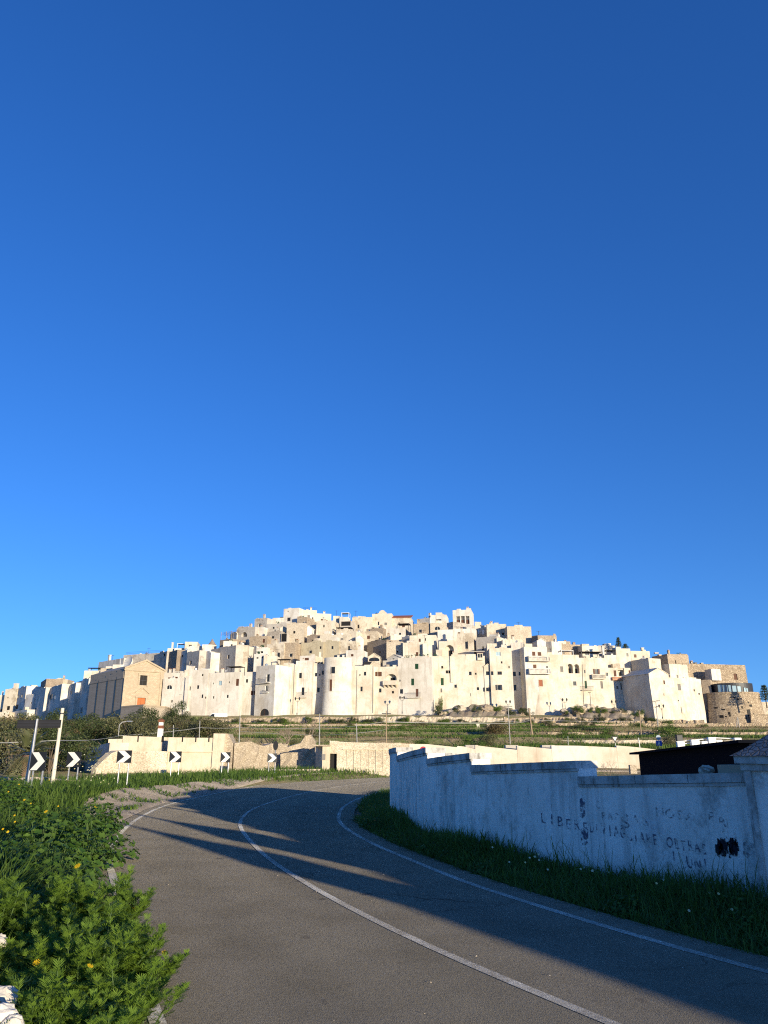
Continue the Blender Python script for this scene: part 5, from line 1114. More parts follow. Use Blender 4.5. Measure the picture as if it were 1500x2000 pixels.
# ------------------------------------------------------------------ boulders
def boulder(x, y, z, r, label, m='l', grp='boulders under the broad white front'):
    o = empty('boulder', (x, y, z)); rr = random.Random(int(x*77+y)); bm = MB(); n, k = 13, 9; vs = []
    f = [[rr.uniform(.80, 1.12) for _ in range(n)] for _ in range(k+1)]
    for j in range(k+1):
        th = math.pi*j/k
        for i in range(n):
            a_ = 6.2832*i/n; q = r*(f[j][i] if 0 < j < k else f[j][0]); vs.append((q*1.25*math.sin(th)*math.cos(a_), q*math.sin(th)*math.sin(a_), q*.85*math.cos(th)))
    bm.mesh(vs, [(j*n+i, (j+1)*n+i, (j+1)*n+(i+1)%n, j*n+(i+1)%n) for j in range(k) for i in range(n)], MT[m]); bm.build('rock', o); tag(o, label, 'boulder', grp)
BO = [(865,1392,1.5),(880,1388,1.2),(898,1381,2.4),(903,1392,1.6),(916,1390,1.3),(935,1386,2.2),(950,1380,2.2),(956,1392,1.5),(968,1392,1.8),(982,1391,2.5),(997,1392,1.6),(1008,1391,2.6),(1018,1393,1.7),(1102,1386,1.3),(1112,1388,1.9),(1130,1384,2.2),(1140,1382,2.0),(1150,1379,2.5),(1165,1392,1.5),(1182,1394,2.0),(1198,1392,1.5),(1212,1388,1.6),(1228,1390,1.2),(1246,1392,1.8)]
for k, (u, v, r) in enumerate(BO):
    right = u > 1080; q = P(u, v, 205.2+(k % 3)*.8)
    boulder(q.x, q.y, q.z-r*.35, r*.72, 'grey limestone boulder among bushes below the balustraded white fronts' if right else 'grey limestone boulder among bushes under the broad sunlit white front', 'l' if k % 3 else 's', 'boulders below the balustraded fronts' if right else 'boulders under the broad white front')
# rock bank carrying the boulders
for (u0, u1, v0, v1, lab) in ((850,1035,1378,1406,'rocky earth bank between the boulders and the retaining wall under the broad white front'),(1085,1262,1382,1410,'rocky earth bank with bushes under the balustraded white fronts')):
    A_ = MB(); n = 26; rr = random.Random(u0); rows = []
    for j, (Y, vv) in enumerate(((199.2, v1), (202, (v0+v1)/2+3), (205.5, v0+6), (209.5, v0-1))):
        row = []
        for i in range(n+1):
            u = u0+(u1-u0)*i/n; e = max(0.0, math.sin(math.pi*i/n))**.5; q = P(u, v1+(vv-v1)*e, Y); row.append((q.x, q.y, q.z+rr.uniform(-.35, .35)*(j > 0)))
        rows.append(row)
    for a_, b_ in zip(rows[:-1], rows[1:]):
        for i in range(n): A_.face([a_[i], a_[i+1], b_[i+1], b_[i]], MT['bank'])
    tag(A_.build('rocky_bank'), kind='structure')

# ------------------------------------------------------------------ ruins and farm walls across the road
def slab_wall(pixtop, vbot, Y, th, m, label=None, parent=None, name='wall_panel', z0=None):
    # panel with an outline of its own: pixels along the top at depth Y (list or number), down to the ground
    b = MB(); pts = []
    for k, (u, v) in enumerate(pixtop):
        yy = Y[k] if isinstance(Y, (list, tuple)) else Y; t_ = P(u, v, yy); pts.append((t_, tz(t_.x, t_.y)-.3 if z0 is None else z0))
    for k in range(len(pts)-1):
        (a_, za), (c_, zc) = pts[k], pts[k+1]; dv = Vector((c_.x-a_.x, c_.y-a_.y, 0));
        if dv.length < 1e-4: continue
        nn = Vector((-dv.y, dv.x, 0)).normalized()*th
        v8 = [(a_.x,a_.y,za),(c_.x,c_.y,zc),(c_.x+nn.x,c_.y+nn.y,zc),(a_.x+nn.x,a_.y+nn.y,za),tuple(a_),tuple(c_),(c_.x+nn.x,c_.y+nn.y,c_.z),(a_.x+nn.x,a_.y+nn.y,a_.z)]
        b.mesh(v8, [(3,2,1,0),(4,5,6,7),(0,1,5,4),(1,2,6,5),(2,3,7,6),(3,0,4,7)], m)
    o = b.build(name, parent)
    return o
MT['rc'] = plaster('old_cream_plaster', (.70, .60, .45), (.55, .45, .32), (.36, .29, .20), scale=.9, bscale=3, zs=.12, bump=.4)
MT['rs'] = stone('ruin_stone', (.52, .43, .31), (.68, .58, .43), (.36, .29, .20), .15, .5, .75, .035, (.72, .63, .48))
MT['rg'] = stone('ruin_rubble', (.42, .34, .24), (.58, .48, .36), (.27, .21, .15), .13, .6, .75, .035)
fb = empty('farm_building', (0,0,0)); q = P(325, 1500, 56); fb.location = (q.x, q.y, 0); tag(fb, 'roofless cream farm building with slit drains along its parapet and a rough stone ramp wall', 'building')
FO = Vector(fb.location)
def rel(o, par):
    o.matrix_parent_inverse = Matrix.Translation(-par.location); return o
def fpanel(*a, name='wall_panel', root=None, **k):
    root = root or fb; o = slab_wall(*a, **k); o.name = name; o.data.transform(Matrix.Translation(-root.location)); o.parent = root; return o
fpanel([(212,1443.5),(240,1443)], 0, 57, .5, MT['rc'], name='parapet_wall')
fpanel([(240.2,1437),(268.5,1438),(316,1439.5)], 0, 57, .5, MT['rc'], name='parapet_wall')
fpanel([(318,1440),(327,1440)], 0, 58.2, .4, MT['rc'], name='recess_wall')
fpanel([(329,1440),(356,1440.3),(383,1441),(417,1441)], 0, 56.2, .6, MT['rc'], name='parapet_wall')
fpanel([(417.3,1432.5),(440,1432.8)], 0, 56.1, 2.2, MT['rc'], name='corner_pier'); fpanel([(440.3,1432.5),(446,1433),(449,1440),(455,1452)], 0, 56.4, 1.6, MT['rg'], name='broken_wall')
b = MB()      # thin eaves string under the parapet
a0, a1 = P(329, 1467.5, 56.1), P(417, 1470, 56.1); b.box(a0.x-FO.x, a1.x-FO.x, 56.1-FO.y-.02, 56.1-FO.y+.09, a0.z-.05, a0.z, MT['rc']); b.build('string_course', fb)
for u in (269.8, 316.8, 356.6, 382.6, 408.1):
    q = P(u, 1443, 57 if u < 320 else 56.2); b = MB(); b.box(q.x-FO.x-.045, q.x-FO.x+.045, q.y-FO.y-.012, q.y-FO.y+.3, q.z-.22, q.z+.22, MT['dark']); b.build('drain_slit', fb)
# sloping stone ramp wall in front
fpanel([(188,1499),(203,1484),(218,1471),(230,1466),(262,1466.5),(300,1467),(328,1467.5)], 0, [53.6,54,54.5,55,55.2,55.4,55.6], .6, MT['rs'], name='ramp_wall')
# blue shaded whitewashed shed end left of the ramp
b = MB(); a_, c_ = P(170, 1461, 61), P(214, 1456, 56.2); dv = Vector((c_.x-a_.x, c_.y-a_.y, 0)); L_ = dv.length
wsd = empty('whitewashed_hut', (a_.x, a_.y, 0)); wsd.rotation_euler = (0,0,math.atan2(dv.y, dv.x)); ht0, ht1 = a_.z, c_.z
b.mesh([(0,0,-.2),(L_,0,-.2),(L_,3,-.2),(0,3,-.2),(0,0,ht0),(L_,0,ht1+.2),(L_,3,ht1+.2),(0,3,ht0)], [(3,2,1,0),(4,5,6,7),(0,1,5,4),(1,2,6,5),(2,3,7,6),(3,0,4,7)], MT['w'])
b.build('wall', wsd); tag(wsd, 'whitewashed hut with its shaded side towards the road, left of the stone ramp wall', 'hut')
# chimney, white with brown red bands
chm = empty('banded_chimney', (0,0,0)); q = P(312.5, 1440, 58.6); chm.location = (q.x, q.y, q.z-2.4); tag(chm, 'white chimney with two rust red bands rising behind the farm building parapet', 'chimney')
b = MB(); top = P(312.5, 1423, 58.6).z-q.z+2.4; b.box(-.17,.17,-.17,.17,0,top,MT['whitep']); b.build('shaft', chm)
z2 = P(312.5, 1403, 58.6).z-q.z+2.4; b = MB(); hh = z2-top; b.box(-.18,.18,-.18,.18,top+.001,top+hh*.3,MT['rustband']); b.box(-.14,.14,-.14,.14,top+hh*.302,top+hh*.62,MT['whitep']); b.box(-.19,.19,-.19,.19,top+hh*.622,top+hh*.85,MT['rustband']); b.mesh([(-.19,-.19,top+hh*.852),(.19,-.19,top+hh*.852),(.19,.19,top+hh*.852),(-.19,.19,top+hh*.852),(0,0,z2)], [(0,1,4),(1,2,4),(2,3,4),(3,0,4),(3,2,1,0)], MT['rustband']); b.build('chimney_pot', chm)
# rubble wall, broken, right of the farm building
rough_wall([(*P(455,1503,56.5)[:2],.2),(*P(490,1503,57)[:2],.2),(*P(515,1503,58)[:2],.2),(*P(560,1503,60)[:2],.2)], [2.05,2.1,1.85,2.1], .7, MT['rg'], 'long broken rubble wall behind the smallest chevron sign', step=.4, rag=.10, bulge=.07)
rough_wall([(*P(556,1503,60.5)[:2],.2),(*P(586,1500,61)[:2],.2),(*P(596,1500,61)[:2],.2),(*P(609,1500,61)[:2],.2),(*P(615,1500,61)[:2],.2)], [1.8,2.15,2.75,2.85,2.3], .7, MT['rg'], 'tall rubble stump with a rounded top behind the stone gatehouse', step=.35, rag=.06, bulge=.06)
px = [P(545,1500,60.2), P(600,1500,60.0)]
rough_wall([(*P(547,1503,58.5)[:2],.15),(*P(600,1503,58.2)[:2],.15),(*P(613,1503,58.2)[:2],.15)], [1.35,1.7,1.9], .5, MT['rg'], 'low shaded rubble wall leading up to the stone gatehouse', step=.4, rag=.08)
gh = empty('stone_gatehouse', (0,0,0)); q = P(640, 1500, 55); gh.location = (q.x, q.y, 0); tag(gh, 'flat fronted stone gatehouse with one dark doorway beside the road', 'gatehouse')
gp = lambda *a, **k: fpanel(*a, root=gh, **k)
gp([(617,1458),(630,1458)], 0, [57.6,55.4], .5, MT['rc'], name='side_wall'); gp([(630,1458),(644,1458)], 0, 55.4, 2.2, MT['rc'], name='front_wall')
gp([(644,1446.5),(645,1446.5)], 0, 55.6, 2.0, MT['rs'], name='front_wall'); gp([(658.5,1448),(690,1450),(720,1450.5),(764,1451.5),(800,1453)], 0, 55.6, .8, MT['rs'], name='front_wall')
b = MB(); a_, c_ = P(645,1446.5,55.6), P(658.5,1448,55.6); dt = P(650,1472,55.6).z; b.box(a_.x-q.x, c_.x-q.x, 55.6-q.y, 57.4-q.y, dt, a_.z-.02, MT['rs']); b.build('lintel', gh)
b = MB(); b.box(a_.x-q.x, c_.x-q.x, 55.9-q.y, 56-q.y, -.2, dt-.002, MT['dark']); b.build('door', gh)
b = MB(); b.box(a_.x-q.x-.55, a_.x-q.x-.3, 55.33-q.y, 55.39-q.y, .95+.2, 1.35+.2, MT['grey']); b.build('letter_box', gh)
b = MB(); z_ = P(700,1463.5,55.5).z; a_, c_ = P(669,1463,55.5), P(800,1465,55.5); b.box(a_.x-q.x, c_.x-q.x, 55.5-q.y, 55.59-q.y, z_-.03, z_+.03, MT['rc'])
for k in range(9): x = a_.x-q.x+.3+k*.52; b.box(x-.012, x+.012, 55.56-q.y, 55.59-q.y, .3, z_-.032, MT['rc'])
b.build('mortar_band', gh)
b = MB(); a_, c_ = P(612,1453,56), P(646,1456,56); b.box(a_.x-q.x, c_.x-q.x, 55.3-q.y, 58-q.y, P(630,1457.5,55.4).z+.002, P(630,1454.5,55.4).z, MT['rg']); b.build('roof', gh)
rough_wall([(*P(505,1508,53.5)[:2],.1),(*P(560,1508,53.5)[:2],.1),(*P(625,1508,53.5)[:2],.1)], [.55,.5,.5], .4, MT['rc'], 'knee high white kerb wall in the grass before the gatehouse', step=.5, rag=.03, bulge=.02)
rough_wall([(*P(-40,1532,30)[:2],.2),(*P(60,1532,30)[:2],.2),(*P(147,1534,30)[:2],.2)], [.55,.50,.42], .4, MT['rg'], 'low stone wall behind the direction sign at the left', step=.3, rag=.04, bulge=.04)
# sunlit white garden wall with stepped bays
gw = empty('sunlit_garden_wall', (8, 66, 0)); tag(gw, 'long cream white garden wall in stepped bays, sunlit beyond the roadside wall', 'wall')
gq = lambda *a, **k: fpanel(*a, root=gw, **k)
bays = [[(800,1453),(836,1453.5),(893,1459.5)],[(893,1457),(905,1458),(928,1463)],[(928,1455.5),(960,1459.5),(1010,1464.5)],[(1010,1456.5),(1040,1459),(1077,1462.5)],[(1077,1456),(1130,1456.5),(1204,1460)],[(1204,1456),(1240,1459),(1300,1466),(1400,1476)]]
for k, bay in enumerate(bays): gq(bay, 0, 66.5+.03*k, .5, MT['c'], name='wall_bay')
# low wall behind with dark openings
for u in (921, 999, 1070):
    q = P(u, 1461, 68.5); b = MB(); b.box(q.x-8-.55, q.x-8+.55, 68.2-66, 69-66, 0, q.z+.25, MT['g']); b.build('pier', gw)
b = MB(); q = P(1236, 1502, 60); b.box(-.25,.25,-.2,.2,0,.9,MT['rg'])
o = b.build('stone_post'); o.location = (q.x, q.y, tz(q.x, q.y)-.1); tag(o, 'small stone post in front of the cream garden wall by the shed corner', 'post')

# ------------------------------------------------------------------ chevron boards
def chevron(u, vt, vb, w, Y, label, rz=0, posts=2, tilt=0.0):
    a_, c_ = P(u, vt, Y), P(u, vb, Y); S = (c_.z-a_.z)*-1; W_ = w/F*Y; gz = tz(a_.x, Y)
    o = empty('chevron_sign', (a_.x, Y, gz-.1), rz); z0 = c_.z-gz+.1; z1 = z0+S
    b = MB(); b.box(-W_/2, W_/2, -.015, .015, z0, z1, MT['chevblack']); pn = b.build('board', o)
    b = MB(); m_ = W_*.03; x0, x1 = -W_/2+m_, W_/2-m_; zm = (z0+z1)/2; e = S*.02; bw_ = W_*.46
    for sg in (1, -1):
        pts = [(x0, zm+sg*(S/2-e)), (x0+bw_, zm+sg*(S/2-e)), (x1, zm), (x1-bw_, zm)]
        if sg > 0: pts = pts[::-1]
        b.face([(x, -.0165, z) for x, z in pts], MT['chevwhite'])
    b.build('chevron', pn)
    b = MB(); b.box(-W_/2, W_/2, .016, .03, z0+S*.2, z0+S*.26, MT['steel']); b.box(-W_/2, W_/2, .016, .03, z0+S*.74, z0+S*.8, MT['steel']); b.build('bracket', pn)
    for k in range(posts):
        X = 0 if posts == 1 else (-.16+.32*k)*W_*2; b = MB(); b.tube([(X,.06,0),(X,.06,z1-.05)], .03, MT['steel'], 8); b.build('post', o)
    return tag(o, label, 'road sign', 'chevron boards round the bend')
chevron(77, 1468.5, 1505, 32, 25, 'chevron board nearest the dark direction sign, in front of the palm', R(-14))
chevron(146, 1468.5, 1498, 28, 30.5, 'chevron board between the pale leaning pole and the yellow flowers', R(-10))
chevron(244, 1465.5, 1490, 27.5, 31, 'chevron board in front of the rough stone ramp wall', R(-4))
chevron(343.5, 1467.5, 1489, 22, 39, 'chevron board before the cream farm building, beside a leafless bush', R(2), 2)
chevron(441, 1469, 1489, 18, 47, 'chevron board before the cracked corner pier of the farm building', R(6))
chevron(532, 1471.5, 1489, 17.5, 50, 'smallest and farthest chevron board with a round sign above it', R(10))
rs = empty('round_sign', (0,0,0)); q = P(538.5, 1456, 50.3); gz = tz(q.x, q.y); rs.location = (q.x, q.y, gz-.1); tag(rs, 'dark back of a round sign on a thin post above the farthest chevron board', 'road sign')
b = MB(); b.tube([(0,0,0),(0,0,q.z-gz+.3)], .03, MT['steel'], 6); b.build('post', rs); b = MB(); n = 16; zc = q.z-gz+.1; b.extr([(.30*math.cos(6.2832*i/n)*.55, zc+.30*math.sin(6.2832*i/n)) for i in range(n)], -.05, -.035, MT['signback']); b.build('disc', rs)
# dark direction sign seen from behind, and the pale leaning pole
ds = empty('direction_sign', (0,0,0)); q = P(55, 1522, 27.5); gz = tz(q.x, 27.5); ds.location = (q.x, 27.5, gz-.1); tag(ds, 'wide black back of a direction sign on a steel pole at the left', 'road sign')
b = MB(); tp = P(73, 1404, 27.5); b.tube([(0,0,0),(tp.x-q.x,0,tp.z-gz+.1)], .045, MT['steel'], 10); b.build('post', ds)
b = MB(); b.tube([(-.22,.25,0),(tp.x-q.x-.12,.25,tp.z-gz-.1)], .04, MT['steel'], 8); b.build('post', ds)
a_, c_ = P(29.5, 1421.5, 27.45), P(117, 1405.5, 27.45); mid = P(71.5, 1413, 27.45); b = MB(); z0, z1 = a_.z-gz+.1, c_.z-gz+.1
b.box(a_.x-q.x, mid.x-q.x-.01, .06, .09, z0-.02, z1-.01, MT['signback']); b.box(mid.x-q.x+.01, c_.x-q.x, .06, .09, z0, z1, MT['signback']); 
for zz in (z0+.08, z1-.1): b.box(a_.x-q.x+.02, c_.x-q.x-.02, .045, .0585, zz, zz+.03, MT['iron'])
b.build('panel', ds)
lp = empty('leaning_pole', (0,0,0)); q = P(103, 1524, 29); tp = P(122.5, 1383, 29); gz = tz(q.x, 29); lp.location = (q.x, 29, gz-.2); tag(lp, 'thick pale wooden pole leaning right between the first two chevron boards', 'pole')
b = MB(); dz = tp.z-gz+.2; b.tube([(0,0,0),((tp.x-q.x)*.5,0,dz*.5),(tp.x-q.x,0,dz)], [.075,.068,.06], MT['wood2'], 10); b.build('shaft', lp)
b = MB(); b.tube([((tp.x-q.x)*.93,0,dz*.93),((tp.x-q.x)*.945,0,dz*.945)], .085, MT['iron'], 10); b.build('band', lp)
# ------------------------------------------------------------------ poles, lamps, wires
def pole(u0, v0, u1, v1, Y, r, m, label, head=None):
    a_, c_ = P(u0, v0, Y), P(u1, v1, Y); g = tz(a_.x, Y); o = empty('utility_pole', (a_.x, Y, min(g, a_.z)-.3)); z = c_.z-o.location.z
    b = MB(); b.tube([(0,0,0),((c_.x-a_.x)*.5,0,z*.5),(c_.x-a_.x,0,z)], [r, r*.9, r*.75], MT[m], 7); b.build('shaft', o)
    if head == 'lamp': b = MB(); b.tube([(c_.x-a_.x,0,z),(c_.x-a_.x+.25,0,z+.25),(c_.x-a_.x+.8,0,z+.35)], .05, MT[m], 6); b.box(c_.x-a_.x+.7,c_.x-a_.x+1.2,-.12,.12,z+.28,z+.38,MT['steel']); b.build('lamp_arm', o)
    if head == 'cross': b = MB(); b.box(c_.x-a_.x-.5,c_.x-a_.x+.5,-.04,.04,z-.35,z-.27,MT['iron']); b.build('crossarm', o)
    return tag(o, label, 'pole', 'poles on the slope below the town')
pole(624, 1450, 624.5, 1394, 88, .07, 'cable', 'slim grey pole above the gatehouse roof', 'cross')
pole(698, 1449, 696, 1413, 84, .06, 'cable', 'short grey pole above the stone gatehouse wall, second from the gatehouse', None)
pole(754.5, 1449, 754.5, 1388, 84, .07, 'wood', 'brown pole just left of where the roadside wall ends', 'cross')
pole(467, 1452, 469, 1397, 92, .07, 'cable', 'slim grey pole behind the cracked corner pier', None)
pole(390, 1438, 390.5, 1408, 80, .05, 'cable', 'thin grey pole over the farm building parapet slits', None)
pole(341, 1438, 339, 1416, 75, .05, 'cable', 'thin short pole with a small bracket beside the banded chimney', 'cross')
pole(232, 1440, 233, 1416, 72, .05, 'cable', 'grey lamp pole with a bent arm left of the banded chimney', 'lamp')
pole(997, 1462, 992, 1374, 90, .06, 'cable', 'tall thin steel pole below the open shutter house', 'cross')
pole(1041, 1446, 1033, 1383, 110, .13, 'wood', 'thick wooden pole leaning left below the white bastion', None)
pole(1036, 1440, 1037.5, 1414, 110.5, .08, 'wood', 'short wooden prop bracing the leaning pole', None)
pole(1253, 1450, 1249, 1388, 120, .10, 'wood', 'dark wooden pole below the terracotta balustrades', None)
pole(1250, 1458, 1247, 1441, 78, .05, 'chevwhite', 'short white post above the cream garden wall', None)
pole(1110, 1456, 1109, 1438, 80, .05, 'cable', 'short grey stake above the cream garden wall, left of the yield sign', None)
pole(1437, 1440, 1440, 1400, 150, .09, 'cable', 'left leg of the slanted pole pair under the bastion', None)
pole(1447, 1440, 1441, 1402, 150, .09, 'cable', 'right leg of the slanted pole pair under the bastion', None)
tl = empty('street_light', (0,0,0)); q = P(1287, 1442, 150); tp = P(1281, 1370, 150); tl.location = (q.x, 150, q.z-1); tag(tl, 'tall street light with four flat lamp heads before the low gable house', 'street light')
b = MB(); z = tp.z-q.z+1; b.tube([(0,0,0),(tp.x-q.x,0,z)], [.12,.07], MT['cable'], 7); b.build('pole', tl)
for (dx, zz) in ((-.9, z), (.9, z+.1), (-.7, z-1.1), (.7, z-1.0)): b = MB(); b.tube([(tp.x-q.x,0,zz-.15),(tp.x-q.x+dx*.5,0,zz)], .04, MT['cable'], 5); b.box(tp.x-q.x+dx*.5-.35,tp.x-q.x+dx*.5+.35,-.15,.15,zz,zz+.09,MT['iron']); b.build('lamp_head', tl)
t2 = empty('street_light', (0,0,0)); q = P(1155, 1392, 204); tp = P(1152, 1353, 204); t2.location = (q.x, 204, q.z-1); tag(t2, 'single headed street light in front of the small railed balcony on the right', 'street light')
b = MB(); z = tp.z-q.z+1; b.tube([(0,0,0),(tp.x-q.x,0,z)], [.09,.06], MT['iron'], 6); b.build('pole', t2); b = MB(); b.box(tp.x-q.x-.5,tp.x-q.x+.25,-.15,.15,z,z+.12,MT['iron']); b.build('lamp_head', t2)
t3 = empty('street_light', (0,0,0)); q = P(351, 1395, 208); tp = P(351, 1357, 208); t3.location = (q.x, 208, q.z-1); tag(t3, 'single headed street light before the arched window house on the left', 'street light')
b = MB(); z = tp.z-q.z+1; b.tube([(0,0,0),(0,0,z)], [.08,.05], MT['cable'], 6); b.build('pole', t3); b = MB(); b.box(-.5,.2,-.15,.15,z,z+.1,MT['cable']); b.build('lamp_head', t3)
def lantern(u, vb, vt, Y, label):
    a_, c_ = P(u, vb, Y), P(u, vt, Y); o = empty('lantern_post', (a_.x, Y, a_.z-.5)); z = c_.z-a_.z+.5
    b = MB(); b.tube([(0,0,0),(0,0,.5),(0,0,.55),(0,0,z-1.1)], [.16,.14,.07,.05], MT['iron'], 7); b.build('post', o)
    for sg in (-1, 1):
        b = MB(); b.tube([(0,0,z-1.5),(sg*.3,0,z-1.35),(sg*.55,0,z-1.0)], .035, MT['iron'], 5); b.tube([(sg*.55,0,z-1.0),(sg*.55,0,z-.98),(sg*.55,0,z-.5),(sg*.55,0,z-.45),(sg*.55,0,z-.2)], [.08,.14,.24,.28,.04], MT['iron'], 6); b.build('lantern', o)
    return tag(o, label, 'street lamp', 'twin lantern posts along the town street')
lantern(580, 1392, 1360, 207.5, 'twin lantern post against the balcony house by the round tower')
lantern(785.5, 1390, 1358, 207, 'twin lantern post below the small iron balcony of the green shutter house')
lantern(1104.5, 1388, 1362, 206, 'twin lantern post right of the squat white bastion')
lantern(1201, 1394, 1366, 206, 'twin lantern post below the terracotta balustrades')
lantern(1294, 1400, 1374, 199, 'twin lantern post before the low gable house, beside the tall street light')
lantern(993, 1384, 1366, 207.5, 'twin lantern post above the boulders by the recessed shaded front')
def wire(pts, r, label):
    b = MB(); o = Vector(pts[0]); full = []
    for a_, c_ in zip(pts[:-1], pts[1:]):
        a_, c_ = Vector(a_), Vector(c_); s = (c_-a_).length*.006
        for k in range(8): f = k/8; q = a_.lerp(c_, f); q.z -= s*4*f*(1-f); full.append(q-o)
    full.append(Vector(pts[-1])-o); b.tube(full, r, MT['cable'], 5); w_o = b.build('overhead_cable'); w_o.location = o; tag(w_o, label, 'cable')
wire([P(-60,1452,44), P(112,1446,46), P(233,1437,72), P(339,1428,76), P(390,1421,80), P(468,1421,92)], .022, 'pair of sagging grey cables from the left edge to the pole behind the corner pier')
wire([P(468,1421,92), P(624,1422,88), P(696,1418,84), P(754,1409,84)], .022, 'grey cable between the poles above the stone gatehouse')
wire([P(468,1428,92), P(624,1436,88), P(697,1432,84), P(754,1425,84)], .018, 'lower grey cable between the poles above the stone gatehouse')
wire([P(754,1409,84), P(992,1413,90), P(1036,1406,110), P(1250,1408,120)], .024, 'long grey cable crossing the green terraces to the leaning wooden pole')
wire([P(754,1411,84), P(992,1409,90), P(1034,1404,110)], .018, 'upper grey cable crossing the green terraces')
# ------------------------------------------------------------------ van, signs, rail on the right
def van(u0, u1, vt, vb, Y, label):
    a_, c_ = P(u0, vb, Y), P(u1, vt, Y); L_ = c_.x-a_.x; H_ = c_.z-a_.z+.9; o = empty('van', (a_.x, Y, a_.z-.9)); W_ = 1.9
    prof = [(0,.35),(L_,.35),(L_,H_*.97),(L_*.97,H_),(L_*.30,H_),(L_*.24,H_*.95),(L_*.10,H_*.56),(.0,H_*.48)]
    b = MB(); b.extr(prof, 0, W_, MT['car']); b.build('body', o)
    b = MB(); b.extr([(L_*.12,H_*.58),(L_*.38,H_*.58),(L_*.38,H_*.9),(L_*.255,H_*.9)], -.012, -.002, MT['glass']); b.build('side_window', o)
    b = MB(); b.mesh([(L_*.095,.15,H_*.575),(L_*.232,.15,H_*.93),(L_*.232,W_-.15,H_*.93),(L_*.095,W_-.15,H_*.575)], [(0,3,2,1)], MT['glass']); o2 = b.build('windscreen', o); o2.location = (-.015, 0, .01)
    for X in (L_*.18, L_*.8):
        for Y_ in (-.03, W_-.17): 
            b = MB(); n = 12; b.extr([(X+.33*math.cos(6.2832*i/n), .33+.33*math.sin(6.2832*i/n)) for i in range(n)], Y_, Y_+.2, MT['rubber']); b.build('wheel', o)
    return tag(o, label, 'van')
van(404, 443, 1393, 1401, 201.5, 'white van parked on the town street in front of the long blank front')
yf = empty('yield_sign', (0,0,0)); q = P(1201, 1444, 74); gz = tz(q.x, 74); yf.location = (q.x, 74, gz-.1); tag(yf, 'dark back of a triangular yield sign above the cream garden wall', 'road sign')
b = MB(); b.tube([(0,.03,0),(0,.03,q.z-gz+.3)], .03, MT['steel'], 6); b.build('post', yf); b = MB(); z = q.z-gz+.1; b.extr([(-.36,z+.28),(0,z-.34),(.36,z+.28)], -.02, 0, MT['signback']); b.extr([(-.2,z+.18),(0,z-.16),(.2,z+.18)], -.024, -.021, MT['chevwhite']); b.build('plate', yf)
np_ = empty('round_sign', (0,0,0)); q = P(823, 1459, 66); gz = tz(q.x, 63); np_.location = (q.x, 63, gz-.1); tag(np_, 'top of a round red rimmed sign peeking over the roadside wall', 'road sign')
q = P(823, 1463, 63); b = MB(); b.tube([(0,.03,0),(0,.03,q.z-gz+.2)], .03, MT['steel'], 6); b.build('post', np_); n = 18; z = q.z-gz; b = MB()
b.extr([(.3*math.cos(6.2832*i/n), z+.3*math.sin(6.2832*i/n)) for i in range(n)], -.02, 0, MT['signred']); b.extr([(.2*math.cos(6.2832*i/n), z+.2*math.sin(6.2832*i/n)) for i in range(n)], -.024, -.021, MT['signblue']); b.build('disc', np_)
bs = empty('blue_sign', (0,0,0)); q = P(1287.5, 1455, 82); gz = tz(q.x, 82); bs.location = (q.x, 82, gz-.1); tag(bs, 'blue road sign with a white mark under a pale round plate, above the shed roof', 'road sign')
b = MB(); b.tube([(0,.04,0),(0,.04,P(1287,1437,82).z-gz)], .035, MT['steel'], 6); b.build('post', bs); b = MB(); z0 = P(1287,1455,82).z-gz; b.box(-.32,.32,-.02,0,z0,z0+.55,MT['signblue']); b.extr([(-.12,z0+.12),(-.04,z0+.12),(.0,z0+.36),(.04,z0+.12),(.12,z0+.12),(.03,z0+.46),(-.03,z0+.46)], -.026,-.021,MT['chevwhite']); b.build('plate', bs)
b = MB(); n = 14; b.extr([(.26*math.cos(6.2832*i/n), z0+.85+.26*math.sin(6.2832*i/n)) for i in range(n)], -.02, 0, MT['tank']); b.build('plate', bs)
br = empty('white_balustrade', (0,0,0)); q = P(1380, 1450, 70); br.location = (q.x, 70, 1.2); tag(br, 'white balustrade with square posts and rails seen above the shed roof', 'balustrade')
for k, (u, vt, vb, wv) in enumerate(((1329,1449,1458,13),(1357,1444.5,1455,14),(1390,1440,1452,13),(1403,1445,1452,12),(1440,1441,1449,12),(1375,1448,1454,10))):
    a_, c_ = P(u-wv/2, vb, 70), P(u+wv/2, vt, 70); b = MB(); b.box(a_.x-q.x, c_.x-q.x, -.2, .2, -1, c_.z-1.2, MT['whitep']); b.build('post', br)
for (u0, v0, u1, v1) in ((1323,1449,1390,1442),(1335,1453,1392,1446),(1390,1440.5,1445,1443)): a_, c_ = P(u0, v0, 70), P(u1, v1, 70); b = MB(); b.tube([(a_.x-q.x,.26,a_.z-1.2),(c_.x-q.x,.26,c_.z-1.2)], .045, MT['whitep'], 6); b.build('rail', br)
bn = empty('waste_bin', (0,0,0)); q = P(1326.5, 1446, 80); bn.location = (q.x, 80, q.z-1); b = MB(); b.box(-.28,.28,-.28,.28,0,P(1326,1434,80).z-q.z+.9,MT['iron']); b.build('body', bn); b = MB(); b.box(-.31,.31,-.31,.31,P(1326,1434,80).z-q.z+.902,P(1326,1434,80).z-q.z+.97,MT['canopy']); b.build('lid', bn); tag(bn, 'black upright bin behind the left post of the white balustrade', 'bin')
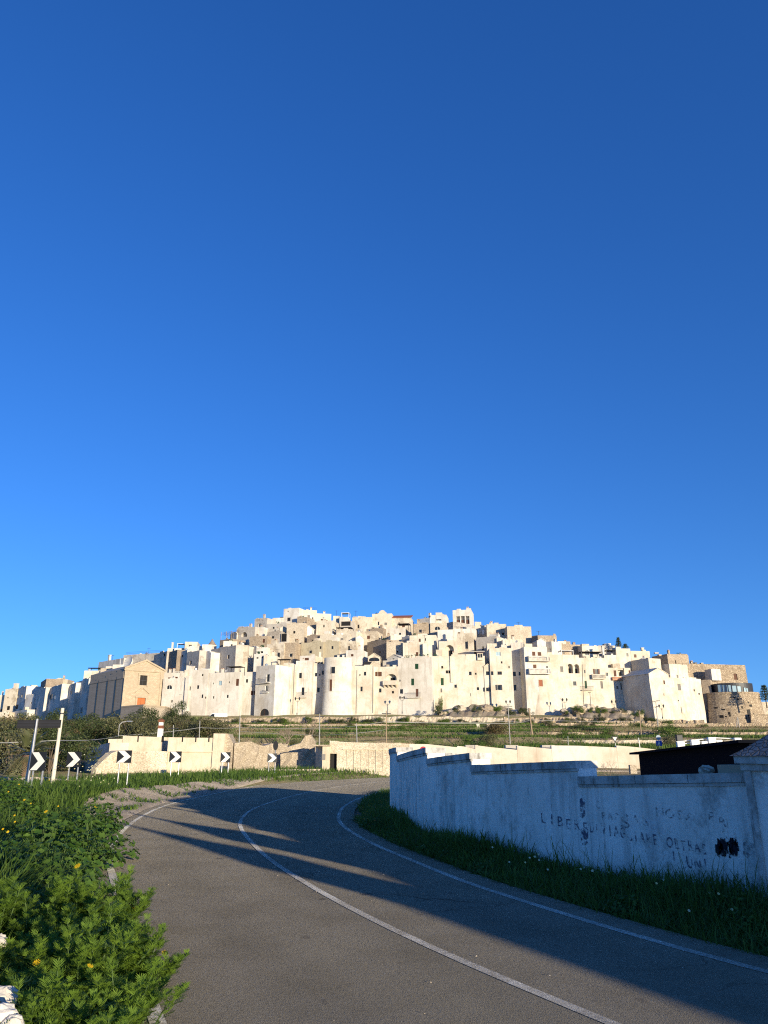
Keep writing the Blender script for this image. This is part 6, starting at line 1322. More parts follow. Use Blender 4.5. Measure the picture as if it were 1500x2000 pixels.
for u, lab in ((933.5, 'left one of two white stone posts on the green terraces'), (954, 'right one of two white stone posts on the green terraces, beside a dark brown bush')):
    q = P(u, 1424, 150); o = empty('stone_post', (q.x, 150, q.z-.5)); b = MB(); b.box(-.28,.28,-.25,.25,0,P(u,1415,150).z-q.z+.5,MT['c']); b.box(-.34,.34,-.31,.31,P(u,1415,150).z-q.z+.502,P(u,1415,150).z-q.z+.65,MT['c']); b.build('shaft', o); tag(o, lab, 'post')
# odds and ends lying on the roadside wall
zt0 = tops[0]
tb = empty('timber_box', (0,0,0)); pt, tx, nn = on_wall(1425, 1505); tb.location = (pt.x-nn.x*.20, pt.y-nn.y*.20, zt0-.035); tb.rotation_euler = (0,0,math.atan2(tx.y, tx.x)); tag(tb, 'ochre stone block resting on the coping beside the gate pillar', 'block')
b = MB(); b.box(-.20,.20,-.12,.14,0,.10,MT['t']); b.build('block', tb)
boulder(*(on_wall(1365, 1505)[0]-nn*.15), .075, 'small rough stone lying alone on the coping of the roadside wall', 'l', 'loose coping stone'); bpy.context.scene.objects[-1]
# ------------------------------------------------------------------ vegetation
LM = {}
LM['grass'] = leafmat('grass_blade', (.065, .13, .02), (.17, .25, .045), .4)
LM['grass2'] = leafmat('terrace_grass', (.07, .125, .022), (.18, .255, .05), .35)
LM['dry'] = leafmat('dry_grass', (.17, .12, .06), (.30, .22, .12), .25)
LM['daisy'] = leafmat('feathery_leaf', (.08, .165, .02), (.22, .33, .042), .45)
LM['mallow'] = leafmat('mallow_leaf', (.052, .12, .018), (.145, .235, .04), .38, .5)
LM['bush'] = leafmat('dark_bush_leaf', (.032, .048, .016), (.09, .115, .038), .2)
LM['olive'] = leafmat('olive_bush_leaf', (.075, .08, .033), (.19, .18, .08), .2)
LM['ochre'] = leafmat('ochre_bush_leaf', (.12, .088, .04), (.26, .20, .09), .2)
LM['palm'] = leafmat('palm_leaf', (.06, .08, .03), (.30, .28, .14), .2, .4)
LM['petal'] = leafmat('yellow_petal', (.75, .46, .01), (.85, .62, .03), .3)
LM['petalw'] = leafmat('pale_petal', (.75, .68, .30), (.80, .76, .55), .3)
M_BARK = plain('bark', (.13, .095, .065), .9, scale=9)
M_TWIG = plain('bare_twig', (.26, .20, .15), .9, scale=9)
M_STEM = plain('green_stem', (.06, .10, .025), .7, scale=20)

def blades(pos, h, w, az, bend):
    n = len(pos); d = np.stack([np.cos(az), np.sin(az), np.zeros(n)], -1); s = np.stack([-np.sin(az), np.cos(az), np.zeros(n)], -1)
    tw = nr.uniform(-.8, .8, n)[:,None]; s = s*np.cos(tw)+d*np.sin(tw)
    V = np.empty((n, 7, 3))
    for k, (t_, ww) in enumerate(((0, .8), (.38, 1.0), (.74, .62), (1, 0))):
        c = pos + d*(bend*h*t_*t_)[:,None] + np.array([0,0,1.0])*(h*(t_-.38*np.minimum(bend, 1.3)*t_*t_))[:,None]
        if k < 3: V[:,2*k] = c-s*(w*ww*.5)[:,None]; V[:,2*k+1] = c+s*(w*ww*.5)[:,None]
        else: V[:,6] = c
    i = np.arange(n)[:,None]*7
    q = np.concatenate([i+np.array([0,1,3,2]), i+np.array([2,3,5,4])]); t3 = i+np.array([4,5,6])
    return V.reshape(-1,3), q, t3
class Leafy:                           # accumulates leaf faces with a tone per vertex
    def __init__(s): s.V, s.Q, s.T, s.tone, s.n = [], [], [], [], 0
    def add(s, V, q, t_, tone):
        s.V.append(V); s.Q.append(np.asarray(q, int).reshape(-1,4)+s.n); s.T.append(np.asarray(t_, int).reshape(-1,3)+s.n); s.tone.append(tone); s.n += len(V)
    def build(s, name, m, parent=None):
        return np_obj(name, np.concatenate(s.V), np.concatenate(s.Q), np.concatenate(s.T), m, np.concatenate(s.tone), parent)
def road_d(x, y): return dist_poly(x, y, CEN)
def add_blades(L, x, y, h, w, bend=(.1, .9), zoff=0.0, tone=None):
    n = len(x); pos = np.stack([x, y, ter(x, y)-.03+zoff], -1); V, q, t3 = blades(pos, h, w, nr.uniform(0, 6.283, n), nr.uniform(*bend, n))
    tn = nr.random(n) if tone is None else tone; L.add(V, q, t3, np.repeat(tn, 7))
def nz(x, y, s, k=0.0):                # cheap smooth noise, -1..1
    return (np.sin(x*s*1.7+k)*np.cos(y*s*1.3-k*2)+np.sin(x*s*.8-y*s*1.1+k*3)+.6*np.sin(x*s*3.1+y*s*2.7+k))/2.6
def outer_x(y):
    return np.interp(y, OUT[:140,1], OUT[:140,0])
# --- left verge grass (near and far) and the grass across the road
def left_grass():
    L = Leafy(); n = 52000; y = 4.0+26*nr.random(n)**1.1; x = outer_x(y)-.15-nr.random(n)*7.5
    k = (y < 18.3)|(x < outer_x(y)-np.interp(y,[18,20,24,30,34],[.3,1.2,2.1,2.5,1.9])-.1); x, y = x[k], y[k]
    e = outer_x(y)-x; k = (nr.random(len(x)) < np.clip(.35+e*.5, 0, 1)) & (x > -.62*y-2.0); x, y, e = x[k], y[k], e[k]
    h = (.22+.34*nr.random(len(x)))*(1+.35*nz(x, y, .5))*np.clip(.45+e*.35, .3, 1.15); add_blades(L, x, y, h, nr.uniform(.008, .018, len(x))*np.clip(y/9, 1, 2.4), (.2, 1.1), 0, np.clip(.5+.4*nz(x,y,.7)+nr.normal(0,.2,len(x)),0,1))
    return tag(L.build('verge_grass', LM['grass']), 'lush green grass and weeds filling the left verge', 'grass', kind='stuff')
left_grass()
def far_grass():
    L = Leafy(); n = 90000; y = 26+32*nr.random(n); x = -34+60*nr.random(n); d, s = road_d(x, y)
    oy = outer_x(y); k = (s > 0) & (d > 3.75) & (d < 12) & (y < 58)
    sh_ = np.interp(y, [24, 28, 34, 41, 46, 50, 53], [2.4, 2.7, 2.2, 1.6, .9, .3, 0]); k &= d > 3.55+sh_+nz(x, y, .9)*.35; x, y, d = x[k], y[k], d[k]
    h = (.25+.35*nr.random(len(x)))*(1+.4*nz(x, y, .45))*np.clip((d-3.4)*.5, .35, 1); add_blades(L, x, y, h, nr.uniform(.02, .05, len(x)), (.1, .9), 0, np.clip(.55+.4*nz(x,y,.5,2)+nr.normal(0,.2,len(x)),0,1))
    # tufts colonising the dirt shoulder
    n = 5200; y = 21+27*nr.random(n); x = outer_x(y)-np.interp(y,[20,28,34,41,46,50],[1.5,3,2.5,1.8,1,.4])*nr.random(n)-.5; k = nz(x, y, 1.6, 1) > .12; x, y = x[k], y[k]
    add_blades(L, x, y, nr.uniform(.09, .22, len(x)), nr.uniform(.02, .045, len(x)), (.2, .9), .09)
    return tag(L.build('far_verge_grass', LM['grass']), 'strip of tall green grass across the road under the farm walls', 'grass', kind='stuff')
far_grass()
def right_grass():
    L = Leafy(); n = 75000; y = 3.5+30*nr.random(n)**1.25; u = nr.random(n)
    wx = np.interp(y, np.sort(WL[:,1]), WL[np.argsort(WL[:,1]),0]); ix = np.interp(y, INN[:130,1], INN[:130,0])
    x = ix+.42+(wx-ix-.44)*u; k = (wx-ix > .5) & ~((y > 20.5)); x, y, u = x[k], y[k], u[k]
    h = (.16+.26*nr.random(len(x)))*(.55+.8*u)*(1+.35*nz(x, y, .8)); add_blades(L, x, y, h, nr.uniform(.007, .016, len(x))*np.clip(y/8, 1, 2.2), (.2, 1.2))
    n = 16000; y = 20+14*nr.random(n); ix = np.interp(y, INN[:130,1], INN[:130,0]); x = ix+.42+nr.random(n)*3; d, s = road_d(x, y)
    wxx = np.interp(y, [20, 21.6, 22.6, 23.8, 25.2, 27.2], [.15, .02, .05, .35, 1.0, 2.2]); k = (x < wxx-.06) & (d > 3.2); x, y = x[k], y[k]
    add_blades(L, x, y, .15+.3*nr.random(len(x)), nr.uniform(.012, .025, len(x)), (.2, 1.1))
    # taller seed stalks against the wall
    n = 420; y = 8.5+12*nr.random(n); wx = np.interp(y, np.sort(WL[:,1]), WL[np.argsort(WL[:,1]),0]); x = wx-.1-.5*nr.random(n)
    add_blades(L, x, y, .45+.35*nr.random(n), np.full(n, .010), (.1, .8))
    return tag(L.build('wall_verge_grass', LM['grass']), 'shaded green grass between the road and the whitewashed wall', 'grass', kind='stuff')
right_grass()
def terrace_grass():
    L = Leafy(); D_ = Leafy(); n = 260000; y = 60+138*nr.random(n)**.8; x = (nr.random(n)*2-1)*(.62*y+6); yy = y-1.3*np.maximum(0,-70-x)
    d, s = road_d(x, y); m = nz(x, y, .07, 4)+.5*nz(x, y, .25, 1)+.5*np.clip((x+8)/30, -1, 1)-.75*np.clip((x-22)/20, 0, 1)*np.clip((y-105)/25, 0, 1); k = (d > 5) & (yy > 0) & (m > -.32) & ~((y < 69) & (x > 3)); g = k & (m > -.14)
    xx, yv = x[g], y[g]; h = (.28+.4*nr.random(len(xx))); add_blades(L, xx, yv, h, nr.uniform(.045, .10, len(xx))*np.clip(yv/120, .5, 1.2), (.1, .7), 0, np.clip(.5+.5*nz(xx,yv,.12,7)+nr.normal(0,.18,len(xx)),0,1))
    g = (~g) & (d > 5) & (nr.random(n) < .45) & ~((y < 69) & (x > 3)); xx, yv = x[g], y[g]; add_blades(D_, xx, yv, .15+.35*nr.random(len(xx)), nr.uniform(.04, .09, len(xx))*np.clip(yv/120, .5, 1.2), (.1, .8))
    tag(L.build('terrace_grass', LM['grass2']), 'green grass covering the terraced slope below the town', 'grass', kind='stuff')
    tag(D_.build('dry_grass', LM['dry']), 'dry straw coloured grass patches on the terraced slope', 'grass', kind='stuff')
terrace_grass()
# --- feathery crown daisy plants in the left foreground
def pinnate(L, base, dirv, length, rg, tone):
    dirv = dirv/np.linalg.norm(dirv); side = np.cross(dirv, [0,0,1.0]); side /= max(np.linalg.norm(side), 1e-6); up = np.cross(side, dirv); V = []; T_ = []; m = 5
    for k in range(m+1):
        f = (k+.6)/(m+1); c = base+dirv*length*f-np.array([0,0,1.0])*length*.28*f*f; ln = length*.50*math.sin(math.pi*min(.95, .2+.75*f))+.012
        for sg in ((-1, 1) if k < m else (0,)):
            dr = (side*sg*.8+dirv*.75+up*rg.uniform(-.2, .35)); dr /= np.linalg.norm(dr); wv = np.cross(dr, up)*.0022; b0 = len(V)
            V += [c-wv, c+wv, c+dr*ln*.55+wv*1.2, c+dr*ln*.55-wv*1.2, c+dr*ln]; T_ += [(b0,b0+1,b0+2),(b0,b0+2,b0+3),(b0+3,b0+2,b0+4)]
            # a lobe on each leaflet
            l0 = len(V); lb = c+dr*ln*.45; d2 = (dr*.6+side*(-sg if sg else 1)*.6+dirv*.3); d2 /= np.linalg.norm(d2); V += [lb-wv*.9, lb+wv*.9, lb+d2*ln*.5]; T_ += [(l0,l0+1,l0+2)]
    L.add(np.array(V), np.zeros((0,4),int), T_, np.full(len(V), tone))
def daisy_mesh(seed, stems=9, H_=.62, spread=.34):
    rg = random.Random(seed); L = Leafy(); stm = MB(); heads = []
    for s in range(stems):
        a_ = rg.uniform(0, 6.283); r_ = rg.uniform(.05, 1)**.7*spread; top = np.array([math.cos(a_)*r_, math.sin(a_)*r_, H_*rg.uniform(.65, 1.08)*(1-.3*r_/spread)]); b0 = np.array([math.cos(a_)*r_*.25, math.sin(a_)*r_*.25, 0]); mid = (b0+top)/2+np.array([0,0,.06])
        pts = [b0, mid, top]; stm.tube(pts, [.006,.005,.003], M_STEM, 4, False)
        for k in range(26):
            f = .12+.88*(k/25)**.8; p0 = b0*(1-f)**2+2*mid*f*(1-f)+top*f*f; az_ = k*2.4+rg.uniform(-.5,.5); dr = np.array([math.cos(az_), math.sin(az_), rg.uniform(-.1,.7)+.8*f*f]); pinnate(L, p0, dr, rg.uniform(.055,.10)*(1.15-.35*f), rg, min(1, max(0, .15+.65*f+rg.uniform(-.25,.25))))
        for q in range(2):          # a side shoot with its own tuft
            f = rg.uniform(.35, .8); p0 = b0*(1-f)**2+2*mid*f*(1-f)+top*f*f; a2 = rg.uniform(0, 6.283); p1 = p0+np.array([math.cos(a2)*.09, math.sin(a2)*.09, rg.uniform(.04, .12)])
            for k in range(7): dr = np.array([math.cos(k*2.4+a2), math.sin(k*2.4+a2), rg.uniform(.1, 1.2)]); pinnate(L, p0+(p1-p0)*(.3+.1*k), dr, rg.uniform(.045,.08), rg, min(1, max(0, .3+.5*f+rg.uniform(-.2,.3))))
        heads.append(top)
    return L, stm, heads
def flower(par, p, r, m='petal', seed=0):
    rg = random.Random(seed); V = []; T_ = []; n = 11; p = np.array(p); ax = np.array([rg.uniform(-.5,.5), -.5+rg.uniform(-.3,.3), .8]); ax /= np.linalg.norm(ax); u_ = np.cross(ax, [0,1,.2]); u_ /= np.linalg.norm(u_); v_ = np.cross(ax, u_)
    for k in range(n):
        a0 = 6.2832*k/n; d0 = u_*math.cos(a0)+v_*math.sin(a0); w0 = np.cross(ax, d0)*r*.24; b0 = len(V); V += [p-w0*.5, p+w0*.5, p+d0*r*.8+w0-ax*.004, p+d0*r+ax*r*.12, p+d0*r*.8-w0-ax*.004]; T_ += [(b0,b0+1,b0+2),(b0,b0+2,b0+3),(b0,b0+3,b0+4)]
    o = np_obj('flower', np.array(V), [], T_, LM[m], nr.random(len(V)), par); return o
protos = []
for s in range(6):
    L, stm, heads = daisy_mesh(100+s, 12+s % 3, .46+.07*(s % 3), .40+.03*(s % 2)); me = L.build('foliage', LM['daisy']); sm_ = stm.build('stem'); protos.append((me, sm_, heads))
used_p = set()
def daisy(x, y, sc, rz, label=None, group=None, flowers=()):
    k = rng.randrange(6); fo, st_, heads = protos[k]; o = empty('crown_daisy', (x, y, tz(x, y)-.04), rz); o.scale = (sc, sc, sc*rng.uniform(.9, 1.12))
    f = fo if k not in used_p else fo.copy(); t_ = st_ if k not in used_p else st_.copy()
    if k in used_p: COL.objects.link(f); COL.objects.link(t_)
    used_p.add(k); f.parent = o; t_.parent = o
    for q in flowers: flower(o, heads[q % len(heads)]+np.array([0,0,.03]), .024, 'petal', q+int(x*100))
    return tag(o, label or 'feathery green crown daisy plant crowding the left road edge', 'plant', group or 'crown daisy plants along the left road edge')
cnt = 0
DA = []
while len(DA) < 92:
    y = rng.uniform(4.3, 7.6); e = rng.uniform(-.12 if y < 6.6 else .0, 3.4); e = e if y < 6.6 else e*.45
    x = float(outer_x(np.array([y]))[0])-e-.10
    if x < -.62*y-1.2: continue
    if any((x-a_)**2+(y-b_)**2 < (.13+.02*e)**2 for a_, b_ in DA): continue
    DA.append((x, y))
for k, (x, y) in enumerate(DA):
    daisy(x, y, rng.uniform(.75, 1.25)*(.9 if y < 6 else 1.0), rng.uniform(0, 6.28), flowers=((0,) if k % 7 == 0 else ()))
# yellow flowers placed where they show
for (u, v, Y, lab) in ((258,1776,7.6,'bright yellow daisy at the tip of the bush over the road edge line'),(105,1829,6.4,'yellow daisy low in the feathery leaves at the left'),(196,1990,4.9,'drooping yellow daisy at the bottom of the picture'),(48,1940,5.2,'small yellow daisy beside the white stones'),(79,1604,13.5,'yellow flower in the grass left of the mallow bush'),(48,1563,17.5,'yellow flower high on the verge below the direction sign'),(53,1609,13.0,'lower yellow flower of the close pair in the grass'),(188,1576,17,'small yellow flower above the mallow bush'),(323,1860,6.2,'single small yellow flower near the road edge'),(90,1585,15.5,'pale yellow flower upper left of the mallow bush')):
    q = P(u, v, Y); g = tz(q.x, q.y); o = empty('daisy_flower', (q.x, q.y, g)); b = MB(); b.tube([(0,0,0),(.02,.0,(q.z-g)*.6),(0,0,q.z-g)], .004, M_STEM, 4, False); b.build('stem', o); flower(o, (0,-.01,q.z-g),   .026 if Y < 8 else .038, 'petal', u); tag(o, lab, 'flower')
# --- broad leaved mallow
def mallow_mesh(seed, n=170, R_=.55, H_=.62):
    rg = random.Random(seed); L = Leafy(); stm = MB()
    for k in range(n):
        a_ = rg.uniform(0, 6.283); r_ = R_*math.sqrt(rg.random()); z = H_*(1-(r_/R_)**2*.75)*rg.uniform(.45, 1.0)+.04; c = np.array([math.cos(a_)*r_, math.sin(a_)*r_, z]); s = rg.uniform(.024, .048)
        nm = np.array([math.cos(a_)*.7*r_/R_+rg.uniform(-.45,.45), math.sin(a_)*.7*r_/R_+rg.uniform(-.45,.45), .75]); nm /= np.linalg.norm(nm); u_ = np.cross(nm, [math.sin(a_), -math.cos(a_), .1]); u_ /= np.linalg.norm(u_); v_ = np.cross(nm, u_); V = [c-nm*s*.22]; m = 14
        for i in range(m):
            t_ = 6.2832*i/m; rr = s*(1+.13*math.cos(5*t_)+rg.uniform(-.05,.05))*(.55 if i == 0 else 1); V.append(c+(u_*math.cos(t_)+v_*math.sin(t_))*rr+nm*s*.12*math.cos(5*t_))
        L.add(np.array(V), np.zeros((0,4),int), [(0,1+i,1+(i+1)%m) for i in range(m)], np.full(m+1, rg.random()))
        if k % 4 == 0: stm.tube([(c[0]*.3,c[1]*.3,0),(c[0]*.7,c[1]*.7,z*.7),tuple(c-nm*s*.25)], .004, M_STEM, 4, False)
    return L, stm
mp = []
for s in range(4):
    L, stm = mallow_mesh(50+s, 280, .5+.06*s, .55+.05*s); mp.append((L.build('foliage', LM['mallow']), stm.build('stem')))
mu = set()
def mallow(x, y, sc, label, group=None):
    k = rng.randrange(4); f, t_ = mp[k]
    if k in mu: f = f.copy(); t_ = t_.copy(); COL.objects.link(f); COL.objects.link(t_)
    mu.add(k); o = empty('mallow_bush', (x, y, tz(x, y)-.04), rng.uniform(0, 6.28)); o.scale = (sc, sc, sc); f.parent = o; t_.parent = o; return tag(o, label, 'bush', group)
for k in range(4): mallow(*[( -4.3,11.6),(-4.55,12.6),(-5.0,11.9),(-5.3,13.1)][k], [1.15,1.15,1.2,1.25][k], 'large round leaved mallow bush bulging over the road edge', 'mallow clump at the road edge')
MA = []
while len(MA) < 70:
    y = rng.uniform(9.0, 25); e = rng.uniform(.35, 6.0); x = float(outer_x(np.array([y]))[0])-e-(2.6 if y > 18.5 else 0)
    if x < -.60*y-1.5 or any((x-a_)**2+(y-b_)**2 < .28 for a_, b_ in MA): continue
    MA.append((x, y)); mallow(x, y, rng.uniform(.6, 1.2), 'round leaved mallow bush among the grass of the left verge', 'mallow bushes on the left verge')
for k in range(26):
    y = 7.4+.5*k*.9; wx = float(np.interp(y, np.sort(WL[:,1]), WL[np.argsort(WL[:,1]),0])); ix = float(np.interp(y, INN[:130,1], INN[:130,0])); x = ix+.55+(wx-ix-.9)*rng.random()
    if y < 20 and wx-ix > .9: mallow(x, y, rng.uniform(.3, .5), 'small mallow plant in the shade below the whitewashed wall', 'small plants in the shaded verge')
# --- tall grass tuft arching at the left
for k, (x, y, hh, n, lab) in enumerate(((-4.15,8.7,1.0,300,'big tuft of long arching grass at the left edge'),(-3.75,7.9,.75,200,'smaller tuft of arching grass in front of the big one'),(-4.9,10.0,.95,240,'arching grass tuft behind the big one, by the mallow bushes'))):
    L = Leafy(); a_ = nr.uniform(0, 6.283, n); r_ = .28*np.sqrt(nr.random(n)); pos = np.stack([np.cos(a_)*r_, np.sin(a_)*r_, np.zeros(n)], -1); V, q, t3 = blades(pos, hh*nr.uniform(.6, 1.05, n), nr.uniform(.010, .019, n), a_+nr.normal(0,.6,n), nr.uniform(.4, 1.5, n)); L.add(V, q, t3, np.repeat(nr.random(n), 7))
    o = L.build('grass_tuft', LM['grass']); o.location = (x, y, tz(x, y)-.03); tag(o, lab, 'grass tuft')
# --- wildflowers as specks
def specks(name, label, n, fx, m, r):
    L = Leafy()
    for k in range(n):
        x, y, z = fx(); a_ = rng.uniform(0, 1); p0 = np.array([x, y, z]); V = [p0]+[p0+np.array([r*math.cos(6.2832*i/6+a_), r*.6*math.sin(6.2832*i/6+a_), r*.8*math.sin(6.2832*i/6+a_)]) for i in range(6)]; L.add(np.array(V), np.zeros((0,4),int), [(0,1+i,1+(i+1)%6) for i in range(6)], np.full(7, rng.random()))
    tag(L.build(name, LM[m]), label, 'wildflowers', kind='stuff')
def fx1():
    u, v, Y = rng.gauss(185, 22), rng.gauss(1505, 12), rng.uniform(24, 30); q = P(u, v, Y); return q.x, q.y, max(q.z, tz(q.x, q.y)+.35)
def fx2():
    y = rng.uniform(10, 26); x = float(outer_x(np.array([y]))[0])-rng.uniform(.5, 5)-(2.5 if y > 18 else 0); return x, y, tz(x, y)+rng.uniform(.45, .75)
def fx3():
    y = rng.uniform(6, 12); wx = float(np.interp(y, np.sort(WL[:,1]), WL[np.argsort(WL[:,1]),0])); ix = float(np.interp(y, INN[:130,1], INN[:130,0])); x = ix+.6+(wx-ix-.8)*rng.random(); return x, y, tz(x, y)+rng.uniform(.22, .38)
specks('wildflowers', 'cluster of pale yellow wildflowers by the second chevron board', 60, fx1, 'petalw', .022)
specks('wildflowers', 'yellow wildflowers scattered over the left verge', 34, fx2, 'petal', .02)
specks('wildflowers', 'tiny pale flowers in the shaded verge below the wall', 26, fx3, 'petalw', .014)
# --- bushes
def bush_mesh(seed, n=900, R_=1.0, leaf=.12, lump=7, twig=False):
    rg = np.random.default_rng(seed); L = Leafy(); cs = rg.normal(0, .5, (lump, 3))*[1, 1, .55]+[0, 0, .62]; rs = rg.uniform(.35, .62, lump)
    w = rg.integers(0, lump, n); d = rg.normal(0, 1, (n, 3)); d /= np.linalg.norm(d, axis=1)[:,None]; rad = rs[w]*rg.random(n)**.35; p = (cs[w]+d*rad[:,None])*R_; p[:,2] = np.maximum(p[:,2], .03)
    nm = d+rg.normal(0, .6, (n, 3)); nm /= np.linalg.norm(nm, axis=1)[:,None]; u_ = np.cross(nm, rg.normal(0, 1, (n, 3))); u_ /= np.linalg.norm(u_, axis=1)[:,None]; v_ = np.cross(nm, u_); s = leaf*R_*rg.uniform(.5, 1.2, n)[:,None]
    V = np.stack([p-u_*s, p+v_*s*.5, p+u_*s, p-v_*s*.5], 1).reshape(-1, 3); i = np.arange(n)[:,None]*4; L.add(V, i+np.array([0,1,2,3]), np.zeros((0,3),int), np.repeat(rg.random(n), 4)); return L
def stems_mesh(seed, k=7, H_=1.2, m=None, r=.035):
    rg = random.Random(seed); b = MB()
    for i in range(k):
        a_ = rg.uniform(0, 6.283); t_ = rg.uniform(.2, .7); b.tube([(0,0,-.1),(math.cos(a_)*t_*.4,math.sin(a_)*t_*.4,H_*.5),(math.cos(a_)*t_,math.sin(a_)*t_,H_*rg.uniform(.7,1))], [r, r*.7, r*.3], m or M_BARK, 5)
    return b
bp = {}
for kind, mt, n, leaf in (('bush','bush',3600,.05),('olive','olive',3600,.05),('ochre','ochre',2800,.05),('grassy','grass2',2600,.06)):
    bp[kind] = []
    for s in range(3): bp[kind].append([bush_mesh(200+s*7+len(kind)*31, n, 1.0, leaf, 6+s).build('foliage', LM[mt]), stems_mesh(300+s).build('stem'), False])
def bush(x, y, z, sx, sz, kind, label, group):
    p0 = rng.choice(bp[kind]); f, t_ = p0[0], p0[1]
    if p0[2]: f, t_ = f.copy(), t_.copy(); COL.objects.link(f); COL.objects.link(t_)
    p0[2] = True; o = empty({'bush':'shrub','olive':'shrub','ochre':'shrub','grassy':'shrub'}[kind], (x, y, z-.1), rng.uniform(0, 6.28)); o.scale = (sx, sx, sz); f.parent = o; t_.parent = o; return tag(o, label, 'shrub', group)
def pxbush(u, v, Y, w, h, kind, label, group):            # foot at pixel u, v; size in pixels
    q = P(u, v, Y); bush(q.x, Y, min(q.z, tz(q.x, Y)+.6), w/F*Y/2, h/F*Y/1.25, kind, label, group)
# thicket on the left below the town
TH = []
for k in range(120):
    u = rng.uniform(-60, 420); Y = rng.choice([62, 70, 78, 88, 100, 115, 130, 150, 170]); 
    if u > 330 and Y < 100: continue
    if 135 < u < 250 and Y < 90: continue
    xg = (u-750)/1480*Y; z = tz(xg, Y); kd = rng.choice(['bush','bush','olive','olive','ochre']); h_ = rng.uniform(2.0, 3.6)*(1.15 if u < 250 else .8); wd = rng.uniform(1.8, 3.2)
    cap = P(u, 1400+rng.uniform(0, 16) if u > 200 else 1398+rng.uniform(4, 20)+(0 if u < 120 else 4), Y).z
    h_ = min(h_, (cap-z)/1.25)
    if h_ < .5: continue
    bush(xg, Y, z, wd, h_, kd, {'bush':'dark green shrub in the thicket below the far left houses','olive':'olive green shrub in the thicket below the far left houses','ochre':'dry ochre shrub in the thicket below the far left houses'}[kd], 'shrubs of the left thicket')
for k, (u, v, w, h, kd) in enumerate(((20,1500,110,80,'olive'),(95,1495,90,60,'bush'),(-20,1470,120,60,'bush'),(110,1440,70,40,'olive'))):
    pxbush(u, v+10, 52+k*1.5, w, h, kd, 'big olive brown shrub behind the palm and the low stone wall', 'shrubs round the palm')
for (u, v, w, h) in ((345,1422,44,34),(330,1420,30,28),(362,1424,36,22),(372,1428,40,18)): pxbush(u, v, 150, w, h, 'bush', 'dark shrub beside the banded chimney, below the arched window house', 'dark shrubs by the banded chimney')
# bushes along the retaining wall and the boulders
for k in range(64):
    u = 410+rng.random()*880; v = 1411+rng.uniform(-7, 6); q = P(u, v, 195.2); s = rng.uniform(.5, 1.3); bush(q.x, 195.2+rng.uniform(-.8,.3), q.z-.4, s, s*.8, rng.choice(['bush','grassy','bush']), 'small green bush sprouting along the retaining wall under the town', 'bushes on the retaining wall')
for k in range(30):
    right = k % 2; u = (rng.uniform(1090, 1250) if right else rng.uniform(855, 1035)); v = rng.uniform(1384, 1397); q = P(u, v, 203.4); s = rng.uniform(.8, 1.6); bush(q.x, 203.4+rng.uniform(0, 3), q.z-.4, s, s*.9, rng.choice(['bush','grassy']), 'green bush growing among the boulders below the balustraded fronts' if right else 'green bush growing among the boulders under the broad white front', 'bushes among the right boulders' if right else 'bushes among the middle boulders')
pxbush(858, 1394, 208, 13, 28, 'grassy', 'tall green climber at the sloping corner of the green shutter house', None)
for (u, v, w, h) in ((972,1440,54,26),(958,1436,36,20)): pxbush(u, v, 120, w, h, 'ochre', 'brown leafless looking bush beside the white stone posts', 'brown bushes by the white posts')
for k in range(40):
    u = rng.uniform(470, 1380); Y = rng.choice([82, 90, 104, 110, 128, 138, 152, 162, 178, 188]); x = (u-750)/1480*Y; s = rng.uniform(.5, 1.4); bush(x, Y, tz(x, Y), s*1.3, s*.8, rng.choice(['bush','grassy','grassy','olive']), 'low green bush on the terraced slope below the town', 'bushes on the terraces')
for (u, v, Y, w, h, kd) in ((1155,1424,165,34,12,'bush'),(1260,1440,140,40,14,'bush'),(1310,1448,120,50,26,'grassy'),(1345,1436,160,60,10,'bush'),(1400,1440,160,60,10,'bush'),(1140,1436,140,90,12,'bush')): pxbush(u, v, Y, w, h, kd, 'dark green bush on the rubble slope at the right, above the shed', 'bushes on the right slope')
# --- palm
pm = empty('palm_tree', (0,0,0)); q = P(48, 1512, 40); g = tz(q.x, 40); pm.location = (q.x, 40, g-.2); tag(pm, 'grey green palm with a short orange brown trunk behind the first chevron board', 'palm')
ct = P(48, 1470, 40).z-g+.2; b = MB(); n = 9; pts = []; rr_ = []
for k in range(n+1): pts.append((0,0,ct*.92*k/n)); rr_.append(.15+.05*(k % 2)+(.05 if k > 6 else 0))
b.tube(pts, rr_, plain('palm_trunk', (.17,.095,.06), .95, scale=8, var=.6), 10); b.build('trunk', pm)
L = Leafy()
for k in range(64):
    az_ = k*2.399; el_ = R(rng.uniform(-35, 82)); ln = rng.uniform(1.2, 1.9); dh_ = np.array([math.cos(az_)*math.cos(el_), math.sin(az_)*math.cos(el_), math.sin(el_)]); sd_ = np.array([-math.sin(az_), math.cos(az_), 0]); V = []; T_ = []; m = 15; tone = rng.uniform(0, 1) if el_ > -.1 else 1.0
    for i in range(m):
        f = .25+.75*i/(m-1); c = np.array([0,0,ct])+dh_*ln*f-np.array([0,0,1.0])*ln*.35*f*f; lf = .42*math.sin(math.pi*min(.92, .25+.7*f))
        for sg in (-1, 1):
            dr = sd_*sg*.75+dh_*.8+np.array([0,0,-.15]); dr /= np.linalg.norm(dr); wv = dh_*.034; b0 = len(V); V += [c-wv, c+wv, c+dr*lf]; T_ += [(b0,b0+1,b0+2)]
    L.add(np.array(V), np.zeros((0,4),int), T_, np.full(len(V), tone))
L.build('crown', LM['palm'], pm)
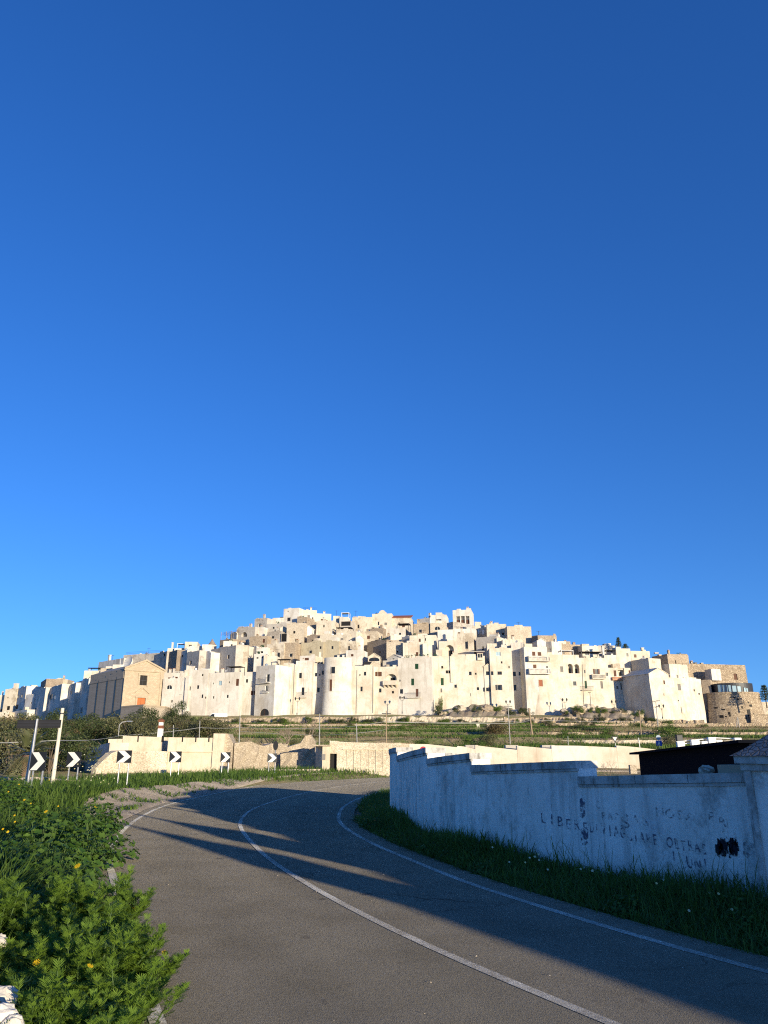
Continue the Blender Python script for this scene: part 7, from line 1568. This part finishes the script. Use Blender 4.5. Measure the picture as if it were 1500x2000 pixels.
# --- bare trees
def bare_tree(u, v, Y, hpx, label, spread=.9, seed=1, r=.05):
    q = P(u, v, Y); H_ = hpx/F*Y; o = empty('bare_tree', (q.x, Y, min(q.z, tz(q.x, Y)))); rg = random.Random(seed); b = MB()
    def br(p0, d, ln, rad, dep):
        p1 = p0+d*ln; b.tube([p0, (p0+p1)/2+Vector((rg.uniform(-.06,.06),rg.uniform(-.06,.06),0))*ln, p1], [rad, rad*.8, rad*.6], M_TWIG, 5, False)
        if dep == 0: return
        for k in range(rg.choice([2, 3, 3])):
            nd = (d+Vector((rg.uniform(-1,1)*spread, rg.uniform(-1,1)*spread, rg.uniform(-.1,.6)))).normalized(); br(p1, nd, ln*rg.uniform(.6,.85), rad*.6, dep-1)
    for k in range(3): br(Vector((0,0,-.1)), Vector((rg.uniform(-.5,.5), rg.uniform(-.3,.3), 1)).normalized(), H_*.33, r, 4)
    b.build('branches', o); tag(o, label, 'bare tree')
bare_tree(568, 1455, 78, 50, 'pale leafless shrub tree on the slope behind the rubble stump', .9, 3, .05)
bare_tree(600, 1450, 90, 55, 'taller leafless tree below the balcony house, right of the pale one', .9, 5, .06)
bare_tree(215, 1416, 120, 34, 'grey leafless tree above the thicket, below the church', 1.0, 7, .08)
bare_tree(1190, 1514, 36, 46, 'leafless sapling against the cream garden wall, over the roadside wall', .9, 9, .018)
bare_tree(362, 1502, 41, 24, 'leafless bush beside the chevron board of the farm building', 1.0, 12, .012)
# --- dark pines
def pine(u, v, Y, hpx, wpx, label, seed):
    q = P(u, v, Y); H_ = hpx/F*Y; W_ = wpx/F*Y/2; o = empty('pine_tree', (q.x, Y, q.z-1)); rg = np.random.default_rng(seed); b = MB(); b.tube([(0,0,0),(0,0,H_*.6+1),(0,0,H_+1)], [.18,.12,.04], M_BARK, 6); b.build('trunk', o); L = Leafy(); n = 1400
    lay = rg.integers(0, 6, n); zc = 1+H_*(.25+.14*lay); rad = W_*(1-.13*lay)*rg.random(n)**.6; a_ = rg.uniform(0, 6.283, n); p = np.stack([np.cos(a_)*rad, np.sin(a_)*rad, zc+rg.normal(0, .035*H_, n)+rad*.1], -1); d = rg.normal(0, 1, (n, 3)); d /= np.linalg.norm(d, axis=1)[:,None]; e = rg.normal(0, 1, (n, 3)); s = .035*H_+.07
    V = np.stack([p-d*s, p+e*s*.3, p+d*s], 1).reshape(-1, 3); L.add(V, np.zeros((0,4),int), np.arange(n*3).reshape(-1,3), np.repeat(rg.random(n)*.7, 3)); L.build('crown', LM['bush'], o); tag(o, label, 'pine')
pine(1209, 1268, 226, 22, 14, 'dark pine rising from a roof terrace on the right skyline', 4); pine(1222, 1270, 227, 12, 16, 'low dark shrub tree beside the rooftop pine', 6)
pine(1497, 1375, 200, 34, 26, 'dark conifer at the right edge beside the bastion', 8)
# --- white rocks at the bottom left corner
for (u, v, Y, r, lab) in ((6,1950,4.75,.07,'white painted stone in the bottom left corner, nearest the camera'),(2,1984,4.45,.07,'lower white painted stone cut by the left frame edge'),(-6,1840,5.9,.06,'white painted stone half hidden by leaves at the left edge'),(24,2000,4.4,.05,'small pale stone at the very bottom left')):
    q = P(u, v, Y); boulder(q.x, q.y, q.z, r, lab, 'v', 'white stones at the bottom left')
rough_wall([(-4.1,7.2,.1),(-3.2,5.4,.05),(-2.62,4.3,.05),(-2.2,3.4,.05)], [.2,.22,.30,.3], .4, MT['w'], 'low whitewashed stone edging under the plants at the bottom left', step=.25, rag=.04, bulge=.04)
